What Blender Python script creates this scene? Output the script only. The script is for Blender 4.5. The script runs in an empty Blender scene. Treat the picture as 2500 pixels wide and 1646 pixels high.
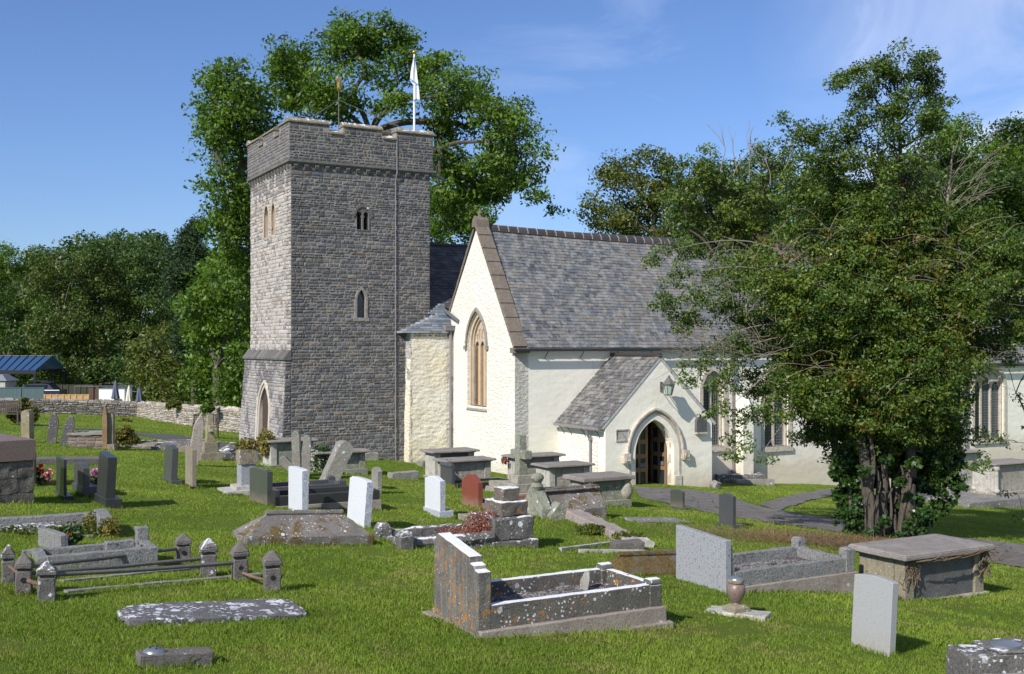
import bpy, bmesh, math, random
import numpy as np
from mathutils import Vector, Matrix, noise
from mathutils.geometry import tessellate_polygon
random.seed(7); rng = np.random.default_rng(11)
S = bpy.context.scene; COL = S.collection
F = 2650.0; HZ = 848.0; CX = 1250.0; CAMZ = 2.4
TH = math.radians(28.7); CT_, ST_ = math.cos(TH), math.sin(TH)
E1 = (CT_, ST_); E2 = (-ST_, CT_)

# ---------------------------------------------------------------- terrain
def softcap(t, a, b):
    return np.clip(t, a, b)
def ground_np(x, y):
    u = x*CT_ + y*ST_; v = -x*ST_ + y*CT_
    z = -(.085*softcap(u, -30, 60) + .016*softcap(v, -10, 90))
    z = z + .035*np.sin(x*.55+1.3)*np.cos(y*.41+.4) + .02*np.sin(x*1.1+y*.9)*np.sin(y*.7)
    far = np.clip((x-30)/60, 0, 1)*np.clip((y-60)/60, 0, 1)
    z = z + far*9
    z = z - .42*np.clip((v-58)/14,0,1)*np.clip((11-u)/10,0,1)
    # low grassy bank against the tower foot
    z = z + .28*np.exp(-(((x+4.6)/2.0)**2+((y-37.2)/1.5)**2))
    return z
def gz(x, y): return float(ground_np(np.float64(x), np.float64(y)))
def gp(px, py):
    k = (px-CX)/F; m = (py-HZ)/F
    uu = CT_*k + ST_; vv = -ST_*k + CT_
    Y = CAMZ/(m - .085*uu - .016*vv)
    X = k*Y
    return (X, Y, gz(X, Y))
def ray(px, py, Y): return Vector(((px-CX)/F*Y, Y, CAMZ-(py-HZ)/F*Y))
def solve(p, d, px):
    """distance from p along ground direction d at which the image column is px"""
    k = (px-CX)/F
    return (k*p[1]-p[0])/(d[0]-k*d[1])
def UV(u, v): return (u*CT_-v*ST_, u*ST_+v*CT_)

# ---------------------------------------------------------------- mesh builder
class MB:
    def __init__(s): s.v=[]; s.f=[]; s.c=[]
    def add(s, vs, fs, col=None):
        o=len(s.v); s.v += [tuple(p) for p in vs]; s.f += [tuple(i+o for i in f) for f in fs]
        s.c += [col or (.5,.5,.5)]*len(vs); return s
    def box(s, x0,x1,y0,y1,z0,z1, col=None, M=None):
        v=[(x0,y0,z0),(x1,y0,z0),(x1,y1,z0),(x0,y1,z0),(x0,y0,z1),(x1,y0,z1),(x1,y1,z1),(x0,y1,z1)]
        if M: v=[M@Vector(p) for p in v]
        return s.add(v,[(0,3,2,1),(4,5,6,7),(0,1,5,4),(1,2,6,5),(2,3,7,6),(3,0,4,7)],col)
    def frus(s, x0,x1,y0,y1,z0, X0,X1,Y0,Y1,z1, col=None):
        v=[(x0,y0,z0),(x1,y0,z0),(x1,y1,z0),(x0,y1,z0),(X0,Y0,z1),(X1,Y0,z1),(X1,Y1,z1),(X0,Y1,z1)]
        return s.add(v,[(0,3,2,1),(4,5,6,7),(0,1,5,4),(1,2,6,5),(2,3,7,6),(3,0,4,7)],col)
    def prism(s, pts, fn, d0, d1, col=None):
        """pts: 2-D outline, fn(a,b,d)->xyz"""
        n=len(pts)
        v=[fn(a,b,d0) for a,b in pts]+[fn(a,b,d1) for a,b in pts]
        f=[tuple(range(n)), tuple(range(2*n-1,n-1,-1))]+[(i,(i+1)%n,n+(i+1)%n,n+i) for i in range(n)]
        return s.add(v,f,col)
    def holes(s, out, hs, fn, d0, d1, col=None):
        loops=[out]+hs
        tri=tessellate_polygon([[Vector((a,b,0)) for a,b in l] for l in loops])
        flat=[p for l in loops for p in l]; n=len(flat)
        v=[fn(a,b,d0) for a,b in flat]+[fn(a,b,d1) for a,b in flat]
        f=[tuple(t) for t in tri]+[tuple(i+n for i in t[::-1]) for t in tri]
        o=0
        for l in loops:
            m=len(l)
            f+=[(o+i,o+(i+1)%m,n+o+(i+1)%m,n+o+i) for i in range(m)]; o+=m
        return s.add(v,f,col)
    def ring(s, outer, inner, fn, d0, d1, closed=False, col=None):
        n=len(outer); m=n if closed else n-1
        v=[fn(a,b,d) for d in (d0,d1) for l in (outer,inner) for a,b in l]
        f=[]
        for i in range(m):
            j=(i+1)%n
            f+=[(i,j,n+j,n+i),(2*n+i,3*n+i,3*n+j,2*n+j),(i,2*n+i,2*n+j,j),(n+i,n+j,3*n+j,3*n+i)]
        if not closed: f+=[(0,n,3*n,2*n),(n-1,3*n-1,4*n-1,2*n-1)]
        return s.add(v,f,col)
    def tube(s, pts, rad, n=6, col=None, cap=True):
        pts=[Vector(p) for p in pts]; m=len(pts)
        if not hasattr(rad,'__len__'): rad=[rad]*m
        vs=[]; up=Vector((0,0,1))
        for i,p in enumerate(pts):
            t=(pts[min(i+1,m-1)]-pts[max(i-1,0)])
            if t.length<1e-9: t=Vector((0,0,1))
            t.normalize()
            a=t.cross(up if abs(t.z)<.95 else Vector((1,0,0))).normalized(); b=t.cross(a)
            for k in range(n):
                w=2*math.pi*k/n
                vs.append(p+(a*math.cos(w)+b*math.sin(w))*rad[i])
        fs=[(i*n+k,i*n+(k+1)%n,(i+1)*n+(k+1)%n,(i+1)*n+k) for i in range(m-1) for k in range(n)]
        if cap: fs+=[tuple(range(n-1,-1,-1)),tuple(range((m-1)*n,m*n))]
        return s.add(vs,fs,col)
    def lathe(s, prof, n=20, c=(0,0), col=None, sx=1, sy=1):
        vs=[(c[0]+r*sx*math.cos(2*math.pi*k/n), c[1]+r*sy*math.sin(2*math.pi*k/n), z) for r,z in prof for k in range(n)]
        m=len(prof)
        fs=[(i*n+k,i*n+(k+1)%n,(i+1)*n+(k+1)%n,(i+1)*n+k) for i in range(m-1) for k in range(n)]
        fs+=[tuple(range(n-1,-1,-1)),tuple(range((m-1)*n,m*n))]
        return s.add(vs,fs,col)
    def obj(s, name, mat, parent=None, bevel=0, smooth=False, rough=None, loc=None, rot=None):
        me=bpy.data.meshes.new(name); me.from_pydata(s.v,[],s.f)
        bm=bmesh.new(); bm.from_mesh(me)
        bmesh.ops.recalc_face_normals(bm, faces=bm.faces)
        if rough:
            amp, cell, sc = rough
            for _ in range(5):
                es=[e for e in bm.edges if e.calc_length()>cell]
                if not es or len(bm.faces)>30000: break
                bmesh.ops.subdivide_edges(bm, edges=es, cuts=1, use_grid_fill=True)
            bmesh.ops.triangulate(bm, faces=[f for f in bm.faces if len(f.verts)>4])
            bm.normal_update()
            off=Vector((random.random()*50,random.random()*50,0))
            for v in bm.verts:
                q=v.co*sc+off
                n3=noise.noise_vector(q)+.5*noise.noise_vector(q*2.7)
                v.co += Vector(n3)*amp
        bm.to_mesh(me); bm.free()
        if s.c and not rough:
            at=me.color_attributes.new('Col','FLOAT_COLOR','POINT')
            arr=np.ones((len(s.v),4),dtype=np.float32); arr[:,:3]=np.array(s.c); at.data.foreach_set('color',arr.ravel())
        if mat: me.materials.append(mat)
        o=bpy.data.objects.new(name,me); COL.objects.link(o)
        if smooth or rough:
            me.polygons.foreach_set('use_smooth',[True]*len(me.polygons))
            if rough: me.set_sharp_from_angle(angle=math.radians(40))
            else: me.set_sharp_from_angle(angle=math.radians(50))
        if bevel:
            b=o.modifiers.new('bev','BEVEL'); b.width=bevel; b.segments=2; b.limit_method='ANGLE'; b.angle_limit=math.radians(35); b.harden_normals=False
        if parent: o.parent=parent
        if loc is not None: o.location=loc
        if rot is not None: o.rotation_euler=rot
        return o

def tag(o, label=None, cat=None, group=None, kind=None):
    if label: o['label']=label
    if cat: o['category']=cat
    if group: o['group']=group
    if kind: o['kind']=kind
    return o
def thing(name, label, cat, loc=(0,0,0), rz=0, group=None, rot=None):
    o=bpy.data.objects.new(name,None); COL.objects.link(o); o.empty_display_size=.1
    o.location=loc; o.rotation_euler=rot if rot else (0,0,rz)
    return tag(o,label,cat,group)
def quads(name, V, rnd, mat, parent=None, loc=(0,0,0)):
    """V (n,4,3) leaf or blade quads, rnd (n,) random value stored as colour"""
    n=len(V); me=bpy.data.meshes.new(name)
    k=V.shape[1]
    me.vertices.add(n*k); me.vertices.foreach_set('co',np.ascontiguousarray(V,dtype=np.float32).ravel())
    me.loops.add(n*k); me.loops.foreach_set('vertex_index',np.arange(n*k,dtype=np.int32))
    me.polygons.add(n); me.polygons.foreach_set('loop_start',np.arange(0,n*k,k,dtype=np.int32))
    me.polygons.foreach_set('loop_total',np.full(n,k,dtype=np.int32))
    me.update(calc_edges=True)
    at=me.color_attributes.new('Col','FLOAT_COLOR','POINT')
    if rnd.ndim==1: rnd=np.stack([rnd]*3,1)
    c=np.ones((n,k,4),dtype=np.float32); c[:,:,:3]=rnd[:,None,:]
    at.data.foreach_set('color',c.ravel())
    me.materials.append(mat)
    o=bpy.data.objects.new(name,me); COL.objects.link(o); o.location=loc
    if parent: o.parent=parent
    return o

# ---------------------------------------------------------------- materials
class NT:
    def __init__(s,name):
        s.m=bpy.data.materials.new(name); s.m.use_nodes=True; s.t=s.m.node_tree; s.t.nodes.clear()
        s.out=s.n('ShaderNodeOutputMaterial'); s.b=s.n('ShaderNodeBsdfPrincipled'); s.l(s.b.outputs[0],s.out.inputs[0])
        s.tc=s.n('ShaderNodeTexCoord'); s.co=s.tc.outputs['Object']
    def n(s,t,**k):
        x=s.t.nodes.new(t)
        for a,b in k.items(): setattr(x,a,b)
        return x
    def l(s,a,b): s.t.links.new(a,b)
    def put(s,sock,v):
        if v is None: return
        if isinstance(v,bpy.types.NodeSocket): s.l(v,sock)
        elif isinstance(v,(tuple,list)) and len(v)==3 and sock.type=='RGBA': sock.default_value=(*v,1)
        else: sock.default_value=v
    def noise(s,sc,det=4,ro=.55,vec=None,dist=0):
        x=s.n('ShaderNodeTexNoise'); s.put(x.inputs['Vector'],vec or s.co); x.inputs['Scale'].default_value=sc
        x.inputs['Detail'].default_value=det; x.inputs['Roughness'].default_value=ro; x.inputs['Distortion'].default_value=dist
        return x.outputs['Fac']
    def vor(s,sc,vec=None,feat='F1',out='Distance',rnd=1):
        x=s.n('ShaderNodeTexVoronoi',feature=feat); s.put(x.inputs['Vector'],vec or s.co); x.inputs['Scale'].default_value=sc
        x.inputs['Randomness'].default_value=rnd
        return x.outputs[out]
    def math(s,op,a,b=None,c=None,clamp=False):
        x=s.n('ShaderNodeMath',operation=op,use_clamp=clamp); s.put(x.inputs[0],a); s.put(x.inputs[1],b); s.put(x.inputs[2],c); return x.outputs[0]
    def step(s,v,a,b):
        x=s.n('ShaderNodeMapRange'); s.put(x.inputs[0],v); x.inputs[1].default_value=a; x.inputs[2].default_value=b; x.clamp=True; return x.outputs[0]
    def mix(s,f,a,b,mode='MIX'):
        x=s.n('ShaderNodeMix',data_type='RGBA',blend_type=mode); s.put(x.inputs[0],f); s.put(x.inputs[6],a); s.put(x.inputs[7],b); return x.outputs[2]
    def scl(s,v,vec=None):
        x=s.n('ShaderNodeVectorMath',operation='MULTIPLY'); s.put(x.inputs[0],vec or s.co); x.inputs[1].default_value=v; return x.outputs[0]
    def attr(s,name='Col'):
        x=s.n('ShaderNodeAttribute',attribute_name=name); return x.outputs['Color']
    def nz(s):
        g=s.n('ShaderNodeNewGeometry'); x=s.n('ShaderNodeSeparateXYZ'); s.l(g.outputs['Normal'],x.inputs[0]); return x.outputs[2]
    def sep(s,v):
        x=s.n('ShaderNodeSeparateXYZ'); s.l(v,x.inputs[0]); return x.outputs
    def bump(s,h,st=.5,d=.02,prev=None):
        x=s.n('ShaderNodeBump'); s.put(x.inputs['Height'],h); x.inputs['Strength'].default_value=st; x.inputs['Distance'].default_value=d
        if prev: s.l(prev,x.inputs['Normal'])
        return x.outputs[0]
    def fin(s,col,rough=.8,nrm=None,metal=0,spec=None):
        s.put(s.b.inputs['Base Color'],col); s.put(s.b.inputs['Roughness'],rough); s.b.inputs['Metallic'].default_value=metal
        if nrm: s.l(nrm,s.b.inputs['Normal'])
        if spec is not None: s.b.inputs['Specular IOR Level'].default_value=spec
        return s.m

def M_stone(name, c1, c2, c3=None, white=0, orange=0, moss=0, streak=0, topwhite=0, rough=.9, bump=.6, fine=1, useattr=False, brown=0):
    t=NT(name)
    big=t.noise(2.2,5,.65); mid=t.noise(9,6,.7); fn=t.noise(70*fine,3,.7)
    col=t.mix(t.step(big,.35,.68),c1,c2)
    if c3: col=t.mix(t.step(mid,.5,.68),col,c3)
    if useattr: col=t.mix(1.0,col,t.attr(),'MULTIPLY')
    if streak:
        sv=t.scl((11,11,.7)); st=t.noise(1.6,7,.8,sv)
        col=t.mix(t.math('MULTIPLY',t.step(st,.5,.72),streak*.75),col,(.34,.31,.26))
        st2=t.noise(2.3,6,.75,t.scl((7,7,.6)))
        col=t.mix(t.math('MULTIPLY',t.step(st2,.55,.7),streak*.7),col,(.03,.03,.032))
    col=t.mix(t.math('MULTIPLY',t.step(fn,.45,.75),.45),col,t.mix(.5,col,(.5,.48,.44)))
    col=t.mix(t.math('MULTIPLY',t.step(fn,.5,.25),.6),col,t.mix(.7,col,(.01,.01,.01)))
    if brown: col=t.mix(t.math('MULTIPLY',t.step(t.noise(5,5,.7),.48,.62),brown),col,(.09,.055,.02))
    if moss: col=t.mix(t.math('MULTIPLY',t.step(t.noise(4,6,.75,dist=.6),.62-.25*moss,.7-.2*moss),.9),col,t.mix(t.step(t.noise(34,5,.8),.38,.62),(.045,.035,.010),(.17,.105,.025)))
    wv=t.n('ShaderNodeVectorMath',operation='ADD'); nn=t.n('ShaderNodeTexNoise'); t.l(t.co,nn.inputs['Vector']); nn.inputs['Scale'].default_value=22; nn.inputs['Detail'].default_value=5
    s3=t.n('ShaderNodeVectorMath',operation='SCALE'); t.l(nn.outputs['Color'],s3.inputs[0]); s3.inputs['Scale'].default_value=.05; t.l(t.co,wv.inputs[0]); t.l(s3.outputs[0],wv.inputs[1]); wv=wv.outputs[0]
    if white:
        vr_=t.n('ShaderNodeTexVoronoi'); t.l(wv,vr_.inputs['Vector']); vr_.inputs['Scale'].default_value=6.5
        rr_=t.math('MULTIPLY',t.sep(vr_.outputs['Color'])[0],.42*white)
        m0=t.math('MULTIPLY',t.step(t.math('SUBTRACT',rr_,vr_.outputs['Distance']),-.01,.03),t.step(t.noise(2.1,3,.6),.40,.5))
        m1=t.math('MULTIPLY',t.step(t.vor(7,wv),.30*white+.02,.30*white-.03),t.step(t.noise(1.7,2),.42,.5))
        m2=t.math('MULTIPLY',t.step(t.vor(19,wv),.34*white+.02,.34*white-.04),t.step(t.noise(3.1,2),.45,.55))
        col=t.mix(t.math('MAXIMUM',m0,m2),col,t.mix(t.noise(40,2),(.72,.74,.76),(.42,.44,.45)))
    if orange:
        m1=t.math('MULTIPLY',t.step(t.noise(11,7,.78,dist=.4),.60-.05*orange,.63-.05*orange),t.step(t.noise(2.6,3,.5),.60-.16*orange,.68-.16*orange))
        col=t.mix(m1,col,t.mix(t.noise(30,2),(.42,.17,.012),(.30,.15,.03)))
    if topwhite:
        m=t.math('MULTIPLY',t.step(t.nz(),.55,.8),t.step(t.noise(5,5,.7),.62-.3*topwhite,.66-.3*topwhite))
        col=t.mix(m,col,(.70,.70,.72))
    nb=t.bump(t.math('ADD',t.math('MULTIPLY',mid,1.2),t.math('MULTIPLY',fn,.35)),bump,.03)
    return t.fin(col,rough,nb,spec=.3)

def M_granite(name, c1, c2, rough=.25, sc=160, rock=0, stain=None, dark=(.02,.02,.022)):
    t=NT(name); sp=t.noise(sc,2,.6); mid=t.noise(sc*.35,3,.6)
    col=t.mix(t.step(sp,.38,.62),c1,c2); col=t.mix(t.math('MULTIPLY',t.step(mid,.56,.66),.7),col,dark)
    col=t.mix(t.math('MULTIPLY',t.noise(3,4),.35),col,t.mix(.5,col,(.2,.2,.18)))
    if stain:
        z=t.sep(t.co)[2]; m=t.math('MULTIPLY',t.step(t.math('ADD',z,t.math('MULTIPLY',t.noise(8,4),.25)),.38,.12),.75)
        col=t.mix(m,col,t.mix(t.noise(30,3),stain,(.12,.1,.07)))
    nb=t.bump(t.math('ADD',t.noise(22,4,.7),t.math('MULTIPLY',t.noise(60,2),.4)),.9 if rock else .06,.02)
    return t.fin(col,rough,nb,spec=.5)

def M_render(name, c, c2, stainc=(.55,.43,.2), stain=.3, dark=.3, bump=.5, bs=9, grey=0):
    t=NT(name); big=t.noise(.7,5,.6); mid=t.noise(5,6,.7); fn=t.noise(45,4,.7)
    col=t.mix(t.step(big,.35,.65),c,c2)
    col=t.mix(t.math('MULTIPLY',t.step(mid,.55,.72),stain),col,stainc)
    z=t.sep(t.co)[2]
    low=t.step(t.math('ADD',z,t.math('MULTIPLY',t.noise(1.5,4),1.2)),-.9,-1.9)
    col=t.mix(t.math('MULTIPLY',low,.55),col,(.42,.34,.22))
    sv=t.noise(1.3,6,.75,t.scl((1.6,1.6,.35)))
    col=t.mix(t.math('MULTIPLY',t.step(sv,.62,.78),dark),col,(.10,.095,.08))
    col=t.mix(t.math('MULTIPLY',t.step(fn,.58,.75),.4),col,t.mix(.6,col,(.25,.22,.17)))
    if grey: col=t.mix(t.math('MULTIPLY',t.step(t.noise(2,5,.7),.62-grey*.4,.72-grey*.4),.8),col,(.3,.29,.28))
    v=t.n('ShaderNodeTexVoronoi',feature='SMOOTH_F1'); t.put(v.inputs['Vector'],t.scl((1,1,1.9))); v.inputs['Scale'].default_value=bs*.45
    h=t.math('ADD',t.math('MULTIPLY',v.outputs['Distance'],1.0),t.math('ADD',t.noise(bs,5,.6),t.math('MULTIPLY',fn,.25)))
    return t.fin(col,.92,t.bump(h,bump,.05),spec=.2)

def M_leaf(name, c1, c2, c3=None, rough=.5, trans=.3, vary=1.5):
    t=NT(name); a=t.attr(); s0=t.sep(a)[0]
    col=t.mix(s0,c1,c2)
    if c3: col=t.mix(t.step(t.sep(a)[1],.86,.9),col,c3)
    g=t.noise(vary*.35,3); col=t.mix(t.math('MULTIPLY',t.step(g,.45,.65),.45),col,t.mix(1.0,col,(1.6,1.35,.8),'MULTIPLY'))
    t.fin(col,rough,spec=.4)
    tr=t.n('ShaderNodeBsdfTranslucent'); t.l(t.mix(1.0,col,(1.5,1.7,.6),'MULTIPLY'),tr.inputs[0])
    mx=t.n('ShaderNodeMixShader'); mx.inputs[0].default_value=trans; t.l(t.b.outputs[0],mx.inputs[1]); t.l(tr.outputs[0],mx.inputs[2]); t.l(mx.outputs[0],t.out.inputs[0])
    return t.m
def M_plain(name,c,rough=.6,metal=0,var=.25,bump=.2,bs=30,spec=.4):
    t=NT(name); n=t.noise(6,5,.65)
    col=t.mix(t.math('MULTIPLY',n,var*1.6),c,tuple(x*.45 for x in c))
    return t.fin(col,rough,t.bump(t.noise(bs,4),bump,.01),metal,spec)
def M_wood(name,c1,c2,axis=2,rough=.7):
    t=NT(name); sc=[22,22,22]; sc[axis]=1.2
    g=t.noise(1.5,6,.65,t.scl(tuple(sc)),.5); col=t.mix(t.step(g,.3,.7),c1,c2)
    return t.fin(col,rough,t.bump(g,.5,.01),spec=.3)
def M_attr(name,rough=.9,bump=.8,dist=.02,lich=0,speck=.4,sc=1,lc=(.45,.44,.42)):
    """surface whose albedo is given per stone or slate"""
    t=NT(name); mid=t.noise(14*sc,6,.75); fn=t.noise(60*sc,3,.7)
    col=t.mix(t.math('MULTIPLY',t.step(mid,.35,.75),speck),t.attr(),t.mix(1.0,t.attr(),(.35,.33,.32),'MULTIPLY'))
    col=t.mix(t.math('MULTIPLY',t.step(fn,.55,.75),.5),col,t.mix(.5,col,(.42,.4,.36)))
    if lich:
        st=t.noise(3.5*sc,7,.8,t.scl((1,1,.55))); col=t.mix(t.math('MULTIPLY',t.step(st,.60-.16*lich,.72-.16*lich),.65),col,lc)
    return t.fin(col,rough,t.bump(t.math('ADD',mid,t.math('MULTIPLY',fn,.4)),bump,dist),spec=.3)

MT={}
MT['lime']=M_stone('limestone_grey',(.20,.19,.17),(.30,.28,.25),(.13,.12,.11),white=.35)
MT['limedark']=M_stone('limestone_dark',(.09,.085,.08),(.16,.15,.135),(.05,.05,.05),white=.75,topwhite=.35)
MT['lichen']=M_stone('lichened_headstone',(.085,.08,.072),(.155,.143,.12),(.06,.058,.055),white=.45,orange=1.1,streak=.8,topwhite=1)
MT['kerbl']=M_stone('lichened_kerb',(.07,.065,.055),(.13,.12,.10),None,white=.75,orange=.75,topwhite=.95)
MT['step']=M_stone('pinkish_base_stone',(.22,.18,.15),(.30,.26,.21),None,white=.4)
MT['limedark2']=M_stone('dark_dressed_stone',(.11,.105,.10),(.17,.16,.145),(.08,.08,.08))
MT['plat']=M_stone('platform_stone',(.15,.14,.125),(.26,.25,.23),(.09,.085,.08),white=.5)
MT['tomb']=M_stone('tomb_sandstone',(.30,.28,.22),(.40,.375,.31),(.16,.15,.12),white=.5,brown=.2)
MT['tombw']=M_stone('tomb_pale',(.42,.41,.37),(.5,.48,.42),(.3,.28,.24),white=.5,brown=.3)
MT['lid']=M_stone('tomb_lid',(.21,.185,.165),(.29,.26,.235),(.14,.125,.115),white=.12)
MT['slate_panel']=M_stone('slate_panel',(.07,.075,.08),(.11,.11,.11),None,white=.15,rough=.6,brown=.3)
MT['green']=M_stone('greenish_stone',(.20,.22,.17),(.28,.29,.22),(.13,.12,.09),white=.6,brown=.35)
MT['mossy']=M_stone('mossy_stone',(.12,.11,.10),(.2,.18,.16),None,white=.6,moss=.55)
MT['verymossy']=M_stone('moss_covered',(.10,.09,.07),(.19,.16,.12),(.07,.05,.03),moss=.98,bump=1)
MT['slabw']=M_stone('flat_slab',(.09,.085,.09),(.12,.11,.115),None,white=1.15,topwhite=.12)
MT['block']=M_stone('brown_block',(.10,.09,.085),(.14,.125,.11),None,white=.3)
MT['spots']=M_stone('speckled_slab',(.16,.15,.15),(.21,.2,.19),None,white=.8)
MT['tan']=M_stone('tan_stone',(.20,.175,.12),(.28,.24,.16),(.12,.11,.08),white=.4,streak=.3)
MT['pink']=M_stone('pinkish_slab',(.30,.25,.22),(.38,.33,.29),(.2,.17,.14),white=.4)
MT['yell']=M_stone('yellow_lichen_stone',(.24,.2,.1),(.34,.31,.24),(.14,.12,.08),white=.4,orange=.2)
MT['bstain']=M_stone('brown_stained_stone',(.2,.12,.055),(.28,.18,.09),None)
MT['oldslab']=M_stone('old_weathered_slab',(.20,.19,.16),(.30,.29,.25),(.13,.13,.11),white=.5,streak=.3)
MT['orangeped']=M_stone('orange_lichen_stone',(.08,.07,.06),(.14,.12,.10),None,white=.45,orange=.95,topwhite=1)
MT['portland']=M_stone('portland_white',(.55,.54,.50),(.62,.61,.58),None,bump=.15)
MT['gwhite']=M_granite('white_granite',(.56,.58,.62),(.68,.70,.73),.5,110,dark=(.32,.33,.36))
MT['gwrock']=M_granite('white_granite_rough',(.30,.32,.37),(.5,.53,.58),.7,60,1,dark=(.1,.11,.13))
MT['ggrey']=M_granite('grey_speckled_granite',(.20,.21,.23),(.36,.37,.39),.55,70,dark=(.06,.065,.07))
MT['ggrock']=M_granite('grey_rough_granite',(.12,.12,.115),(.25,.25,.24),.8,55,1)
MT['glight']=M_granite('light_grey_granite',(.27,.275,.28),(.36,.36,.36),.6,150,dark=(.19,.19,.19),stain=(.45,.43,.38))
MT['gblack']=M_granite('black_granite',(.010,.011,.013),(.024,.025,.028),.3,150)
MT['gdark']=M_granite('dark_grey_granite',(.035,.037,.043),(.075,.078,.085),.3,170)
MT['ggreen']=M_granite('dark_green_granite',(.035,.043,.036),(.08,.09,.075),.3,170,stain=(.3,.25,.2))
MT['gred']=M_granite('red_granite',(.16,.03,.018),(.26,.06,.04),.3,150,stain=(.42,.3,.24))
MT['gpink']=M_granite('brownish_red_granite',(.13,.085,.07),(.24,.17,.14),.4,130)
MT['rock']=M_stone('rock_faced_stone',(.09,.08,.065),(.18,.16,.13),(.04,.04,.04),white=.35,bump=1)
MT['wallW']=M_render('whitewash_bright',(.71,.69,.63),(.67,.64,.56),stain=.14,dark=.5,bump=.6,bs=14)
MT['wallS']=M_render('limewash_cream',(.82,.79,.69),(.79,.76,.65),stain=.12,dark=.42,bump=.22,bs=6)
MT['wally']=M_render('whitewash_yellowed',(.68,.65,.56),(.68,.62,.48),stain=.35,dark=.8,bump=.8,bs=10)
MT['wallg']=M_render('render_grey',(.40,.38,.36),(.5,.47,.44),stain=.3,dark=.8,bump=1,bs=12,grey=.5)
MT['dress']=M_stone('dressed_limestone',(.48,.42,.34),(.58,.54,.47),(.32,.27,.22),bump=.5)
MT['dressb']=M_stone('dressed_tan_stone',(.47,.36,.26),(.55,.45,.35),(.34,.27,.2),bump=.3)
MT['cope']=M_stone('coping_stone',(.20,.165,.12),(.28,.24,.17),(.12,.11,.09),white=.3,brown=.3,topwhite=.3)
MT['copeb']=M_stone('gable_coping',(.15,.12,.09),(.20,.165,.125),(.10,.09,.08),white=.25)
MT['masS']=M_attr('rubble_stone',bump=1,dist=.035)
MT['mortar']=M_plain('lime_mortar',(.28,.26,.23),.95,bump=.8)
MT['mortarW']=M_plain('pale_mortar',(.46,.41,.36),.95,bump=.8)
MT['slate']=M_attr('roof_slate',rough=.6,bump=.3,dist=.01,lich=.75,speck=.25,lc=(.30,.295,.28))
MT['slated']=M_attr('roof_slate_dark',rough=.75,bump=.3,dist=.01,lich=.35,speck=.4,lc=(.2,.2,.2))
MT['ridge']=M_plain('ridge_tile',(.045,.035,.034),.6)
MT['gutter']=M_plain('cast_iron_black',(.03,.03,.032),.5)
MT['pipe']=M_plain('grey_painted_pipe',(.24,.22,.23),.45)
MT['lead']=M_plain('lead_sheet',(.20,.22,.25),.45)
MT['metal']=M_plain('grey_metal',(.28,.30,.33),.35,.6)
MT['iron']=M_stone('weathered_iron',(.09,.085,.08),(.14,.125,.11),None,rough=.6,bump=.2)
MT['rust']=M_stone('rusty_iron',(.10,.055,.035),(.2,.12,.09),None,bump=.3)
MT['white']=M_plain('white_paint',(.72,.73,.75),.4,var=.05,bump=.02)
MT['gold']=M_plain('gilt',(.75,.42,.06),.3,.8,.2,.05)
MT['flag']=M_plain('flag_cloth',(.66,.70,.78),.8,var=.1)
MT['dark']=M_plain('dark_opening',(.012,.012,.013),.9)
MT['door']=M_wood('oak_door',(.16,.09,.045),(.26,.16,.09))
MT['oldwood']=M_wood('weathered_wood',(.045,.032,.024),(.09,.065,.05))
MT['benchw']=M_wood('bench_wood',(.05,.042,.036),(.11,.09,.075),0)
MT['ply']=M_plain('ochre_board',(.62,.36,.12),.6,var=.15,bump=.1)
MT['fence']=M_wood('dark_fence',(.03,.032,.02),(.06,.06,.035))
MT['fencen']=M_wood('new_fence',(.40,.24,.10),(.50,.32,.15),0)
MT['teal']=M_wood('teal_fence',(.06,.10,.11),(.08,.13,.135))
MT['brownw']=M_plain('brown_brick_pier',(.10,.065,.045),.9)
MT['blackm']=M_plain('black_metal_frame',(.02,.022,.027),.4)
MT['canvas']=M_plain('grey_parasol_cloth',(.11,.12,.18),.9,var=.2)
MT['canvasw']=M_plain('cream_parasol_cloth',(.62,.59,.50),.9,var=.1)
MT['brick']=M_attr('old_brick',bump=.6)
MT['car']=M_plain('dark_car_paint',(.05,.055,.075),.2,.3,.1,.0)
def glassmat(name,c=(.02,.028,.035),grid=None,r=.08):
    t=NT(name); return t.fin(c,r,t.bump(t.noise(5,2),.15,.01),spec=.8)
MT['glass']=glassmat('window_glass')
MT['canopyg']=glassmat('canopy_glass',(.03,.075,.16))
MT['lampg']=glassmat('lamp_glass',(.30,.42,.34))
t=NT('tree_bark'); g=t.noise(3,6,.7,t.scl((6,6,1.3))); MT['bark']=t.fin(t.mix(t.step(g,.3,.7),(.035,.028,.02),(.13,.11,.085)),.95,t.bump(g,1,.04))
t=NT('pale_bark'); g=t.noise(3,6,.7,t.scl((5,5,1.2))); MT['barkp']=t.fin(t.mix(t.step(g,.35,.7),(.08,.065,.045),(.30,.26,.2)),.95,t.bump(g,1,.03))
MT['twig']=M_plain('grey_twig',(.24,.205,.16),.9)
MT['deadivy']=M_plain('dead_ivy_stem',(.16,.115,.075),.9)
MT['twigd']=M_plain('dark_twig',(.07,.055,.042),.9)
MT['ash']=M_leaf('ash_leaves',(.045,.090,.010),(.115,.20,.020),trans=.3)
MT['ashd']=M_leaf('dark_leaves',(.024,.054,.010),(.062,.115,.018),trans=.22)
MT['mid']=M_leaf('wood_leaves',(.032,.066,.012),(.080,.13,.018),(.12,.10,.035),trans=.22)
MT['yel']=M_leaf('yellowish_leaves',(.05,.075,.012),(.12,.14,.02),trans=.25)
MT['conif']=M_leaf('conifer_leaves',(.010,.032,.010),(.030,.062,.018),rough=.7,trans=.1)
MT['holly']=M_leaf('holly_leaves',(.028,.062,.011),(.092,.155,.02),(.15,.17,.02),rough=.5,trans=.18)
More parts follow.
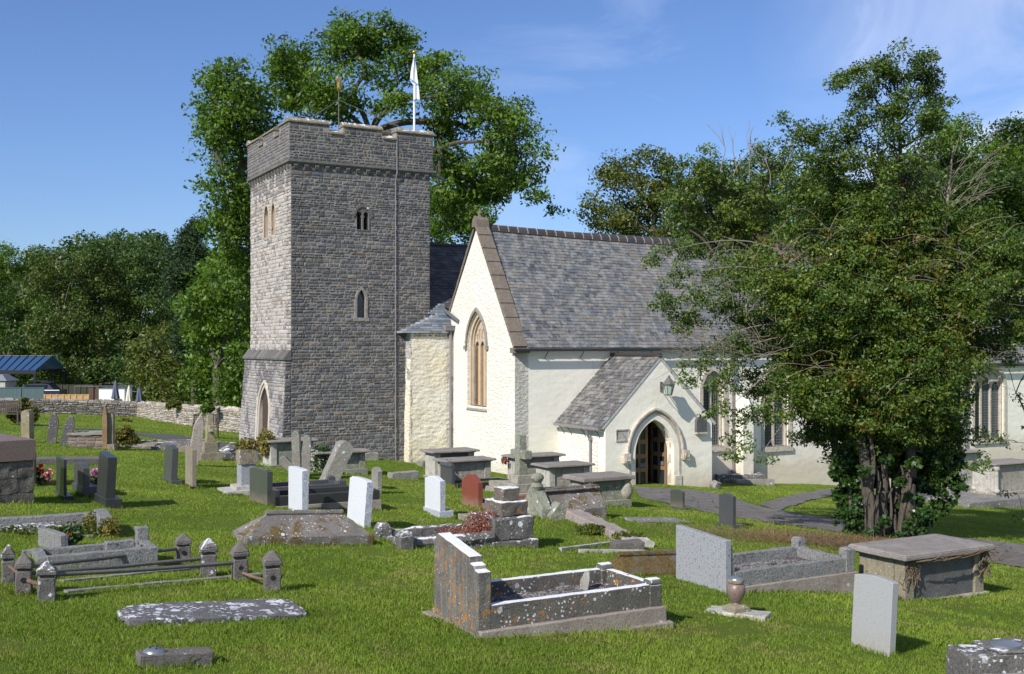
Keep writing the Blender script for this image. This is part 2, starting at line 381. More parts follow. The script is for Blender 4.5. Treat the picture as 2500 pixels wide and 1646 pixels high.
MT['elder']=M_leaf('elder_leaves',(.05,.08,.010),(.14,.17,.020),(.16,.06,.02),trans=.28)
MT['ivy']=M_leaf('ivy_leaves',(.016,.045,.010),(.045,.095,.018),rough=.35,trans=.15)
MT['ivyy']=M_leaf('ivy_yellow',(.10,.11,.02),(.26,.22,.05),(.2,.09,.03),trans=.2)
MT['sedum']=M_leaf('red_stonecrop',(.13,.022,.018),(.28,.08,.05),(.4,.3,.2),trans=.15)
MT['dead']=M_leaf('dead_stalks',(.10,.062,.035),(.26,.18,.10),trans=.1)
MT['box']=M_leaf('golden_bush_leaves',(.045,.06,.008),(.16,.16,.015),(.20,.14,.02),trans=.2)
MT['petr']=M_leaf('red_petals',(.55,.01,.015),(.75,.03,.04),trans=.2)
MT['petp']=M_leaf('pink_petals',(.6,.18,.22),(.8,.55,.55),(.25,.03,.2),trans=.2)
MT['petv']=M_leaf('violet_petals',(.35,.10,.35),(.6,.3,.6),trans=.2)
MT['pety']=M_leaf('yellow_petals',(.55,.33,.02),(.7,.5,.05),trans=.2)
# grass
t=NT('grass_blades'); a=t.attr(); ss=t.sep(a)
col=t.mix(ss[0],(.115,.195,.018),(.32,.42,.06))
w=t.noise(.9,5,.7); col=t.mix(t.math('MULTIPLY',t.step(w,.53,.66),.65),col,(.34,.31,.11))
w2=t.noise(.35,3,.6); col=t.mix(t.math('MULTIPLY',t.step(w2,.42,.6),.5),col,(.10,.18,.012))
w3=t.noise(2.3,5,.7); col=t.mix(t.math('MULTIPLY',t.step(w3,.62,.7),.6),col,(.20,.13,.06))
col=t.mix(t.step(ss[1],.93,.95),col,(.34,.28,.13))
t.fin(col,.55,spec=.25)
tr=t.n('ShaderNodeBsdfTranslucent'); t.l(t.mix(1.0,col,(1.4,1.5,.6),'MULTIPLY'),tr.inputs[0])
mx=t.n('ShaderNodeMixShader'); mx.inputs[0].default_value=.3; t.l(t.b.outputs[0],mx.inputs[1]); t.l(tr.outputs[0],mx.inputs[2]); t.l(mx.outputs[0],t.out.inputs[0]); MT['grass']=t.m
t=NT('turf'); n1=t.noise(.9,5,.7); n2=t.noise(7,6,.75); n3=t.noise(55,3,.8)
col=t.mix(t.step(n3,.35,.7),(.08,.135,.014),(.23,.29,.045)); col=t.mix(t.math('MULTIPLY',t.step(n1,.5,.68),.6),col,(.17,.16,.045))
col=t.mix(t.math('MULTIPLY',t.step(n2,.6,.72),.5),col,(.16,.10,.045))
col=t.mix(t.math('MULTIPLY',t.step(t.noise(.35,3),.42,.62),.4),col,(.08,.15,.012))
MT['turf']=t.fin(col,.95,t.bump(n3,1,.05),spec=.1)
t=NT('path_flags'); n1=t.noise(3,5); n3=t.noise(60,3,.7); v=t.n('ShaderNodeTexVoronoi',feature='DISTANCE_TO_EDGE'); t.l(t.co,v.inputs['Vector']); v.inputs['Scale'].default_value=1.5
col=t.mix(t.step(n1,.3,.7),(.11,.10,.10),(.19,.175,.165)); col=t.mix(t.math('MULTIPLY',t.step(t.noise(5,5,.7,t.scl((1,2.5,1))),.6,.68),.5),col,(.42,.41,.39))
col=t.mix(t.step(v.outputs[0],.03,.008),col,(.05,.055,.03)); col=t.mix(t.math('MULTIPLY',t.step(n3,.5,.7),.4),col,(.25,.24,.23))
MT['path']=t.fin(col,.9,t.bump(n3,.6,.02),spec=.2)
t=NT('asphalt'); n3=t.noise(60,3,.7); MT['asph']=t.fin(t.mix(n3,(.045,.045,.05),(.11,.11,.115)),.85,t.bump(n3,.5,.01))
t=NT('gravel_chips'); v=t.n('ShaderNodeTexVoronoi'); t.l(t.co,v.inputs['Vector']); v.inputs['Scale'].default_value=38
cc=t.sep(v.outputs['Color'])[0]; col=t.mix(t.step(cc,.2,.9),(.05,.045,.045),(.42,.39,.37)); col=t.mix(t.math('MULTIPLY',t.step(t.noise(4,4,.7),.48,.6),.8),col,(.045,.03,.03))
MT['gravel']=t.fin(col,.9,t.bump(v.outputs['Distance'],1,.03))
# ---------------------------------------------------------------- camera, sky, sun
cam=bpy.data.cameras.new('camera'); co=bpy.data.objects.new('camera',cam); COL.objects.link(co)
co.location=(0,0,CAMZ); co.rotation_euler=(math.pi/2,0,0)
cam.sensor_width=36; cam.lens=F/2500*36; cam.shift_y=(HZ-823)/2500; cam.clip_end=3000; cam.clip_start=.1
S.camera=co
SAZ=math.radians(53); SEL=math.radians(37)
sd=Vector((math.cos(SAZ)*math.cos(SEL),math.sin(SAZ)*math.cos(SEL),-math.sin(SEL)))
sun=bpy.data.lights.new('sun','SUN'); sun.energy=4.6; sun.angle=math.radians(.5); sun.color=(1,.95,.87)
so=bpy.data.objects.new('sun',sun); COL.objects.link(so); so.rotation_euler=sd.to_track_quat('-Z','Y').to_euler()
W=bpy.data.worlds.new('World'); S.world=W; W.use_nodes=True; wt=W.node_tree; wt.nodes.clear()
def wn(t): return wt.nodes.new(t)
sky=wn('ShaderNodeTexSky'); sky.sky_type='NISHITA'; sky.sun_disc=False; sky.sun_elevation=SEL; sky.sun_rotation=math.atan2(-sd.x,-sd.y)
sky.air_density=1.0; sky.dust_density=.6; sky.ozone_density=3.0; sky.altitude=50
bg=wn('ShaderNodeBackground'); bg.inputs[1].default_value=.098; wo=wn('ShaderNodeOutputWorld')
tcw=wn('ShaderNodeTexCoord'); mp=wn('ShaderNodeMapping'); mp.inputs['Scale'].default_value=(1.6,1.6,4.5); mp.inputs['Rotation'].default_value=(.3,.5,0)
wt.links.new(tcw.outputs['Generated'],mp.inputs[0])
nz1=wn('ShaderNodeTexNoise'); nz1.inputs['Scale'].default_value=1.7; nz1.inputs['Detail'].default_value=7; nz1.inputs['Roughness'].default_value=.58; nz1.inputs['Distortion'].default_value=.5
wt.links.new(mp.outputs[0],nz1.inputs['Vector'])
mr=wn('ShaderNodeMapRange'); mr.inputs[1].default_value=.44; mr.inputs[2].default_value=.72; wt.links.new(nz1.outputs['Fac'],mr.inputs[0])
sx=wn('ShaderNodeSeparateXYZ'); wt.links.new(tcw.outputs['Generated'],sx.inputs[0])
m2=wn('ShaderNodeMapRange'); m2.inputs[1].default_value=-.12; m2.inputs[2].default_value=.4; wt.links.new(sx.outputs[0],m2.inputs[0])
mm=wn('ShaderNodeMath'); mm.operation='MULTIPLY'; wt.links.new(mr.outputs[0],mm.inputs[0]); wt.links.new(m2.outputs[0],mm.inputs[1])
m3=wn('ShaderNodeMath'); m3.operation='MULTIPLY'; wt.links.new(mm.outputs[0],m3.inputs[0]); m3.inputs[1].default_value=.8
tint=wn('ShaderNodeMix'); tint.data_type='RGBA'; tint.blend_type='MULTIPLY'; tint.inputs[0].default_value=1; tint.inputs[7].default_value=(.74,.86,1.13,1)
wt.links.new(sky.outputs[0],tint.inputs[6])
mxw=wn('ShaderNodeMix'); mxw.data_type='RGBA'; cd=Vector((.45,1,.30)).normalized(); dn_=wn('ShaderNodeVectorMath'); dn_.operation='DISTANCE'; wt.links.new(tcw.outputs['Generated'],dn_.inputs[0]); dn_.inputs[1].default_value=cd
m4=wn('ShaderNodeMapRange'); m4.inputs[1].default_value=.20; m4.inputs[2].default_value=.0; wt.links.new(dn_.outputs['Value'],m4.inputs[0])
m5=wn('ShaderNodeMapRange'); m5.inputs[1].default_value=.30; m5.inputs[2].default_value=.62; wt.links.new(nz1.outputs['Fac'],m5.inputs[0])
m6=wn('ShaderNodeMath'); m6.operation='MULTIPLY'; wt.links.new(m4.outputs[0],m6.inputs[0]); wt.links.new(m5.outputs[0],m6.inputs[1])
m7=wn('ShaderNodeMath'); m7.operation='MULTIPLY_ADD'; wt.links.new(m6.outputs[0],m7.inputs[0]); m7.inputs[1].default_value=.75; wt.links.new(m3.outputs[0],m7.inputs[2]); m7.use_clamp=True
wt.links.new(m7.outputs[0],mxw.inputs[0]); wt.links.new(tint.outputs[2],mxw.inputs[6]); mxw.inputs[7].default_value=(9.5,9.8,11.0,1)
wt.links.new(mxw.outputs[2],bg.inputs[0]); wt.links.new(bg.outputs[0],wo.inputs[0])
S.view_settings.view_transform='Standard'; S.view_settings.look='None'; S.view_settings.exposure=.36; S.view_settings.gamma=1
S.render.engine='CYCLES'; S.cycles.max_bounces=6; S.cycles.transparent_max_bounces=4

# ---------------------------------------------------------------- ground
def grid_obj(name,xs,ys,mat,zf,mask=None):
    X,Y=np.meshgrid(xs,ys); Z=zf(X,Y); nx,ny=len(xs),len(ys)
    v=np.stack([X,Y,Z],-1).reshape(-1,3)
    f=[(j*nx+i,j*nx+i+1,(j+1)*nx+i+1,(j+1)*nx+i) for j in range(ny-1) for i in range(nx-1)]
    me=bpy.data.meshes.new(name); me.from_pydata(v.tolist(),[],f); me.materials.append(mat)
    me.polygons.foreach_set('use_smooth',[True]*len(me.polygons))
    o=bpy.data.objects.new(name,me); COL.objects.link(o); return o
xs=np.unique(np.concatenate([np.arange(-34,46,.5),np.array([-900,-500,-300,-200,-140,-100,-80,-65,-55,-48,-42,-38]),np.array([46,50,56,64,75,90,110,140,200,300,500,900])]))
ys=np.unique(np.concatenate([np.arange(0,90,.5),np.array([-120,-60,-30,-15,-8,-4]),np.array([90,94,100,108,120,140,170,220,300,450,700,1100])]))
def slo(x,y): return ground_np(x,y)
tag(grid_obj('ground',xs,ys,MT['turf'],slo),kind='structure')
# paths : polygons given as ground outlines
def path_sheet(name,pp,mat,up=.02):
    top=[gp(*p)[:2] for p in pp[0]]; bot=[gp(*p)[:2] for p in pp[1]]
    def rs(l,n):
        d=[0]
        for a,b in zip(l,l[1:]): d.append(d[-1]+math.dist(a,b))
        out=[]
        for i in range(n+1):
            t=d[-1]*i/n; k=max(j for j in range(len(d)) if d[j]<=t+1e-9); k=min(k,len(l)-2)
            f=(t-d[k])/(d[k+1]-d[k]); out.append((l[k][0]+(l[k+1][0]-l[k][0])*f,l[k][1]+(l[k+1][1]-l[k][1])*f))
        return out
    n=60; A=rs(top,n); B=rs(bot,n); m=MB(); vs=[]; fs=[]; w=8
    for a,b in zip(A,B):
        for j in range(w+1):
            x=a[0]+(b[0]-a[0])*j/w; y=a[1]+(b[1]-a[1])*j/w
            if j in (0,w): x+=random.uniform(-.05,.05); y+=random.uniform(-.05,.05)
            vs.append((x,y,gz(x,y)+up))
    for i in range(n):
        for j in range(w): q=i*(w+1)+j; fs.append((q,q+1,q+w+2,q+w+1))
    m.add(vs,fs); o=m.obj(name,mat,smooth=True); tag(o,kind='structure'); return A+B[::-1]
PATHS=[]
PATHS.append(path_sheet('path',([(1548,1190),(1680,1199),(1752,1206),(1850,1236),(2060,1268),(2260,1302),(2500,1332),(2700,1350),(3600,1400)],[(1562,1214),(1640,1232),(1795,1263),(1960,1291),(2060,1305),(2290,1352),(2500,1384),(2700,1410),(3600,1500)]),MT['path']))
PATHS.append(path_sheet('path',([(1850,1231),(1960,1204),(2060,1190),(2260,1178)],[(1900,1246),(1985,1220),(2080,1203),(2270,1190)]),MT['path'],.026))
PATHS.append(path_sheet('path',([(336,1058),(430,1064),(520,1077),(590,1090)],[(340,1064),(420,1075),(510,1092),(590,1106)]),MT['asph']))
PATHS.append(path_sheet('path',([(70,1040),(150,1044),(270,1049),(336,1058)],[(70,1043),(150,1047.5),(270,1052),(340,1064)]),MT['asph']))

# ---------------------------------------------------------------- church (frame: x = along the nave, y = to the north)
church=thing('church','medieval stone and whitewashed church with battlemented square tower, slate roofs and gabled porch','church',(0,0,0),TH)
def Spl(v0): return lambda a,b,d: (a, v0+d, b)          # south facing plane, d goes inward
def Wpl(u0): return lambda a,b,d: (u0+d, a, b)          # west facing plane
def vk(px,u): k=(px-CX)/F; return (CT_-ST_*k)*u/(ST_+CT_*k)
def uk(px,v): k=(px-CX)/F; return (ST_+CT_*k)*v/(CT_-ST_*k)
def zk(py,u,v): Y=ST_*u+CT_*v; return CAMZ-(py-HZ)/F*Y
def arch(cx,hw,z0,zs,za,n=10):
    R=za-zs; r=(hw*hw+R*R)/(2*hw); c=cx-hw+r; L=[]
    a0=math.pi; a1=math.pi-math.atan2(R,r-hw) if r>=hw else math.pi-math.atan2(R,r-hw)
    for i in range(n+1):
        a=a0+(a1-a0)*i/n; L.append((c+r*math.cos(a),zs+r*math.sin(a)))
    Rr=[(2*cx-x,z) for x,z in L[:-1]][::-1]
    return [(cx-hw,z0)]+L+Rr+[(cx+hw,z0)]
def pin(p,poly):
    x,y=p; ins=False; n=len(poly)
    for i in range(n):
        x1,y1=poly[i]; x2,y2=poly[i-1]
        if (y1>y)!=(y2>y) and x<(x2-x1)*(y-y1)/(y2-y1)+x1: ins=not ins
    return ins
def rubble(m,fn,lim,b0,b1,colf,holes=(),rowh=(.075,.17),ln=(.10,.30),prot=.03,gap=.014,inb=.02,wob=0):
    b=b0
    while b<b1-.02:
        h=min(random.uniform(*rowh),b1-b)
        if b1-b-h<.05: h=b1-b
        lo,hi=lim(b+h/2); a=lo
        while a<hi-.01:
            w=random.uniform(*ln)*(.6+h/.16*.5)
            if random.random()<.06: w*=1.7
            if hi-a-w<.1: w=hi-a
            c=(a+w/2,b+h/2)
            pts=[c,(a+.03,b+h/2),(a+w-.03,b+h/2),(a+w/2,b+.02),(a+w/2,b+h-.02)]
            if not any(pin(p,H) for H in holes for p in pts):
                g=gap/2; j=lambda s=.008: random.uniform(-s,s)
                p0=-random.uniform(.004,prot)
                A0,A1,B0,B1=a+g,a+w-g,b+g,b+h-g
                i=min(inb*random.uniform(.5,1.1),h*.2,w*.2)
                dz=j(wob) if wob else 0
                v=[(A0,B0,.01),(A1,B0,.01),(A1,B1,.01),(A0,B1,.01)]
                q=[(A0+i+j(),B0+i+j(),p0+j(.006)),(A1-i+j(),B0+i+j(),p0+j(.006)),(A1-i+j(),B1-i+j(),p0+j(.006)),(A0+i+j(),B1-i+j(),p0+j(.006))]
                mid=(c[0]+j(),c[1]+j(),p0-.008-random.random()*.01)
                m.add([fn(x,y+dz,d) for x,y,d in v+q+[mid]],[(0,1,5,4),(1,2,6,5),(2,3,7,6),(3,0,4,7),(4,5,8),(5,6,8),(6,7,8),(7,4,8)],colf(*c))
            a+=w
        b+=h
def cv(base,s=.25):
    k=1+random.uniform(-s,s); t=random.uniform(-.06,.06)
    return (base[0]*k*(1+t),base[1]*k,base[2]*k*(1-t))
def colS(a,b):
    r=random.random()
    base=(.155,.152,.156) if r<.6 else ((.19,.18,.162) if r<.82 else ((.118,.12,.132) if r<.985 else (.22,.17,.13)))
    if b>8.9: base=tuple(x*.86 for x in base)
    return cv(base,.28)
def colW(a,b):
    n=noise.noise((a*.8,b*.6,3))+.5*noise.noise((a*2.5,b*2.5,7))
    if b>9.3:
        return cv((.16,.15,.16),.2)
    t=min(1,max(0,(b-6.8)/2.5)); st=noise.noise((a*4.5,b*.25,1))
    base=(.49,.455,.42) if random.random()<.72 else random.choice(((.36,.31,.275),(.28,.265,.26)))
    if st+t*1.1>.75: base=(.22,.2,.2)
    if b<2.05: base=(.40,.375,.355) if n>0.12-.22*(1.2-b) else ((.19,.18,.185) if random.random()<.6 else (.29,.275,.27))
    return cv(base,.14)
TU0=12.06; TU1=17.66; TV0=39.0; TV1=44.5
ZG=-1.9; ZC=9.22; ZT=10.9
m=MB(); m.box(TU0+.03,TU1-.03,TV0+.03,TV1-.03,2.0,ZC)
# openings
dwin=[arch(uk(877,TV0)+.0,.105,zk(560,14.6,TV0),zk(525,14.6,TV0)-.0,zk(519,14.6,TV0)+.05,6),arch(uk(893,TV0),.105,zk(561,14.8,TV0),zk(526,14.8,TV0),zk(519,14.8,TV0)+.05,6)]
lw_c=(uk(871,TV0)+uk(892,TV0))/2; lz0=zk(776,lw_c,TV0); lza=zk(708,lw_c,TV0)
lwin=arch(lw_c,.165,lz0,lza-.38,lza,8); lfr=arch(lw_c,.265,lz0-.10,lza-.40,lza+.13,8)
la=(uk(895,TV0)+uk(876,TV0))/2
dfr=[(la-.34,dwin[0][0][1]-.08),(la-.34,dwin[0][0][1]+.55),(la-.25,dwin[0][0][1]+.8),(la,dwin[0][0][1]+.93),(la+.25,dwin[0][0][1]+.8),(la+.34,dwin[0][0][1]+.55),(la+.34,dwin[0][0][1]-.08)]
dfr2=[(la-.24,dfr[0][1]+.05),(la-.24,dfr[1][1]+.1),(la+.24,dfr[1][1]+.1),(la+.24,dfr[0][1]+.05)]
w1=(vk(655.5,TU0)+vk(645,TU0))/2; w2=(vk(671,TU0)+vk(663,TU0))/2
def yz(px0,px1,pt,pb,u):
    v=(vk(px0,u)+vk(px1,u))/2; return arch(v,abs(vk(px0,u)-vk(px1,u))/2,zk(pb,u,v),zk(pt,u,v)-.45,zk(pt,u,v),8)
wl=[yz(645,655.5,502,581,TU0),yz(663,671.5,494,573,TU0)]
# solid shell with real openings
out=[(TU0,2.0),(TU1,2.0),(TU1,ZC),(TU0,ZC)]
m=MB(); m.holes([(TU0,ZG-1.2),(TU1,ZG-1.2),(TU1,ZC),(TU0,ZC)],[dwin[0],dwin[1],lwin],Spl(TV0),.0,.55)
m.obj('tower_south_wall',MT['mortar'],church)
m=MB(); m.holes([(TV0+.55,2.0),(TV1,2.0),(TV1,ZC),(TV0+.55,ZC)],wl,Wpl(TU0),0,.55); m.box(TU1-.55,TU1,TV0+.55,TV1,-3.5,ZC); m.box(TU0+.55,TU1-.55,TV1-.5,TV1,-3.5,ZC); m.box(TU0,TU0+.551,TV0,TV0+.55,2.0,ZC-.002)
m.obj('tower_west_wall',MT['mortarW'],church)
m=MB(); rubble(m,Spl(TV0),lambda b:(TU0-.01,TU1+.01),ZG-.4,ZC,colS,[lwin,dfr2]); m.obj('tower_south_stonework',MT['masS'],church)
m=MB(); rubble(m,Wpl(TU0),lambda b:(TV0-.01,TV1),2.0,ZC,colW,wl,prot=.025,inb=.012,rowh=(.09,.17)); m.obj('tower_west_stonework',MT['masS'],church)
m=MB(); rubble(m,lambda a,b,d:(TU1-d,TV0+a,b),lambda b:(0,5.5),3,ZC,colS); m.obj('tower_east_stonework',MT['masS'],church)
# battered plinth on the west and north
BH=1.98; GD=ZG-.6
def bat(z): return .20+.17*(BH-z)/(BH-ZG)
def batn(z): return .12+.45*(BH-z)/(BH-ZG)
dv0,dv1=vk(657,TU0-.3),vk(627.5,TU0-.3); dvc=(dv0+dv1)/2; dhw=abs(dv0-dv1)/2
dza=zk(945,TU0,dvc); door=arch(dvc,dhw*.74,GD,dza-1.0,dza,10); dfrm=arch(dvc,dhw*1.12,GD,dza-1.05,dza+.28,10)
pl=lambda a,b,d:(TU0-bat(b)+d,a,b)
m=MB(); rubble(m,pl,lambda b:(TV0-.01,TV1+batn(b)),GD,BH,colW,[dfrm],prot=.025,inb=.012)
m.obj('plinth_stonework',MT['masS'],church)
m=MB(); m.holes([(TV0+.02,GD),(TV1+batn(GD),GD),(TV1+batn(BH),BH),(TV0+.02,BH)],[[(a,max(b,GD+.02)) for a,b in door]],pl,.015,.8); m.obj('plinth_wall',MT['mortarW'],church)
m=MB(); rubble(m,lambda a,b,d:(TU0-a,TV0+d-.004,b),lambda b:(0,bat(b)),GD,BH,colS,prot=.02); m.obj('plinth_return',MT['masS'],church)
m=MB(); m.add([(TU0-.36,TV0+.03,GD),(TU0,TV0+.03,GD),(TU0,TV0+.03,BH),(TU0-bat(BH),TV0+.03,BH)],[(0,1,2,3)]); m.obj('plinth_return_core',MT['mortar'],church)
# weathering course of tilted slabs above the plinth
m=MB(); a=TV0-.05
while a<TV1+.12:
    w=random.uniform(.13,.22); m.add([(TU0-.28,a+.01,BH-.05),(TU0-.28,a+w,BH-.05),(TU0-.28,a+w,BH+.02),(TU0-.28,a+.01,BH+.02),(TU0+.0,a+.01,BH-.05),(TU0+.0,a+w,BH-.05),(TU0+.0,a+w,BH+.36+random.uniform(-.03,.03)),(TU0+.0,a+.01,BH+.36)],[(0,1,2,3),(3,2,6,7),(0,3,7,4),(1,5,6,2),(0,4,5,1)],cv((.15,.14,.135),.25)); a+=w
m.obj('plinth_weathering',MT['masS'],church)
# west door
m=MB(); pd=lambda a,b,d:(TU0-bat(b)+d,a,b)
m.ring(arch(dvc,dhw*1.12,GD,dza-1.05,dza+.28,12),arch(dvc,dhw*.93,GD,dza-1.02,dza+.14,12),pd,-.035,.3)
m.ring(arch(dvc,dhw*.93,GD,dza-1.02,dza+.14,12),arch(dvc,dhw*.74,GD,dza-1.0,dza,12),pd,.10,.5)
fr=m.obj('door_surround',MT['dress'],church,bevel=.02,rough=(.006,.2,6))
m=MB(); a=dvc-dhw*.76
while a<dvc+dhw*.76: m.box(TU0-.15,TU0-.11,a,a+.125,GD+.1,dza+.05); a+=.14
m.obj('plank_door',MT['oldwood'],church,bevel=.008)
# corbel table, string, parapet
def PB(m,u0,u1,v0,v1,z0,z1,c=None): m.box(u0,u1,v0,v1,z0,z1,c)
o=.10
m=MB(); m.frus(TU0-.02,TU1+.02,TV0-.02,TV1+.02,ZC-.06,TU0-o-.03,TU1+o+.03,TV0-o-.03,TV1+o+.03,ZC+.02); m.box(TU0-o-.03,TU1+o+.03,TV0-o-.03,TV1+o+.03,ZC+.02,ZC+.12)
m.obj('string_course',MT['limedark2'],church,bevel=.01)
for i in range(14):
    m=MB(); a=TU0+.1+i*(TU1-TU0-.2-.14)/13; m.frus(a,a+.14,TV0-.06,TV0+.02,ZC-.2,a,a+.14,TV0-.11,TV0+.02,ZC-.1); m.box(a,a+.14,TV0-.11,TV0+.02,ZC-.1,ZC-.055); m.obj('corbel',MT['limedark2'],church)
    m=MB(); a=TV0+.1+i*(TV1-TV0-.2-.14)/13; m.frus(TU0-.06,TU0+.02,a,a+.14,ZC-.2,TU0-.11,TU0+.02,a,a+.14,ZC-.1); m.box(TU0-.11,TU0+.02,a,a+.14,ZC-.1,ZC-.055); m.obj('corbel',MT['limedark2'],church)
CR=ZT-.52; MTZ=ZT-.20
A=TV0-o; Bu=TU0-o; sx=[uk(p,A) for p in (805,838,933,967)]; wx=[vk(p,Bu) for p in (682,670,643,632)]
def par_out(lo,hi,cuts):
    return [(lo,ZC+.1),(hi,ZC+.1),(hi,MTZ),(cuts[3],MTZ),(cuts[3],CR),(cuts[2],CR),(cuts[2],MTZ),(cuts[1],MTZ),(cuts[1],CR),(cuts[0],CR),(cuts[0],MTZ),(lo,MTZ)]
m=MB(); m.prism(par_out(TU0-o,TU1+o,sx),Spl(A),0,.38); m.obj('parapet_south',MT['mortar'],church)
m=MB(); m.prism(par_out(TV0-o+.38,TV1+o,wx),Wpl(Bu),0.001,.38); m.obj('parapet_west',MT['mortar'],church)
m=MB(); m.prism(par_out(TU0-o+.38,TU1+o,sx),Spl(TV1+o-.38),0,.38); m.prism(par_out(TV0-o+.38,TV1+o-.38,wx),Wpl(TU1+o-.38),0,.379); m.obj('parapet_far_sides',MT['mortar'],church)
def cut(cs): return [[(cs[0],CR),(cs[1],CR),(cs[1],ZT+1),(cs[0],ZT+1)],[(cs[2],CR),(cs[3],CR),(cs[3],ZT+1),(cs[2],ZT+1)]]
m=MB(); rubble(m,Spl(A),lambda b:(TU0-o,TU1+o),ZC+.12,MTZ,colS,cut(sx),prot=.02); rubble(m,Wpl(Bu),lambda b:(TV0-o,TV1+o),ZC+.12,MTZ,colW,cut(wx),prot=.02); rubble(m,lambda a,b,d:(TU1+o-d,a,b),lambda b:(TV0-o,TV1+o),ZC+.12,MTZ,colS,cut(wx),prot=.02)
m.obj('parapet_stonework',MT['masS'],church)
def cope(m,a0,a1,z,fn,th=.38):
    ov=.06
    pts=[(-ov,z),(th+ov,z),(th+ov,z+.07),(th*.65,z+.2),(th*.35,z+.2),(-ov,z+.07)]
    n=len(pts); vs=[fn(a,p[1],p[0]) for a in (a0,a1) for p in pts]
    m.add(vs,[tuple(range(n)),tuple(range(2*n-1,n-1,-1))]+[(i,(i+1)%n,n+(i+1)%n,n+i) for i in range(n)])
m=MB()
for (lo,hi,cs,fn) in ((TU0-o-.06,TU1+o+.06,sx,Spl(A)),(TU0-o-.06,TU1+o+.06,sx,lambda a,b,d:(a,TV1+o-d,b))):
    for a0,a1 in ((lo,cs[0]+.03),(cs[1]-.03,cs[2]+.03),(cs[3]-.03,hi)): cope(m,a0,a1,MTZ,fn)
    for a0,a1 in ((cs[0],cs[1]),(cs[2],cs[3])): cope(m,a0+.001,a1-.001,CR,fn)
for (lo,hi,cs,fn) in ((TV0-o+.44,TV1+o-.44,wx,Wpl(Bu)),(TV0-o+.44,TV1+o-.44,wx,lambda a,b,d:(TU1+o-d,a,b))):
    for a0,a1 in ((lo,cs[0]+.03),(cs[1]-.03,cs[2]+.03),(cs[3]-.03,hi)): cope(m,a0,a1,MTZ,fn)
    for a0,a1 in ((cs[0],cs[1]),(cs[2],cs[3])): cope(m,a0+.001,a1-.001,CR,fn)
m.obj('parapet_coping',MT['cope'],church,bevel=.012)
m=MB(); m.box(TU0+.3,TU1-.3,TV0+.3,TV1-.3,ZC-.3,ZC+.25); m.obj('tower_roof',MT['lead'],church)
# tower windows
m=MB()
for h in dwin: m.prism(h,Spl(TV0),.28,.3)
bel=m.obj('belfry_opening',MT['dark'],church)
m=MB(); m.holes([(la-.27,dfr[0][1]+.04)]+[(la-.27,dfr[1][1]-.02),(la-.2,dfr[2][1]-.12),(la,dfr[3][1]-.16),(la+.2,dfr[2][1]-.12),(la+.27,dfr[1][1]-.02)]+[(la+.27,dfr[0][1]+.04)],[dwin[0],dwin[1]],Spl(TV0),-.035,.02); m.obj('belfry_surround',MT['limedark2'],bel)
m=MB(); m.tube([(la,TV0+.06,dwin[0][0][1]+.02),(la,TV0+.06,dwin[0][0][1]+.55)],.035,8); m.box(la-.06,la+.06,TV0-.02,TV0+.12,dwin[0][0][1]+.45,dwin[0][0][1]+.53); m.obj('mullion',MT['tan'],bel)
m=MB(); hp=arch(la,.40,dwin[0][0][1]+.5,dwin[0][0][1]+.5,dwin[0][0][1]+.98,8); hi=arch(la,.31,dwin[0][0][1]+.5,dwin[0][0][1]+.5,dwin[0][0][1]+.86,8); m.ring(hp[1:-1],hi[1:-1],Spl(TV0),-.06,.01); m.obj('hood_mould',MT['limedark'],bel)
def leaded(name,poly,fn,d,cell,parent,mat=None,dia=False,bar=.006):
    mg=MB(); mg.prism(poly,fn,d,d+.01); g=mg.obj(name,mat or MT['glass'],parent)
    ml=MB(); xs_=[p[0] for p in poly]; zs_=[p[1] for p in poly]; x0,x1,z0,z1=min(xs_),max(xs_),min(zs_),max(zs_)
    def seg(a,b):
        n=24; run=[]
        for i in range(n+1):
            p=(a[0]+(b[0]-a[0])*i/n,a[1]+(b[1]-a[1])*i/n)
            if pin(p,poly): run.append(p)
        if len(run)>1:
            ml.tube([fn(run[0][0],run[0][1],d-.004),fn(run[-1][0],run[-1][1],d-.004)],bar,4,cap=False)
    if dia:
        k=(x1-x0)+(z1-z0); t=-k
        while t<k:
            seg((x0,z0+t),(x1,z0+t+(x1-x0)*1.7)); seg((x0,z0+t),(x1,z0+t-(x1-x0)*1.7)); t+=cell
    else:
        a=x0+cell*.6
        while a<x1: seg((a,z0),(a,z1)); a+=cell
        b=z0+cell
        while b<z1: seg((x0,b),(x1,b)); b+=cell*1.25
    if ml.v: ml.obj('leading',MT['lead'],g)
    return g
m=MB(); m.ring(lfr,lwin,Spl(TV0),-.05,.06); m.box(lw_c-.32,lw_c+.32,TV0-.05,TV0+.2,lz0-.14,lz0); tw=m.obj('lancet_window',MT['lime'],church,bevel=.01)
leaded('glass',lwin,Spl(TV0),.14,.15,tw,dia=True)
m=MB()
for h in wl: m.prism(h,Wpl(TU0),.26,.3)
lou=m.obj('belfry_louvres',MT['ply'],church)
m=MB()
for h in wl:
    c=(h[0][0]+h[-1][0])/2; hw=abs(h[-1][0]-h[0][0])/2; z1=max(p[1] for p in h); z0=h[0][1]
    m.ring(arch(c,hw+.10,z0-.05,z1-.46,z1+.12,8),arch(c,hw,z0,z1-.45,z1,8),Wpl(TU0),-.015,.05)
m.obj('lancet_surround',MT['dressb'],lou)
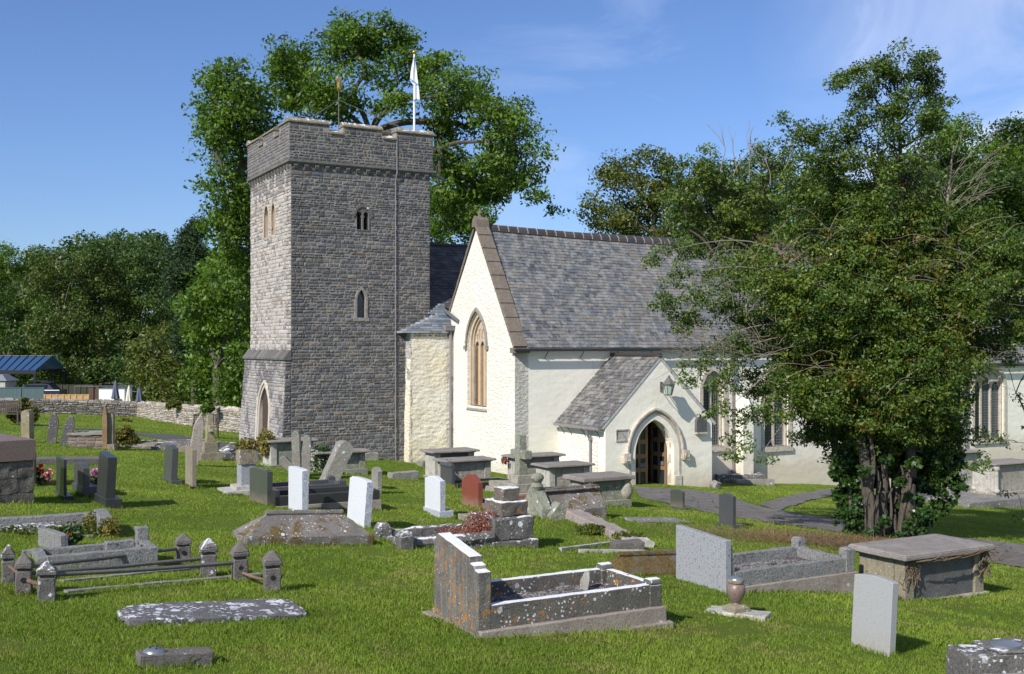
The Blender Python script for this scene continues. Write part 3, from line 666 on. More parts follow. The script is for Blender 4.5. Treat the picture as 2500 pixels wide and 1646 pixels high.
# conductor pipe + spout
m=MB(); u=uk(966,TV0); m.tube([(u,TV0-.13,zk(330,u,TV0)),(u,TV0-.13,ZC+.3)],.022); m.tube([(u,TV0-.13,ZC+.3),(u,TV0-.15,ZC-.1),(u-.03,TV0-.06,ZC-.4),(u-.03,TV0-.06,-2.2)],.022)
z=-1.5
while z<8.8: m.box(u-.08,u+.02,TV0-.07,TV0,z,z+.03); z+=1.4
m.obj('conductor_pipe',MT['pipe'],church)
m=MB(); m.tube([(TU1,TV0+.5,ZC+.05),(TU1+.45,TV0+.3,ZC-.02),(TU1+.75,TV0+.25,ZC-.16)],[.06,.06,.05],8); m.obj('spout',MT['lead'],church)

# ---- nave roof behind
def slates(m,fn,a0,a1,b0,b1,course,wid,colf,tilt=.018,clip=None):
    b=b0; r=0
    while b<b1-.01:
        h=min(course,b1-b); a=a0-(wid*.5 if r%2 else 0)-random.uniform(0,.05)
        while a<a1:
            w=wid*random.uniform(.75,1.25); x0=max(a,a0)+.003; x1=min(a+w,a1)-.003; a+=w
            if x1-x0<.02: continue
            j=random.uniform(-.012,.008); t=tilt*random.uniform(.7,1.4)
            if clip and not clip((x0+x1)/2,b+h/2): continue
            m.add([fn(x0,b+j,-t),fn(x1,b+j+random.uniform(-.004,.004),-t),fn(x1,b+h+.03,-.002),fn(x0,b+h+.03,-.002),fn(x0,b+j,0),fn(x1,b+j,0)],[(0,1,2,3),(4,5,1,0),(0,3,4),(1,5,2)],colf((x0+x1)/2,b))
        b+=h; r+=1
def slc(a,b):
    r=random.random(); n=noise.noise((a*.25,b*.3,2))
    base=(.12,.127,.134) if r<.55 else ((.17,.162,.148) if r<.85 else (.075,.08,.09))
    if n>.15 and r>.5: base=(.17,.158,.135)
    return cv(base,.13)
def sld(a,b): return cv((.07,.07,.075) if random.random()<.8 else (.11,.10,.09),.3)
def roof(name,u0,u1,ve,ze,vr,zr,mat,colf,course,wid,axis='u',sag=0,**kw):
    L=math.hypot(vr-ve,zr-ze); dv,dz=(vr-ve)/L,(zr-ze)/L; sgn=1 if vr>ve else -1
    def fn(a,b,d):
        z=ze+dz*b + dv*sgn*(-d); y=ve+dv*b+ dz*sgn*d
        if sag: z-=sag*math.sin(max(0,min(1,(a-u0)/(u1-u0)))*math.pi)*(b/L)
        return (a,y,z) if axis=='u' else (y,a,z)
    m=MB(); m.prism([(u0,0),(u1,0),(u1,L),(u0,L)],lambda a,b,d: fn(a,b,d),.004,.12) if not sag else [m.prism([(u0+(u1-u0)*i/16,0),(u0+(u1-u0)*(i+1)/16,0),(u0+(u1-u0)*(i+1)/16,L),(u0+(u1-u0)*i/16,L)],lambda a,b,d: fn(a,b,d),.006,.12) for i in range(16)]
    slates(m,fn,u0,u1,0,L,course,wid,colf,**kw)
    return m.obj(name,mat,church)
NZR=6.72; NZE=3.55
roof('nave_roof',TU1+.02,36,38.75,NZE,41.8,NZR,MT['slated'],sld,.17,.26)
m=MB(); m.add([(TU1,44.8,NZE),(36,44.8,NZE),(36,41.8,NZR),(TU1,41.8,NZR)],[(0,1,2,3)]); m.obj('nave_roof_north',MT['slated'],church)
m=MB(); m.tube([(TU1,41.8,NZR+.0),(36,41.8,NZR)],.09,8); m.obj('nave_ridge_tiles',MT['ridge'],church)
m=MB(); m.box(TU1,36,38.95,39.45,-3.5,NZE-.05); m.box(TU1,36,44.3,44.75,-3.5,NZE); m.obj('nave_wall',MT['wally'],church)
# ---- stair turret in the angle
m=MB(); U0,U1,V0=16.66,18.42,38.50; zt=3.05
fnS=lambda a,b,d:(a,V0+d,b)
m.prism([(U0-.12,-2.6),(U1,-2.6),(U1,zt+.05),(U0,zt-.05)],fnS,0,.6); tur=m.obj('stair_turret_wall',MT['wally'],church,rough=(.035,.16,2.2))
m=MB(); m.box(U0-.03,U0+.02,V0+.0,TV0+.04,-2.2,zt-.1); m.obj('turret_west_face',MT['wallg'],church,rough=(.02,.12,3))
m=MB()
for i in range(9):
    z=zt-.10+i*.088; a=U0-.42+i*.2; y0=V0-.12+i*.045
    while a<U1+.02-(.35 if i<3 else 0):
        w_=random.uniform(.28,.5); e_=min(a+w_,U1+.04)
        m.box(a,e_-.008,y0-random.uniform(0,.03),TV0+.06,z,z+.078,cv(random.choice(((.15,.18,.23),(.22,.26,.32),(.30,.34,.40))),.15)); a+=w_
for i in range(5): m.box(U1-.85+i*.13,U1-.12,TV0-.12+.02*i,TV0+.3,zt+.66+i*.085,zt+.735+i*.085,cv((.2,.23,.28),.25))
m.obj('turret_slates',MT['slate'],church)
m=MB(); rubble(m,fnS,lambda b:(U0+.1,U1-.02),zt-.25,zt+.02,lambda a,b:cv((.32,.28,.22),.25),prot=.06); m.obj('turret_eaves_stonework',MT['masS'],church)
# lead hopper and pipe
m=MB(); hu=U1-.12; m.frus(hu-.28,hu+.24,V0-.26,V0-.01,zt+.0,hu-.3,hu+.26,V0-.3,V0-.01,zt+.16); m.box(hu-.3,hu+.26,V0-.31,V0-.0,zt+.16,zt+.2)
m.tube([(hu-.02,V0-.12,zt+.02),(hu-.03,V0-.1,-2.4)],.055,10)
for z in (1.2,-.8): m.tube([(hu-.03,V0-.1,z),(hu-.03,V0-.1,z+.06)],.075,10)
dp=m.obj('hopper_downpipe',MT['pipe'],church)
m=MB(); m.box(-.16,.16,-.55,.4,0,.03); m.box(-.16,-.13,-.55,.4,0,.15); m.box(.13,.16,-.55,.4,0,.15)
m.obj('tilted_gutter',MT['metal'],church,loc=(hu+.06,V0-.12,zt+.55),rot=(math.radians(28),0,.25))
# ---- south transept / aisle
AU0=18.40; AVS=33.40; AVR=36.35; AVN=38.75; ZR=7.0; ZE=2.42; ZN=3.75
wc=(vk(1141,AU0)+vk(1188,AU0))/2; whw=abs(vk(1141,AU0)-vk(1188,AU0))/2
wz0=zk(992,AU0,wc); wza=zk(762,AU0,wc); wzs=wza-1.28
wopen=arch(wc,whw,wz0,wzs,wza,14)
m=MB(); m.holes([(AVS,-3.4),(AVN,-3.4),(AVN,ZN-.1),(AVR,ZR-.1),(AVS+.0,ZE-.05)],[wopen],Wpl(AU0),0,.55)
m.obj('west_gable_wall',MT['wallW'],church)
# window stonework
m=MB()
m.ring(arch(wc,whw+.10,wzs-.05,wzs,wza+.17,14)[1:-1],arch(wc,whw+.0,wzs-.05,wzs,wza+.03,14)[1:-1],Wpl(AU0),-.07,.03)
m.box(AU0-.1,AU0+.02,wc-whw-.17,wc-whw-.02,wzs-.13,wzs+.02); m.box(AU0-.1,AU0+.02,wc+whw+.02,wc+whw+.17,wzs-.13,wzs+.02)
wf=m.obj('west_window_hood',MT['lime'],church,bevel=.01)
win=thing  # keep name short
m=MB()
m.ring(arch(wc,whw,wz0,wzs,wza,14),arch(wc,whw-.13,wz0,wzs,wza-.15,14),Wpl(AU0),.08,.5)
m.ring(arch(wc,whw-.13,wz0,wzs,wza-.15,14),arch(wc,whw-.2,wz0,wzs,wza-.24,14),Wpl(AU0),.16,.5)
inner=arch(wc,whw-.2,wz0,wzs,wza-.24,14); lwid=(2*(whw-.2)-.18)/3; lights=[]
zl=wzs+.05
for i in range(3):
    c=wc-(whw-.2)+lwid/2+i*(lwid+.09); lights.append(arch(c,lwid/2,wz0,zl-.12,zl+.14,6))
up=[]
for c,hw,z0,zb,za in ((wc-.13,.09,zl+.28,zl+.42,zl+.62),(wc+.13,.09,zl+.28,zl+.42,zl+.62),(wc-.31,.07,zl+.24,zl+.3,zl+.42),(wc+.31,.07,zl+.24,zl+.3,zl+.42)):
    up.append(arch(c,hw,z0,zb,za,5))
big=arch(wc,whw-.19,wz0+.01,wzs,wza-.23,14)
m.holes(big,[[ (a,b) for a,b in l] if l[0][1]>wz0+.02 else [(a,max(b,wz0+.02)) for a,b in l] for l in lights],Wpl(AU0),.24,.36)
for l in up: m.ring(arch((l[0][0]+l[-1][0])/2,abs(l[0][0]-l[-1][0])/2+.025,l[0][1]-.02,l[0][1]+.1,max(p[1] for p in l)+.03,5),l,Wpl(AU0),.205,.241)
tr=m.obj('west_window_tracery',MT['dressb'],church)
for i,l in enumerate(lights):
    leaded('light',l,Wpl(AU0),.33,.085,tr)
m=MB(); m.frus(AU0-.05,AU0+.5,wc-whw-.04,wc+whw+.04,wz0-.16,AU0+.05,AU0+.5,wc-whw-.0,wc+whw+.0,wz0); m.obj('window_sill',MT['lime'],church,bevel=.01)
m=MB()
for i in range(3):
    c=wc-(whw-.2)+lwid*.0+i*(lwid+.09)
    m.box(AU0+.37,AU0+.40,c,c+lwid*.5,wz0+.02,zl-.05)
for i in range(3):
    c=wc-(whw-.2)+lwid*.0+i*(lwid+.09); m.box(AU0+.26,AU0+.325,c+lwid*.02-.045,c+lwid*.42,wz0+.02,zl-.02)
m.obj('window_board',MT['ply'],tr)
# gable coping
def rake(m,v0,z0,v1,z1,n,w=.42,th=.09,over=.14):
    dv,dz=v1-v0,z1-z0; L=math.hypot(dv,dz); tx,tz=dv/L,dz/L; nx,nz=-tz*(1 if dv>0 else -1),abs(tx)
    for i in range(n):
        a,b=L*i/n+.006,L*(i+1)/n-.004; q=[]
        for s,h in ((a,0),(b,0),(b,th),(a,th+.025)): q.append((v0+tx*s+nx*h,z0+tz*s+nz*h))
        m.prism(q,lambda y,z,d:(AU0+d,y,z),-over,w)
m=MB(); rake(m,AVS-.12,ZE-.05,AVR,ZR+.05,9); rake(m,AVN+.02,ZN-.15,AVR,ZR+.05,6,w=.35,over=.05)
m.prism([(AVR-.22,ZR-.1),(AVR+.22,ZR-.1),(AVR+.16,ZR+.18),(AVR,ZR+.32),(AVR-.16,ZR+.18)],Wpl(AU0),-.12,.42)
m.box(AU0-.14,AU0+.45,AVS-.3,AVS+.12,ZE-.22,ZE-.04)
cp=m.obj('gable_coping',MT['copeb'],church,bevel=.012)
m=MB(); m.box(AU0+.08,AU0+.16,AVR-.03,AVR+.03,ZR+.28,ZR+.56); m.box(AU0+.08,AU0+.16,AVR-.12,AVR+.12,ZR+.42,ZR+.48); m.obj('gable_cross',MT['tan'],church)
AU1=54.5
roof('aisle_roof',AU0+.4,36,AVS-.22,ZE-.03,AVR,ZR-.06,MT['slate'],slc,.148,.25,sag=.16)
roof('chancel_roof',36.2,AU1,AVS-.22,ZE-.75,AVR,ZR-1.6,MT['slate'],slc,.17,.27)
m=MB(); m.prism([(AVS,-4),(AVN,-4),(AVN,ZN),(AVR,ZR-.05),(AVS,ZE)],Wpl(36),0,.3); m.obj('aisle_east_gable',MT['wallS'],church); m=MB(); m.prism([(AVS,-4.5),(AVN,-4.5),(AVN,ZN-1.6),(AVR,ZR-1.65),(AVS,ZE-.8)],Wpl(AU1-.4),0,.4); m.obj('east_gable_wall',MT['wallS'],church)
m=MB(); m.add([(AU0+.5,AVN,ZN-.3),(36,AVN,ZN-.3),(36,AVR,ZR-.06),(AU0+.5,AVR,ZR-.06)],[(0,1,2,3)]); m.add([(36.2,AVN,ZN-1.6),(AU1,AVN,ZN-1.6),(AU1,AVR,ZR-1.62),(36.2,AVR,ZR-1.62)],[(0,1,2,3)]); m.obj('aisle_roof_north',MT['slated'],church)
m=MB(); u=AU0+.45
while u<36:
    zz=ZR-.03-.16*math.sin((u-AU0-.4)/(36-AU0-.4)*math.pi)
    L=.42; pr=[(-.16,-.19),(-.13,-.06),(-.05,.04),(0,.07),(.05,.04),(.13,-.06),(.16,-.19)]
    m.prism([(AVR+a,zz+b) for a,b in pr],lambda y,z,d:(u+d,y,z),0.006,L-.008,cv((.06,.05,.05),.2))
    m.prism([(AVR+a*1.06,zz+b+.012) for a,b in pr],lambda y,z,d:(u+d,y,z),L-.03,L+.012,(.3,.27,.24)); u+=L
m.obj('aisle_ridge_tiles',M_attr('ridge_course',rough=.6,bump=.2),church)
# south wall with windows
SW=[]
def swin(px0,px1,pa,pb,n,v=AVS):
    u0,u1=uk(px0,v),uk(px1,v); uc=(u0+u1)/2; z0=zk(pb,uc,v); za=zk(pa,uc,v); hw=(u1-u0)/2
    return dict(c=uc,hw=hw,z0=z0,za=za,zs=za-min(hw*1.35,.9),n=n,v=v)
SW=[swin(1716,1768,905,1090,2),swin(1866,1926,905,1090,2),swin(2379,2452,900,1072,3)]
hs=[arch(w['c'],w['hw'],w['z0'],w['zs'],w['za'],10) for w in SW]
m=MB(); m.holes([(AU0+.003,-3.6),(36,-4.2),(36,ZE-.02),(AU0+.003,ZE-.02)],hs[:2],Spl(AVS),0.0,.5)
m.obj('south_wall',MT['wallS'],church)
m=MB(); m.holes([(36.0,-4.2),(AU1,-5),(AU1,ZE-.75),(36.0,ZE-.75)],hs[2:],Spl(AVS),0.003,.5)
m.obj('chancel_south_wall',MT['wallS'],church)
for w in SW:
    m=MB(); f=Spl(AVS); c,hw,z0,zs,za=w['c'],w['hw'],w['z0'],w['zs'],w['za']
    m.ring(arch(c,hw+.16,z0-.1,zs,za+.2,10),arch(c,hw+.0,z0-.1,zs,za,10),f,-.03,.05)
    m.ring(arch(c,hw,z0,zs,za,10),arch(c,hw-.10,z0,zs,za-.12,10),f,.1,.45)
    n=w['n']; iw=2*(hw-.1); lw=(iw-.11*(n-1))/n; ls=[]
    for i in range(n):
        cc=c-(hw-.1)+lw/2+i*(lw+.11); h=zs+(.25 if (n==3 and i==1) else .05)
        ls.append(arch(cc,lw/2,z0+.02,h-.1,h+.25,6))
    m.holes(arch(c,hw-.095,z0+.001,zs,za-.11,10),ls,f,.2,.32)
    m.box(c-hw-.14,c+hw+.14,AVS-.1,AVS+.35,z0-.2,z0-.0)
    fo=m.obj('south_window',MT['dress'],church)
    for l in ls: leaded('light',l,f,.27,.10,fo)
m=MB(); m.box(AU0-.16,36,AVS-.36,AVS-.24,ZE-.16,ZE-.08); m.box(36.2,AU1,AVS-.36,AVS-.24,ZE-.9,ZE-.8); m.obj('eaves_gutter',MT['gutter'],church)
for i in range(10):
    m=MB(); u=AU0+1.2+i*1.5; m.tube([(u,AVS-.3,ZE-.13),(u,AVS-.18,ZE-.26),(u,AVS-.02,ZE-.42)],.014,5); m.obj('gutter_bracket',MT['gutter'],church)
for px in (1790,2359):
    m=MB()
    u=uk(px,AVS-.12); m.tube([(u,AVS-.3,ZE-.14 if px<2000 else ZE-.9),(u,AVS-.12,ZE-.5 if px<2000 else ZE-1.2),(u,AVS-.12,-4)],.055,8)
    for z in (1.0,-.9,-2.5): m.tube([(u,AVS-.12,z),(u,AVS-.12,z+.08)],.085,8)
    m.obj('downpipe',MT['pipe'],church)
m=MB(); u=uk(1812,AVS-.5); m.prism([(AVS+.02,-4),(AVS-.55,-4),(AVS-.55,-.2),(AVS+.02,.9)],lambda a,b,d:(u+d,a,b),-.0,.55); m.obj('buttress',MT['wallS'],church,bevel=.02)
m=MB(); m.box(32.5,33.0,AVR+.3,AVR+.8,ZR-.8,ZR+.5); m.frus(32.45,33.05,AVR+.25,AVR+.85,ZR+.5,32.6,32.9,AVR+.45,AVR+.65,ZR+.75); m.obj('chimney',MT['brownw'],church)

# ---- porch
PU0,PU1,PV=20.2,24.75,30.40; PC=(PU0+PU1)/2; PZA=2.0; PZE=-.26; PG=-3.4
dc=(uk(1552,PV)+uk(1645,PV))/2; dh=(uk(1645,PV)-uk(1552,PV))/2; dza_=zk(1025,dc,PV); dzb=zk(1200,dc,PV)-.05; dzs=dza_-1.12
pd_=arch(dc,dh,PG,dzs,dza_,12)
f=Spl(PV)
m=MB(); m.holes([(PU0,PG-.05),(PU1,PG-.05),(PU1,PZE+.05),(PC,PZA),(PU0,PZE+.05)],[pd_],f,0,.45)
pw=m.obj('porch_front_wall',MT['wallS'],church,bevel=.015)
for q_ in ((PU0-.004,PU0+.4),(PU1-.4,PU1+.004)): m=MB(); m.box(q_[0],q_[1],PV+.45,AVS,PG,PZE+.05); m.obj('porch_side_wall',MT['wallW'],church)
m=MB(); m.box(PU0+.4,PU1-.4,PV+.45,AVS-.02,PG+.3,dzb+.03); m.obj('porch_floor',MT['path'],church)
m=MB(); m.prism([(PU0+.41,PG),(PU1-.41,PG),(PU1-.41,PZE),(PC,PZA-.35),(PU0+.41,PZE)],f,AVS-.06-PV,AVS-.01-PV); m.obj('porch_back_wall',MT['lime'],church)
m=MB(); m.box(PC+.2,PC+.8,AVS-.09,AVS-.06,-1.9,-.9); m.box(PC-.1,PC+1.2,AVS-.35,AVS-.08,-2.7,-2.6); m.box(PC+.95,PC+1.5,AVS-.09,AVS-.06,-1.6,-.8); m.obj('notice_board',MT['door'],church)
# arch mouldings
m=MB()
for (o0,o1,d0,d1) in ((.30,.20,-.02,.12),(.20,.10,.05,.25),(.10,-.0,.14,.42)):
    m.ring(arch(dc,dh+o0,PG+.2,dzs,dza_+o0,14),arch(dc,dh+o1,PG+.2,dzs,dza_+o1,14),f,d0,d1)
for s in (-1,1):
    for (o0,o1,d) in ((.34,.0,.0),):
        a,b=sorted((dc+s*(dh+.34),dc+s*(dh+.02))); m.box(a,b,PV-.04,PV+.2,PG+.2,dzb+.55)
m.obj('porch_arch',MT['dress'],church,bevel=.015,rough=(.008,.25,5))
m=MB(); m.ring(arch(dc,dh+.40,dzs-.1,dzs,dza_+.42,14)[1:-1],arch(dc,dh+.31,dzs-.1,dzs,dza_+.32,14)[1:-1],f,-.10,.02)
m.obj('porch_hood_mould',MT['dress'],church,bevel=.02,rough=(.006,.2,5))
m=MB()
for s in (-1,1):
    m=MB(); c=dc+s*(dh+.44); m.box(c-.13,c+.13,PV-.17,PV+.02,dzs-.30,dzs+.02); m.box(c-.08,c+.10,PV-.2,PV,dzs-.24,dzs-.06); m.obj('label_stop',MT['dress'],church,rough=(.02,.06,9))
# doors
def leaf(u0,u1,hinge,ang,name):
    w=u1-u0; r=bpy.data.objects.new(name,None)
    mm=MB(); z0,z1=dzb+.02,dza_-.02
    inner=[p for p in arch(dc,dh-.03,z0,dzs,dza_-.03,12)]
    poly=[(a,b) for a,b in inner if u0-.001<=a<=u1+.001]
    if hinge=='l': poly=[p for p in inner if p[0]<=dc+.01]+[(dc,z0)]
    else: poly=[(dc,z0)]+[p for p in inner if p[0]>=dc-.01]
    holes_=[]
    for (c0,c1) in ((.14,.45),(.56,.86)):
        for (r0,r1) in ((.05,.27),(.33,.46),(.52,.66),(.72,.86)):
            H=dza_-z0; x0=u0+w*c0; x1=u0+w*c1; a=z0+H*r0; b=z0+H*r1
            if all(pin(p,poly) for p in ((x0,a),(x1,a),(x1,b),(x0,b))): holes_.append([(x0,a),(x1,a),(x1,b),(x0,b)])
    h0=u0 if hinge=='l' else u1
    ca,sa=math.cos(ang),math.sin(ang)
    def fn(a,b,d): x=a-h0; return (h0+x*ca-(d)*sa, PV+.36+x*sa+(d)*ca, b)
    mm.holes(poly,holes_,fn,-.03,.03); ob=mm.obj('porch_door',MT['door'],church,bevel=.006)
    mg=MB()
    for h in holes_: mg.prism(h,fn,.0,.008)
    mg.obj('door_glass',MT['glass'],ob)
    mg=MB(); mg.prism([(u0+w*.5,z0+.85),(u0+w*.85,z0+.85),(u0+w*.85,z0+.98),(u0+w*.5,z0+.98)],fn,-.05,-.03); mg.obj('letter_plate',MT['iron'],ob)
leaf(dc-dh+.02,dc,'l',math.radians(6),'door'); leaf(dc,dc+dh-.02,'r',math.radians(-80),'door')
# porch roof
def pslate(sgn,name):
    e=PU0-.16 if sgn>0 else PU1+.16
    ze=PZE-.03
    L=math.hypot(PC-e,PZA-.02+.12-ze); du=(PC-e)/L; dz=(PZA+.10-ze)/L
    def fn(a,b,d): return (e+du*b+abs(dz)*sgn*d, a, ze+dz*b-abs(du)*d)
    m=MB(); m.prism([(PV-.02,0),(AVS+.1,0),(AVS+.1,L),(PV-.02,L)],fn,.004,.10)
    slates(m,fn,PV-.03,AVS+.1,0,L,.16,.24,lambda a,b:cv((.10,.095,.095) if random.random()<.7 else (.16,.15,.13),.3),tilt=.022)
    m.obj(name,MT['slate'],church)
pslate(1,'porch_roof'); pslate(-1,'porch_roof')
m=MB(); m.tube([(PC,PV-.03,PZA+.12),(PC,AVS,PZA+.12)],.08,8); m.obj('porch_ridge_tiles',MT['ridge'],church)
m=MB(); m.box(PU0-.3,PU0-.18,PV-.02,AVS-.1,PZE-.12,PZE-.03); m.tube([(PU0-.24,PV+.75,PZE-.1),(PU0-.2,PV+.8,PZE-.3),(PU0-.06,PV+.82,PZE-.5),(PU0-.06,PV+.82,-2.9)],.045,8)
m.tube([(PU0-.06,PV+.82,PZE-.52),(PU0-.06,PV+.82,PZE-.42)],.08,8)
m.obj('porch_gutter',MT['pipe'],church)
for vv in (PV+.3,PV+1.2,PV+2.1,PV+2.6): m=MB(); m.tube([(PU0-.22,vv,PZE-.12),(PU0-.1,vv,PZE-.25),(PU0-.01,vv,PZE-.42)],.012,5); m.obj('gutter_bracket',MT['gutter'],church)
# sundial panel, wall monument
m=MB(); cu=(uk(1503,PV)+uk(1536,PV))/2; z0=zk(1078,cu,PV); z1=zk(1048,cu,PV); hw=(uk(1536,PV)-uk(1503,PV))/2
m.ring([(cu-hw,z0),(cu-hw,z1),(cu+hw,z1),(cu+hw,z0),(cu-hw,z0)],[(cu-hw*.86,z0+.05),(cu-hw*.86,z1-.05),(cu+hw*.86,z1-.05),(cu+hw*.86,z0+.05),(cu-hw*.86,z0+.05)],f,-.035,.01); m.box(cu-hw*.9,cu+hw*.9,PV-.012,PV+.02,z0+.04,z1-.04)
sdl=m.obj('sundial',MT['tombw'],church,bevel=.005)
m=MB(); m.tube([(cu,PV-.01,(z0+z1)/2+.05),(cu,PV-.12,(z0+z1)/2-.03)],.012,5); m.obj('gnomon',MT['iron'],sdl)
m=MB(); cu2=(uk(1696,PV)+uk(1721,PV))/2; a0=zk(1059,cu2,PV); a1=zk(1018,cu2,PV); hw2=(uk(1721,PV)-uk(1696,PV))/2
m.prism(arch(cu2,hw2,a0+.05,a1-.15,a1,6),f,-.12,.01); pq=m.obj('wall_monument',MT['slate_panel'],church,bevel=.012,rough=(.006,.12,6))
m=MB(); m.box(cu2-hw2*1.05,cu2+hw2*1.05,PV-.16,PV,a0,a0+.06); m.obj('monument_sill',MT['dress'],pq)
# ---------------------------------------------------------------- lantern, flag, weathercock
def cw(u,v,z): x,y=UV(u,v); return (x,y,z)
lx,ly,lz=cw(uk(1614,PV),PV,0); lzc=zk(945,uk(1620,PV),PV)
L=thing('wall_lantern','green glazed metal lantern on a wall bracket above the porch arch','lantern',(lx,ly,lzc),TH)
m=MB(); m.box(-.05,.05,-.03,.0,-.16,.18); m.tube([(0,-.02,-.12),(0,-.2,-.26),(0,-.42,-.28)],.014,6); m.tube([(0,-.02,.1),(0,-.2,-.05),(0,-.42,-.28)],.014,6); m.obj('bracket',MT['iron'],L)
def sq(r,z,n=6): return [(r*math.cos(2*math.pi*k/n+.5),r*math.sin(2*math.pi*k/n+.5)-.45,z) for k in range(n)]
m=MB(); a=sq(.10,-.24); b=sq(.19,.12)
for i in range(6): m.tube([a[i],b[i]],.011,5); m.tube([b[i],b[(i+1)%6]],.012,5); m.tube([a[i],a[(i+1)%6]],.014,5)
m.obj('frame',MT['iron'],L)
m=MB(); m.lathe([(.24,.11),(.23,.13),(.10,.29),(.05,.33),(.06,.36),(.02,.42)],6,(0,-.45)); m.obj('lantern_roof',MT['iron'],L); m=MB(); m.lathe([(.11,-.27),(.11,-.24)],6,(0,-.45)); m.obj('lantern_base',MT['iron'],L)
m=MB(); m.add(sq(.095,-.24)+sq(.18,.12),[(i,(i+1)%6,6+(i+1)%6,6+i) for i in range(6)]); m.obj('glass',MT['lampg'],L)
# flagpole standing on the tower roof
fv=TV0+1.0; fu=uk(1011.5,fv); Yf=ST_*fu+CT_*fv; fz=CAMZ-(132-HZ)/F*Yf
x,y,_=cw(fu,fv,0)
FP=thing('flagpole','white flagpole with gilt ball carrying a limp white and pale blue flag on the tower','flagpole',(x,y,ZC+.25))
H=fz-ZC-.25
m=MB(); m.tube([(0,0,0),(0,0,H)],[.055,.038],10); m.obj('pole',MT['white'],FP,smooth=True)
m=MB(); m.lathe([(.02,H),(.07,H+.01),(.1,H+.05),(.1,H+.09),(.06,H+.13),(.01,H+.15)],12); m.obj('finial',MT['gold'],FP,smooth=True)
px1=Yf/F
m=MB(); n=26
for i in range(n+1):
    z=H-.12-i*(H*.0+1.72)/n; t=i/n
    wl_=-.02-.14*math.sin(min(1,t*1.9)*math.pi*.5)*(1 if t<.55 else max(0,1-(t-.55)*9)); wr=.03+.22*t
    for k in range(9):
        s=k/8; xx=wl_+(wr-wl_)*s
        m.v.append((xx,-.06+.05*math.sin(s*9+t*3)*(1-.3*t),z-.10*abs(s-.5)*t)); m.c.append((.5,.5,.5))
for i in range(n):
    for k in range(8): q=i*9+k; m.f.append((q,q+1,q+10,q+9))
fl=m.obj('flag',MT['flag'],FP,smooth=True); sm=fl.modifiers.new('th','SOLIDIFY'); sm.thickness=.008
m=MB()
t0=.52
for i in range(8):
    s=i/7; m.v+= [(-.15+.32*s,-.125-.02*math.sin(s*6),H-.12-1.72*(t0+.13*s)),(-.15+.32*s,-.125-.02*math.sin(s*6),H-.12-1.72*(t0+.13*s)-.045)]; m.c+=[(.5,.5,.5)]*2
m.f=[(2*i,2*i+2,2*i+3,2*i+1) for i in range(7)]
m.obj('flag_stripe',M_plain('blue_flag_stripe',(.12,.30,.48),.8,var=.05),fl)
# weathercock
wv=TV0+2.7; wu=uk(827,wv); Yw=ST_*wu+CT_*wv; x,y,_=cw(wu,wv,0); zt_=CAMZ-(226-HZ)/F*Yw
WC=thing('weathercock','gilded weathercock seen end on, on a thin stayed pole above the tower roof','weathervane',(x,y,ZC+.2))
h=zt_-ZC-.2; s=Yw/F
m=MB(); m.tube([(0,0,0),(0,0,h)],[.03,.022],7); pole=m.obj('pole',MT['iron'],WC)
m=MB(); K=7.1233
m.lathe([(.015,h),(.05,h+.05*1),(.075,h+.2),(.06,h+.32),(.07,h+.42),(.085,h+.5),(.06,h+.56),(.02,h+.6)],10,sx=1,sy=2.6)
m.tube([(-.03,.0,h+.54),(-.06,0,h+.6),(-.11,.1,h+.68)],[.03,.02,.01],6); m.tube([(.04,.0,h+.54),(.07,0,h+.6),(.14,.1,h+.67)],[.03,.02,.012],6)
m.obj('cockerel',MT['gold'],WC,smooth=True)
m=MB()
for (du,dv) in ((2.7,-2.4),(-2.4,-2.2),(-2.3,2.6)):
    m.tube([(0,0,h-.3),(du*CT_-dv*ST_,du*ST_+dv*CT_,1.25)],.011,4)
m.obj('stay_wires',MT['metal'],WC)

# ---------------------------------------------------------------- graves
FOOT=[]   # footprints where grass does not grow: (x,y,hx,hy,ang)
def foot(x,y,ang,x0,x1,y0,y1,g=0.0):
    c,s=math.cos(ang),math.sin(ang); mx,my=(x0+x1)/2,(y0+y1)/2
    FOOT.append((x+mx*c-my*s,y+mx*s+my*c,(x1-x0)/2+g,(y1-y0)/2+g,ang))
def place(N,xL,xR,ytop=None,da=0):
    a=TH+math.radians(da); p=gp(*N); e1=(math.cos(a),math.sin(a)); e2=(-e1[1],e1[0])
    t=abs(solve(p,e1,xR)) if xR else .1; w=abs(solve(p,e2,xL)) if xL else .6
    h=(N[1]-ytop)/F*p[1] if ytop else .8
    return p,a,t,w,h
def topprof(style,w,h,rise):
    if style=='flat': return [(0,h),(w,h)]
    if style=='slope': return [(0,h),(w,h+rise)]
    if style=='arch': return [(w*i/12,h+rise*math.sin(math.pi*i/12)) for i in range(13)]
    if style=='round': return [(w/2-w/2*math.cos(math.pi*i/14),h+w/2*math.sin(math.pi*i/14)) for i in range(15)]
    if style=='point': return [(0,h),(w*.12,h+rise*.45),(w*.5,h+rise),(w*.88,h+rise*.45),(w,h)]
    if style=='ogee': return [(0,h),(w*.12,h+.01)]+[(w*(.15+.7*i/8),h+rise*(.25+.75*math.sin(math.pi*i/8))) for i in range(9)]+[(w*.88,h+.01),(w,h)]
    if style=='notch': return [(0,h),(w*.10,h),(w*.10,h+rise*.8)]+[(w*(.1+.8*i/6),h+rise*(.8+.2*math.sin(math.pi*i/6))) for i in range(1,6)]+[(w*.9,h+rise*.8),(w*.9,h),(w,h)]
    if style=='ogival': return [(0,h)]+[(w*.5*(i/6)**1.0,h+rise*math.sin(math.pi/2*i/6)**.8) for i in range(1,7)]+[(w-w*.5*(i/6),h+rise*math.sin(math.pi/2*i/6)**.8) for i in range(5,-1,-1)]
YZ=lambda y,z,d:(d,y,z)
REP=[]
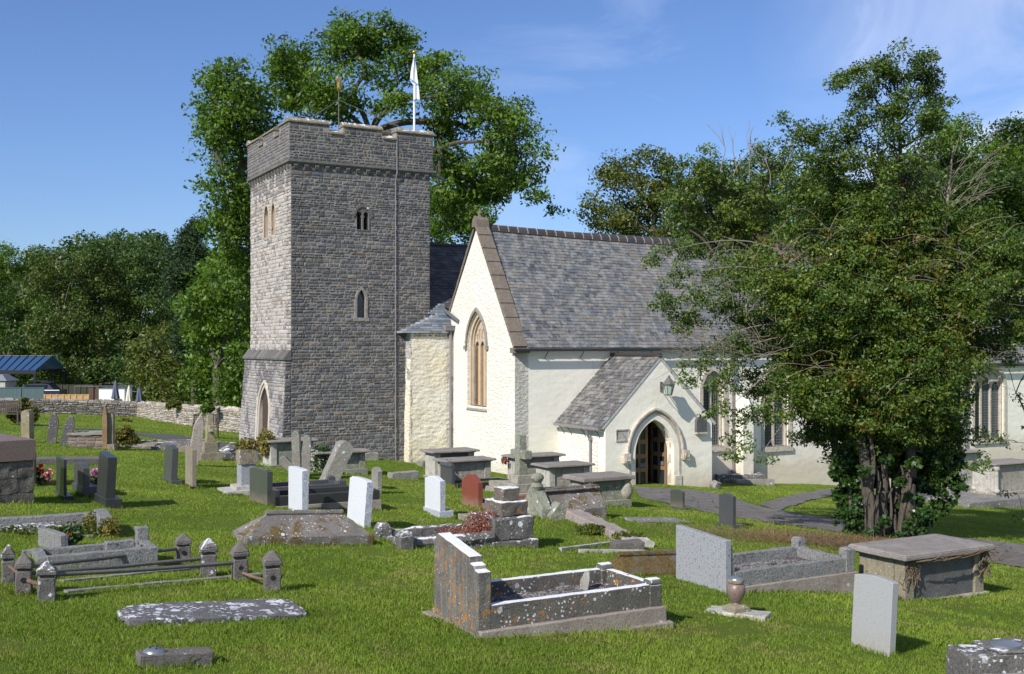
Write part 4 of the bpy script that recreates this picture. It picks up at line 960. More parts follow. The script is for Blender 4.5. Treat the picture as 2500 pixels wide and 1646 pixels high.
def HS(name,label,N,xL,xR,ytop,mat,style='flat',rise=.06,lean=0,side=0,da=0,base=None,bev=.008,rough=None,cat='headstone',group=None,facemat=None,kw=None,tmin=.05):
    p,a,t,w,h=place(N,xL,xR,ytop,da)
    while w>.92 and da<40: da+=2; p,a,t,w,h=place(N,xL,xR,ytop,da)
    w=min(w,1.0); t=max(t,tmin)
    z0=p[2]
    root=thing(name,label,cat,(p[0],p[1],z0),group=group,rot=(math.radians(side),math.radians(lean),a))
    root.rotation_mode='XYZ'
    zb=0
    if base:
        bl,br,by,bm=base[:4]; _,_,bt,bw,bh=place((base[4] if len(base)>4 else N),bl,br,by,da)
        bw=max(bw,w+.06)
        m=MB(); m.box(-(bt-t)*.12,bt-(bt-t)*.12,-(bw-w)/2,w+(bw-w)/2,-.25,bh); m.obj('base',MT[bm],root,bevel=.008,rough=(rough and (.006,.1,6)))
        foot(p[0],p[1],a,0,bt,-.05,w+.05)
    m=MB(); m.prism([(0,-.35)]+topprof(style,w,h,rise)+[(w,-.35)],YZ,0,t)
    o=m.obj('slab' if base else 'stone',MT[mat],root,bevel=bev,rough=rough)
    foot(p[0],p[1],a,0,t,0,w)
    if mat=='gwhite':
        m=MB(); m.box(.004,t-.004,-.014,.0,-.3,h-.006); m.obj('rough_edge',MT['gwrock'],root,rough=(.006,.05,9))
    REP.append((label[:34],'D%.1f t%.2f w%.2f h%.2f'%(p[1],t,w,h)))
    return root,p,a,t,w,h
def slab(name,label,N,xL,xR,h,mat,cat,da=0,wid=None,ln=None,rough=None,bev=.01,group=None,z=0,tilt=(0,4.6)):
    p,a,t,w,_=place(N,xL,xR,None,da); t=ln or t; w=wid or w
    root=thing(name,label,cat,(p[0],p[1],p[2]+z),group=group,rot=(math.radians(tilt[0]),math.radians(tilt[1]),a))
    m=MB(); m.box(0,t,0,w,-.2,h); m.obj('slab',MT[mat],root,bevel=bev,rough=rough); foot(p[0],p[1],a,0,t,0,w)
    REP.append((label[:34],'D%.1f len%.2f w%.2f'%(p[1],t,w)))
    return root,p,a,t,w

# front: large lichened kerbed grave
p,a,t,w,h=place((1168,1556),1049,1640,1393,0)
w=1.10; LEN=2.28
G=thing('kerbed_grave','large weathered grave with orange lichened stepped headstone and gravel filled kerb in the front','grave',p,rot=(0,0,a))
m=MB(); q=[(0,-.3),(0,.70),(.07,.70),(.07,.735),(.13,.735),(.17,.80),(.2,.86),(.5*w,.935),(w-.09,.97),(w-.07,.93),(w,.93),(w,-.3)]
q=[(0,-.3),(0,.66),(.09,.672),(.12,.715),(.20,.725),(.205,.79),(.26,.80),(w-.12,.92),(w-.06,.90),(w-.05,.86),(w,.85),(w,-.3)]
m.prism(q,YZ,.0,.15); m.obj('headstone',MT['lichen'],G,rough=(.007,.06,7),bevel=.01)
m=MB(); m.box(-.10,.0,-.06,w+.12,-.3,.02); m.box(0,LEN+.08,-.06,0.155,-.4,.06); m.box(0,LEN+.08,w-.15,w+.05,-.4,.06); m.box(LEN-.1,LEN+.08,.155,w-.15,-.4,.06); m.box(-.02,LEN+.14,-.11,w+.08,-.7,-.11)
m.obj('plinth',MT['step'],G,bevel=.012,rough=(.005,.12,6))
for (x0,x1,y0,y1,nm) in ((.152,LEN-.08,0,.10,'kerb'),(.152,LEN-.08,w-.10,w,'kerb'),(LEN-.06,LEN+.03,.13,w-.13,'kerb')):
    m=MB(); m.box(x0,x1,y0,y1,.05,.31); m.obj(nm,MT['kerbl'],G,bevel=.01,rough=(.006,.07,8))
for y0 in (-.01,w-.13):
    m=MB(); m.box(LEN-.12,LEN+.05,y0,y0+.14,.05,.30)
    m.prism([(y0,.30),(y0+.14,.30),(y0+.14,.33),(y0+.11,.37),(y0+.03,.37),(y0,.33)],YZ,LEN-.12,LEN+.05); m.obj('corner_post',MT['kerbl'],G,bevel=.012,rough=(.005,.06,8))
m=MB(); m.box(.15,LEN-.07,.10,w-.10,-.1,.15); m.obj('gravel_bed',MT['gravel'],G,rough=(.03,.09,3))
foot(p[0],p[1],a,-.08,LEN+.1,-.08,w+.08)
pe=Vector(p)+Vector((math.cos(a)*1.78-math.sin(a)*.7,math.sin(a)*1.78+math.cos(a)*.7,.15))
m=MB(); m.prism([(0,0),(.10,-.02),(.14,.10),(.11,.22),(.05,.24),(.01,.12)],YZ,0,.03); tag(m.obj('slate_fragment',MT['oldslab'],bevel=.004,loc=pe,rot=(0,.5,.9)),'broken slate fragment propped inside the gravel of the front grave','stone')
def kerbset(root,p,a,x0,x1,y0,y1,z0,z1,th,mat,posts=None,pz=.12,rough=None,bed=None,bedz=.1,ph=.16,bedr=(.02,.1,3)):
    for (q0,q1,r0,r1) in ((x0,x1,y0,y0+th),(x0,x1,y1-th,y1),(x1-th,x1,y0+th,y1-th)):
        m=MB(); m.box(q0,q1,r0,r1,z0,z1); m.obj('kerb',MT[mat],root,bevel=.008,rough=rough)
    if posts:
        for (cx_,cy_) in posts:
            m=MB(); m.box(cx_-ph/2,cx_+ph/2,cy_-ph/2,cy_+ph/2,z0,z1+pz); m.frus(cx_-ph/2,cx_+ph/2,cy_-ph/2,cy_+ph/2,z1+pz,cx_-ph/3,cx_+ph/3,cy_-ph/3,cy_+ph/3,z1+pz+.03); m.obj('corner_post',MT[mat],root,bevel=.008,rough=rough)
    if bed:
        m=MB(); m.box(x0,x1-th,y0+th,y1-th,-.1,bedz); m.obj('infill',MT[bed],root,rough=bedr)
    foot(p[0],p[1],a,x0,x1,y0,y1,.02)
# grey speckled granite grave, right
p,a,t,w,h=place((1772,1452),1650,1792,1325,0)
w=min(w,1.15)
G=thing('kerbed_grave','grey speckled granite grave with large plain headstone and rough pitched kerb on the right','grave',p,rot=(0,0,a))
m=MB(); m.prism([(0,-.3),(0,h),(w,h+.06),(w,-.3)],YZ,0,.10); hs_=m.obj('headstone',MT['ggrey'],G,bevel=.006)
m=MB(); m.box(.10,.17,.02,w-.02,-.2,h*.5); m.frus(.10,.165,.02,w-.02,h*.5,.10,.11,.02,w-.02,h*.97); m.obj('headstone_back',MT['ggrock'],G,rough=(.01,.08,6))
lk=abs(solve(p,(math.cos(a),math.sin(a)),2078))
m=MB(); m.box(.1,lk+.1,-.05,.13,-.35,.06); m.box(lk-.1,lk+.1,.13,w+.03,-.35,.06); m.box(.1,lk-.1,w-.12,w+.03,-.35,.06); m.obj('plinth',MT['step'],G,bevel=.01)
kerbset(G,p,a,.17,lk,0,w,.05,.27,.12,'ggrock',[(lk-.03,.06),(lk-.03,w-.06)],.12,(.012,.07,7),'gravel',.12)
# urn
p=gp(1797,1505)
sl=thing('urn_slab','cracked lichened stone slab lying in the grass under the urn','slab',p,TH-math.radians(58))
m=MB(); m.box(-.36,.40,-.15,.16,-.1,.06); m.obj('slab',MT['tombw'],sl,bevel=.012,rough=(.008,.08,7)); foot(p[0],p[1],TH-math.radians(58),-.36,.40,-.15,.16)
U=thing('memorial_urn','small brown marble flower urn with metal lid on a square foot','urn',(p[0],p[1],p[2]+.06),TH)
m=MB(); m.box(-.12,.12,-.12,.12,0,.05); m.frus(-.12,.12,-.12,.12,.05,-.07,.07,-.07,.07,.08); m.obj('foot',MT['tan'],U,bevel=.006)
m=MB(); m.lathe([(.05,.08),(.045,.10),(.06,.12),(.10,.18),(.118,.25),(.112,.30),(.09,.335),(.075,.345)],22); m.obj('bowl',MT['gpink'],U,smooth=True)
m=MB(); m.lathe([(.075,.345),(.10,.35),(.105,.375),(.10,.39)],22); m.obj('rim',MT['tan'],U,smooth=True)
m=MB(); m.lathe([(.095,.39),(.09,.405),(.05,.425),(.01,.43)],20); m.obj('lid',MT['metal'],U,smooth=True)
HS('headstone','plain light grey granite headstone leaning in the right foreground',(2171,1607),2077,2186,1428,'glight','point',.035,lean=4,bev=.006)
HS('headstone','small dark grey headstone with peaked top, alone in the grass, right of two by path',(1789,1291),1755,1797,1213,'gdark','ogee',.05,base=(1751,1818,1283,'gdark'))
HS('headstone','small dark green headstone with peaked top, nearest the porch door',(1666,1243),1636,1672,1199,'ggreen','ogee',.05,base=(1633,1690,1238,'gdark'))
HS('headstone','white granite headstone with curved top on a rough faced base',(1074,1262),1037,1087,1173,'gwhite','ogee',.07,base=(1034,1109,1261,'gwrock',(1072,1277)))
HS('headstone','polished red granite headstone with arched top',(1167,1241),1127,1179,1177,'gred','ogee',.16)
HS('headstone','white granite headstone standing upright behind the coped stone',(737,1263),704,753,1155,'gwhite','notch',.02)
HS('headstone','white granite headstone leaning to the right at the end of the coped stone',(887,1295),846,904,1180,'gwhite','notch',.035,lean=4.5)
HS('headstone','dark green polished headstone with stepped shoulder at head of a dark kerb',(652,1240),609,666,1157,'ggreen','notch',.03)
r_,p,a,t,w,h=HS('headstone','dark grey headstone with a rolled scroll top beside the chest tombs',(1103,1193),1075,1111,1146,'gdark','flat')
m=MB(); m.tube([(t*.45,-.0,h+.06),(t*.45,w,h+.06)],.07,14); m.box(0,t,.02,w-.02,h-.01,h+.05); m.obj('scroll',MT['gdark'],r_)
HS('headstone','small rough grey headstone with rounded top behind the leaning white one',(922,1206),907,932,1150,'oldslab','arch',.08,rough=(.01,.1,6),tmin=.12)
# light grey war grave type stones
def face_on(name,label,xl,xr,yb,yt,mat,style,rise,th=.09,rot=0,lean=0,side=0,rough=None,cat='headstone',bury=.2):
    xm=(xl+xr)/2; p=gp(xm,yb); w=(xr-xl)/F*p[1]; h=(yb-yt)/F*p[1]
    root=thing(name,label,cat,(p[0],p[1],p[2]),rot=(math.radians(lean),math.radians(side),math.radians(rot)))
    m=MB(); m.prism([(-w/2,-bury)]+[(y-w/2,z) for y,z in topprof(style,w,h-rise if style!='round' else h-w/2,rise)]+[(w/2,-bury)],lambda y,z,d:(y,d,z),-th/2,th/2)
    m.obj('stone',MT[mat],root,bevel=.006,rough=rough); foot(p[0],p[1],math.radians(rot),-w/2,w/2,-th/2,th/2)
    REP.append((label[:34],'D%.1f w%.2f h%.2f'%(p[1],w,h)))
    return root,p,w,h
r_,p,w,h=face_on('headstone','white military pattern headstone with carved badge and cross against the tower',771,797,1112,1051,'portland','arch',.04)
m=MB(); m.ring([(.09*math.cos(i*math.pi/8),h-.2+.10*math.sin(i*math.pi/8)) for i in range(17)],[(.075*math.cos(i*math.pi/8),h-.2+.085*math.sin(i*math.pi/8)) for i in range(17)],lambda y,z,d:(y,d,z),-.05,-.04)
m.ring([(.045*math.cos(i*math.pi/4),h-.2+.06*math.sin(i*math.pi/4)) for i in range(9)],[(.03*math.cos(i*math.pi/4),h-.2+.04*math.sin(i*math.pi/4)) for i in range(9)],lambda y,z,d:(y,d,z),-.05,-.04); m.box(-.02,.02,-.05,-.044,h-.62,h-.38); m.box(-.07,.07,-.05,-.043,h-.47,h-.43)
m.obj('carved_badge',MT['tombw'],r_)
face_on('headstone','white headstone half hidden at the left end of the ivy covered chest tomb',753,777,1154,1098,'portland','arch',.04,rot=20)
face_on('leaning_slab','thin pale slab set edge on, taller of the two beside the grey chest tomb',716,735,1160,1050,'oldslab','round',0,th=.5,rot=6,side=-1.5,rough=(.012,.1,5))
face_on('leaning_slab','thin pale slab set edge on, shorter and nearer of the pair',737,756,1166,1061,'oldslab','round',0,th=.45,rot=8,side=2,rough=(.012,.1,5))
face_on('leaning_slab','short round topped slab tilted far over to the left',718,738,1158,1098,'oldslab','round',0,th=.35,rot=10,side=-44,rough=(.012,.1,5))
face_on('leaning_slab','big round topped grave slab leaning far over to the right',777,812,1190,1066,'oldslab','round',0,th=.7,rot=18,side=25,rough=(.012,.1,5))
# coped stone
def coped(name,label,N,xL,xR,zed,zr,mat,rough=(.012,.1,5),inset=.5,da=0,roll=True,wid=None,ln=None):
    p,a,t,w,_=place(N,xL,xR,None,da); w=wid or w; t=ln or t
    root=thing(name,label,'grave',p,rot=(0,math.radians(3.6),a))
    m=MB(); m.box(0,t,0,w,-.3,zed); m.obj('edge',MT[mat],root,bevel=.01,rough=rough)
    m=MB(); i=.03; v=[(i,i,zed-.002),(t-i,i,zed-.002),(t-i,w-i,zed-.002),(i,w-i,zed-.002),(inset,w/2,zr),(t-inset,w/2,zr)]
    m.add(v,[(0,1,5,4),(1,2,5),(2,3,4,5),(3,0,4)]); m.obj('coping',MT[mat],root,rough=rough)
    if roll: m=MB(); m.tube([(inset-.02,w/2,zr),(t-inset+.02,w/2,zr)],.05,8); m.obj('ridge_roll',MT[mat],root,rough=(.006,.12,5))
    foot(p[0],p[1],a,0,t,0,w); REP.append((label[:34],'D%.1f len%.2f w%.2f'%(p[1],t,w)))
    return root,p,a,t,w
coped('coped_stone','low hipped grave stone covered in moss and pale lichen, front centre left',(601,1333),566,913,.13,.44,'mossy',inset=.42)
# flat lichened slab front left
p=gp(306,1531); r_=thing('flat_slab','dark flat slab blotched with white lichen lying in the foreground grass','slab',(p[0],p[1],p[2]+.03),rot=(0,math.radians(4.6),TH))
m=MB(); m.prism([(-.02,.22),(.05,.10),(.22,.03),(.5,0),(1.74,-.02),(1.85,.03),(1.89,.3),(1.87,.70),(1.78,.80),(1.2,.82),(1.15,.76),(.6,.80),(.3,.78),(.12,.68),(.0,.5)],lambda a,b,d:(a,b,d),-.2,.045); m.obj('slab',MT['slabw'],r_,rough=(.006,.12,4),bevel=.01); foot(p[0],p[1],TH,.03,1.95,.03,.78)
# block with vase lid
r_,p,a,t,w=slab('memorial_block','small dark stone block sunk in the front grass',(338,1636),315,470,.11,'block','memorial',wid=.2,ln=.62,rough=(.008,.08,6))
r_['label']='small dark stone block with round metal vase lid, sunk in the nearest grass'
m=MB(); m.lathe([(.095,.105),(.09,.125),(.06,.145),(.01,.15)],24,(.14,.10)); lid=m.obj('vase_lid',MT['metal'],r_,smooth=True)
m=MB()
for i in range(7):
    a_=i*2.4; rr=.012 if i==0 else .055; m.lathe([(.008,.135),(.008,.152)],8,(.14+rr*.8*math.cos(a_),.10+rr*.8*math.sin(a_)))
m.obj('lid_holes',MT['dark'],lid)
# bottom right corner stone
p=gp(2480,1760)
p=ray(2372,1646,7.8); gz_=gz(p.x,p.y)
r_=thing('memorial_block','black and white lichened memorial block in the bottom right corner','memorial',(p.x,p.y,gz_),rot=(0,0,TH-.35))
zt2=CAMZ-(1606-HZ)/F*7.8-gz_
m=MB(); m.box(0,.62,0,.34,-.2,zt2); m.box(.22,.62,.0,.36,zt2,zt2+.025); m.obj('block',MT['limedark'],r_,rough=(.012,.07,6),bevel=.01)
m=MB(); m.lathe([(.11,zt2+.02),(.11,zt2+.05),(.06,zt2+.065),(.01,zt2+.07)],22,(.36,.15)); m.obj('vase_lid',MT['metal'],r_,smooth=True)
m=MB(); m.box(.02,.62,-.12,-.005,-.2,zt2-.12); m.obj('front_ledge',MT['lime'],r_,rough=(.01,.08,6))
# rails grave
RG=thing('railed_grave','grave plot fenced by seven pyramid topped stone posts and iron rails','grave',gp(330,1400),TH)
RG.rotation_euler=(0,0,0); base=Vector(RG.location)
PO=[((20,1415),40,1324),((59,1441),52,1346),((114,1457),57,1363),((447,1365),47,1296),((509,1402),50,1309),((585,1416),50,1321),((664,1444),55,1345)]
pw_=[]
for i,(N,wpx,yt) in enumerate(PO):
    q=gp(*N); s=wpx/F*q[1]*.78; h=(N[1]-yt)/F*q[1]
    m=MB(); b=s/2; m.box(-b*.9,b*.9,-b*.9,b*.9,-.25,h*.60); m.box(-b*.76,b*.76,-b*.76,b*.76,h*.6,h*.66); m.box(-b*1.05,b*1.05,-b*1.05,b*1.05,h*.66,h*.78); m.frus(-b*1.05,b*1.05,-b*1.05,b*1.05,h*.78,-b*.16,b*.16,-b*.16,b*.16,h*1.02)
    po=m.obj('post',MT['limedark' if i in (0,2,4) else 'block'],RG,rough=(.012,.05,7),bevel=.015,loc=Vector(q)-base,rot=(0,0,TH-.1+random.uniform(-.08,.08)))
    if i in (5,6,3,1):
        mh=MB(); mh.tube([(0,-b*.97,h*.38),(0,-b*.7,h*.38)],.03,12); mh.obj('socket',MT['dark'],po)
    pw_.append((Vector(q)-base,h)); foot(q[0],q[1],TH,-s/2,s/2,-s/2,s/2)
def rail(i,j,zi,zj,r=.022,mat='iron',nm='rail'):
    m=MB(); A_=pw_[i][0]+Vector((0,0,zi)); B_=pw_[j][0]+Vector((0,0,zj)); m.tube([A_,A_.lerp(B_,.5)+Vector((0,0,-.012)),B_],r,8); m.obj(nm,MT[mat],RG,smooth=True)
rail(0,3,.16,.20,.024); rail(1,4,.22,.24,.024); rail(2,5,.27,.24,.024); rail(2,1,.16,.16,.026,'rust'); rail(5,6,.12,.12,.02,'rust')
rail(1,0,.2,.2,.02,'rust')
for (A_,B_) in (((160,1440),(640,1400)),((150,1415),(500,1380))):
    pa,pb=gp(*A_),gp(*B_); d=Vector(pb)-Vector(pa); m=MB(); m.box(0,d.length,-.05,.05,-.1,.025); m.obj('sunken_kerb',MT['oldslab'],RG,loc=Vector(pa)-base,rot=(0,-math.atan2(d.z,math.hypot(d.x,d.y)),math.atan2(d.y,d.x)),rough=(.008,.1,5))
# rough granite kerb behind the rails
p,a,t,w,h=place((150,1392),40,395,None,0)
G=thing('kerbed_grave','low rough granite kerb with small corner blocks behind the iron rails','grave',gp(95,1385),TH+.02)
p=gp(95,1385)
def kk(x0,x1,y0,y1,z0,z1,nm='kerb',mat='ggrock'):
    m=MB(); m.box(x0,x1,y0,y1,z0,z1); m.obj(nm,MT[mat],G,bevel=.008,rough=(.012,.08,6))
kk(.1,1.45,0,.13,-.3,.15); kk(-.1,1.45,.85,.98,-.3,.10); kk(1.32,1.45,.13,.85,-.3,.15); kk(1.3,1.46,.62,.78,.1,.32,'corner_post'); kk(.85,1.2,.28,.42,-.1,.22,'tablet'); kk(.0,.13,.13,.85,-.3,.13)
foot(p[0],p[1],TH,0,1.45,0,.98)
HS('small_tablet','small slanted granite tablet in the shade at left behind the railed posts',(148,1352),92,153,1301,'ggrock','slope',.0,rough=(.012,.07,6),tmin=.1)
# long kerbed ledger, left edge
p=gp(268,1304)
G=thing('ledger_grave','long granite kerbed grave with white lichened ledger slab and ground cover plants at left edge','grave',p,TH-.05)
def kb(x0,x1,y0,y1,z0,z1,nm,mat,rg=(.01,.1,5)):
    m=MB(); m.box(x0,x1,y0,y1,z0,z1); return m.obj(nm,MT[mat],G,bevel=.012,rough=rg)
kb(-.16,.04,-.02,.95,-.3,.30,'kerb','ggrock'); kb(-3.2,-.16,.78,.95,-.3,.26,'kerb','ggrock'); kb(-3.2,-.25,-.25,-.12,-.3,.06,'kerb','ggrock'); kb(-3.2,-.45,.28,.74,-.2,.17,'ledger','slabw',(.006,.15,4))
foot(p[0],p[1],TH-.05,-3.2,.04,-.25,.95); LED=(p,TH-.05)
# massive plinth tomb at the left edge
q=gp(82,1232); G=thing('plinth_tomb','massive rock faced block plinth carrying a polished reddish granite slab at left edge','tomb',q,TH+.24)
H1=(1232-1124)/F*q[1]; H2=(1232-1074)/F*q[1]
m=MB()
rowz=[-.3,H1*.27,H1*.62,H1]
for i in range(3):
    x=-.0; k=0
    while x>-2.4:
        wv_=random.uniform(.35,.8) if not (i%2==0 and k==0) else .28
        m.box(x-wv_+.008,x,0,.12,rowz[i]+.006,rowz[i+1]-.006); x-=wv_; k+=1
blk=m.obj('stonework',MT['rock'],G,rough=(.03,.07,5))
m=MB(); m.box(-2.4,-.03,.06,1.0,-.3,H1-.004); m.obj('core',MT['rock'],G,rough=(.02,.1,5))
m=MB(); m.box(-2.5,.03,-.03,1.06,H1,H2); m.frus(-2.5,.03,-.03,1.06,H2,-1.9,-.35,.35,.7,H2+.09); m.obj('granite_slab',MT['gpink'],G,bevel=.006)
foot(q[0],q[1],TH+.24,-2.4,0,0,1)
HS('headstone','black headstone mostly hidden behind the massive plinth tomb',(83,1185),70,89,1102,'gblack','flat')
HS('headstone','tall black headstone alone in shade between the flowers and the arched one',(156,1218),137,163,1121,'gblack','flat',base=(130,178,1208,'gblack'))
HS('headstone','dark grey arched headstone on a two step base left of the tall black one',(203,1212),180,219,1142,'gdark','arch',.09,base=(172,244,1205,'gdark',(200,1232)))
HS('headstone','tall black flat topped headstone on dark base casting a long shadow',(256,1240),234,279,1117,'gblack','slope',.06,lean=3.5,base=(232,304,1232,'gblack',(262,1256)))
HS('headstone','slim dark grey headstone with curved top on a grey base, beside a tan one',(417,1182),399,432,1094,'gdark','ogee',.05,lean=2.5,base=(394,445,1172,'gdark'))
HS('headstone','slim tan weathered headstone with shouldered top',(469,1192),452,480,1098,'tan','ogee',.05,base=(450,492,1187,'dark'))
slab('dark_kerb','long low dark kerb line behind the black headstones',(88,1137),82,250,.16,'block','kerb',wid=.7,rough=(.01,.15,4),tilt=(0,2))
face_on('headstone','yellowish round topped headstone standing alone at far left',57,77,1082,1003,'yell','round',0,th=.45,rot=4,rough=(.01,.1,6))
face_on('headstone','dark pointed headstone leaning slightly, left of a pair',115,137,1084,1009,'limedark','ogival',.3,th=.3,rot=20,side=5,rough=(.01,.1,6))
face_on('headstone','dark pointed headstone leaning strongly to the right, right of a pair',145,167,1090,1014,'limedark','ogival',.3,th=.3,rot=20,side=14,rough=(.01,.1,6))
face_on('stone_post','brown stained pointed stone upright next to the carved pillar',252,263,1098,990,'bstain','ogival',.5,th=.3,rot=10,rough=(.008,.1,6),cat='headstone')
r_,p,w,h=face_on('carved_pillar','pale carved stone pillar behind the brick tomb, touching the brown upright',262,278,1098,1006,'tan','point',.08,th=.35,rot=10,rough=(.012,.08,6),cat='pillar')
m=MB(); m.box(-w*.8,w*.8,-.3,.3,-.2,.22); m.obj('base',MT['tan'],r_,rough=(.02,.1,6))
# brick tomb
q=gp(252,1097); G=thing('brick_tomb','low ruined brick grave enclosure with stone cap left of the round bush','tomb',q,TH-.38)
m=MB(); m.box(-1.15,0,.02,1.0,-.2,.5); m.obj('core',MT['mortar'],G)
m=MB(); rubble(m,lambda a,b,d:(a,.02+d,b),lambda b:(-1.15,0),-.05,.5,lambda a,b:cv((.19,.14,.11) if random.random()<.7 else (.24,.19,.15),.25),rowh=(.11,.12),ln=(.3,.32),prot=.015,inb=.008); m.obj('brickwork',MT['brick'],G)
m=MB(); m.box(-1.2,.05,-.05,1.05,.5,.57); m.obj('cap',MT['oldslab'],G,rough=(.03,.12,5)); foot(q[0],q[1],TH-.38,-1.15,0,0,1)
# broken ledger
q=gp(290,1092); G=thing('broken_tomb','collapsed flat tomb of broken slabs between the round bush and the tan headstone','tomb',q,.02)
for i,(x,y,l,w_,z,ti) in enumerate(((0,.1,1.3,.8,.10,.03),(1.2,.3,1.4,.8,.12,-.05),(2.5,.2,.9,.7,.1,.06),(.3,-.25,1.5,.25,.03,.0),(1.9,-.3,1.4,.25,.03,.03),(.5,.9,2.6,.3,.14,0))):
    m=MB(); m.box(0,l,0,w_,-.15,.06); m.obj('slab',MT['limedark' if i%2 else 'tan'],G,rough=(.02,.12,5),loc=(x,y,z-.06),rot=(ti,ti*.6,.05*i-.1))
foot(q[0],q[1],0,0,3.3,-.3,1.2)
face_on('leaning_slab','tall pinkish slab leaning over in front of the bench',458,482,1138,1010,'pink','point',.45,th=.3,rot=20,side=9,rough=(.012,.1,5))
# cross on pedestal, left
q=gp(512,1122)
G=thing('stone_cross','slim yellow lichened stone cross on a stepped pedestal beside the bench','cross',q,TH)
hh=(1122-1011)/F*q[1]
m=MB(); m.box(-.36,.36,-.36,.36,-.3,.28); m.box(-.22,.22,-.22,.22,.28,.6); m.obj('pedestal',MT['tan'],G,rough=(.01,.12,5),bevel=.01)
m=MB(); m.frus(-.13,.13,-.13,.13,.6,-.09,.09,-.09,.09,hh); m.box(-.08,.08,-.36,.36,hh-.55,hh-.33); m.obj('shaft',MT['yell'],G,bevel=.01)
coped('coped_tomb','grey hipped tomb stone in front of the tower door',(543,1120),524,640,.22,.5,'limedark',inset=.35,wid=.95)
# fluted pillar with ivy + small kerb
q=gp(602,1206)
G=thing('fluted_pedestal','fluted grey marble pedestal with ivy topped stone cap on a small kerb','pedestal',q,TH+.0)
s=q[1]/F; hh=(1206-1088)*s
m=MB(); ww=.17
fl_=[]
for i in range(25):
    fl_.append((-ww+2*ww*i/24,-ww-(.012 if i%4 in (1,2,3) else -.006)))
m.prism([(x_,y_) for x_,y_ in fl_]+[(ww,ww),(-ww,ww)],lambda a_,b_,d:(b_,a_,d),.05,hh*.62); m.obj('shaft',MT['ggrey'],G)
m=MB(); m.box(-.2,.2,-.2,.2,hh*.62,hh*.92); m.obj('cap',MT['tan'],G,rough=(.01,.1,6))
m=MB(); m.box(-.55,.2,-.45,.45,-.3,.12); m.box(-.3,.3,-.3,.3,.12,.2); m.obj('base',MT['tombw'],G,rough=(.01,.12,5)); foot(q[0],q[1],TH,-.55,.3,-.45,.45)
PED=(q,hh)
# dark kerbed graves in the middle
q=gp(672,1244)
G=thing('kerbed_grave','black polished kerb grave with small black vase of yellow flowers behind white headstones','grave',q,TH-.03)
lk=abs(solve(q,(math.cos(TH-.03),math.sin(TH-.03)),927))
kerbset(G,q,TH-.03,0,lk,0,1.0,.02,.22,.12,'gblack',None,bed='gravel',bedz=.1)
m=MB(); m.box(0,lk+.03,-.03,1.03,-.3,.02); m.obj('plinth',MT['step'],G,bevel=.01)
m=MB(); m.box(-.02,.1,0,1.0,0,.34); m.obj('head_kerb',MT['gblack'],G,bevel=.008)
vx,vy,vz=.75,.62,.12
V_=thing('flower_vase','square black vase holding yellow flowers on the black kerbed grave','vase',(q[0]+vx*math.cos(TH)-vy*math.sin(TH),q[1]+vx*math.sin(TH)+vy*math.cos(TH),q[2]+vz),TH)
m=MB(); m.box(-.13,.13,-.1,.1,0,.24); m.obj('vase',MT['gblack'],V_,bevel=.006)
FLW=[(V_,.26,.14,60,'pety',.04)]
q=gp(660,1212)
G=thing('kerbed_grave','dark speckled kerb grave with corner posts just behind the black polished one','grave',q,TH-.03)
lk=abs(solve(q,(math.cos(TH),math.sin(TH)),838))
kerbset(G,q,TH-.03,0,lk,0,.95,-.1,.17,.12,'gdark',[(lk-.03,.06),(lk-.03,.89)],.06,bed='gravel',bedz=.08)
# red kerb behind the red stone, dark kerb behind scroll stone
q=gp(1180,1243); G=thing('kerb_set','low dark red granite kerb behind the red headstone','grave',q,TH); kerbset(G,q,TH,.02,2.0,0,.9,-.1,.13,.12,'gred',bed='gravel',bedz=.05)
q=gp(1112,1196); G=thing('kerb_set','low black kerb behind the scroll topped headstone','grave',q,TH); kerbset(G,q,TH,.02,1.9,0,.9,-.1,.13,.12,'gblack',bed='turf',bedz=.08)
# stepped lichened pedestal grave
q=gp(1233,1338)
q=(q[0]+.2*CT_,q[1]+.2*ST_,q[2]-.02)
G=thing('stepped_grave','stepped orange and white lichened pedestal with long spotted kerb and red stonecrop','grave',q,TH)
def bx_(x0,x1,y0,y1,z0,z1,nm,mat='orangeped',r=(.022,.06,5)):
    m=MB(); m.box(x0,x1,y0,y1,z0,z1); return m.obj(nm,MT[mat],G,bevel=.02,rough=r)
s=q[1]/F
bx_(-.45,.47,.0,1.05,-.35,.13,'base_step','limedark')
bx_(-.38,.40,.06,.95,.13,.52,'lower_block','limedark'); bx_(-.20,.33,.16,.80,.52,.77,'middle_block'); bx_(-.09,.24,.28,.66,.77,.99,'upper_block')
bx_(-1.95,-.38,.03,.20,-.2,.27,'kerb','limedark'); bx_(-1.95,-.38,.85,1.0,-.2,.34,'kerb','limedark'); bx_(-2.02,-1.88,.03,1.0,-.2,.25,'kerb','limedark')
m=MB(); m.box(-1.9,-.4,.2,.85,-.2,.20); m.obj('infill',MT['gravel'],G,rough=(.03,.1,3))
m=MB(); m.tube([(-1.9,.08,.22),(-.4,.08,.22)],.10,8); m.obj('kerb_roll',MT['limedark'],G,rough=(.01,.08,7))
for (x_,y_) in ((-2.05,-.02),(-2.05,.92)):
    m=MB(); m.box(x_-.11,x_+.13,y_-.1,y_+.13,-.3,.40); m.frus(x_-.11,x_+.13,y_-.1,y_+.13,.40,x_-.06,x_+.09,y_-.05,y_+.09,.47); m.obj('foot_post',MT['limedark'],G,bevel=.02,rough=(.02,.06,6))
foot(q[0],q[1],TH,-2.1,.47,0,1.05); STEP=(q,TH)
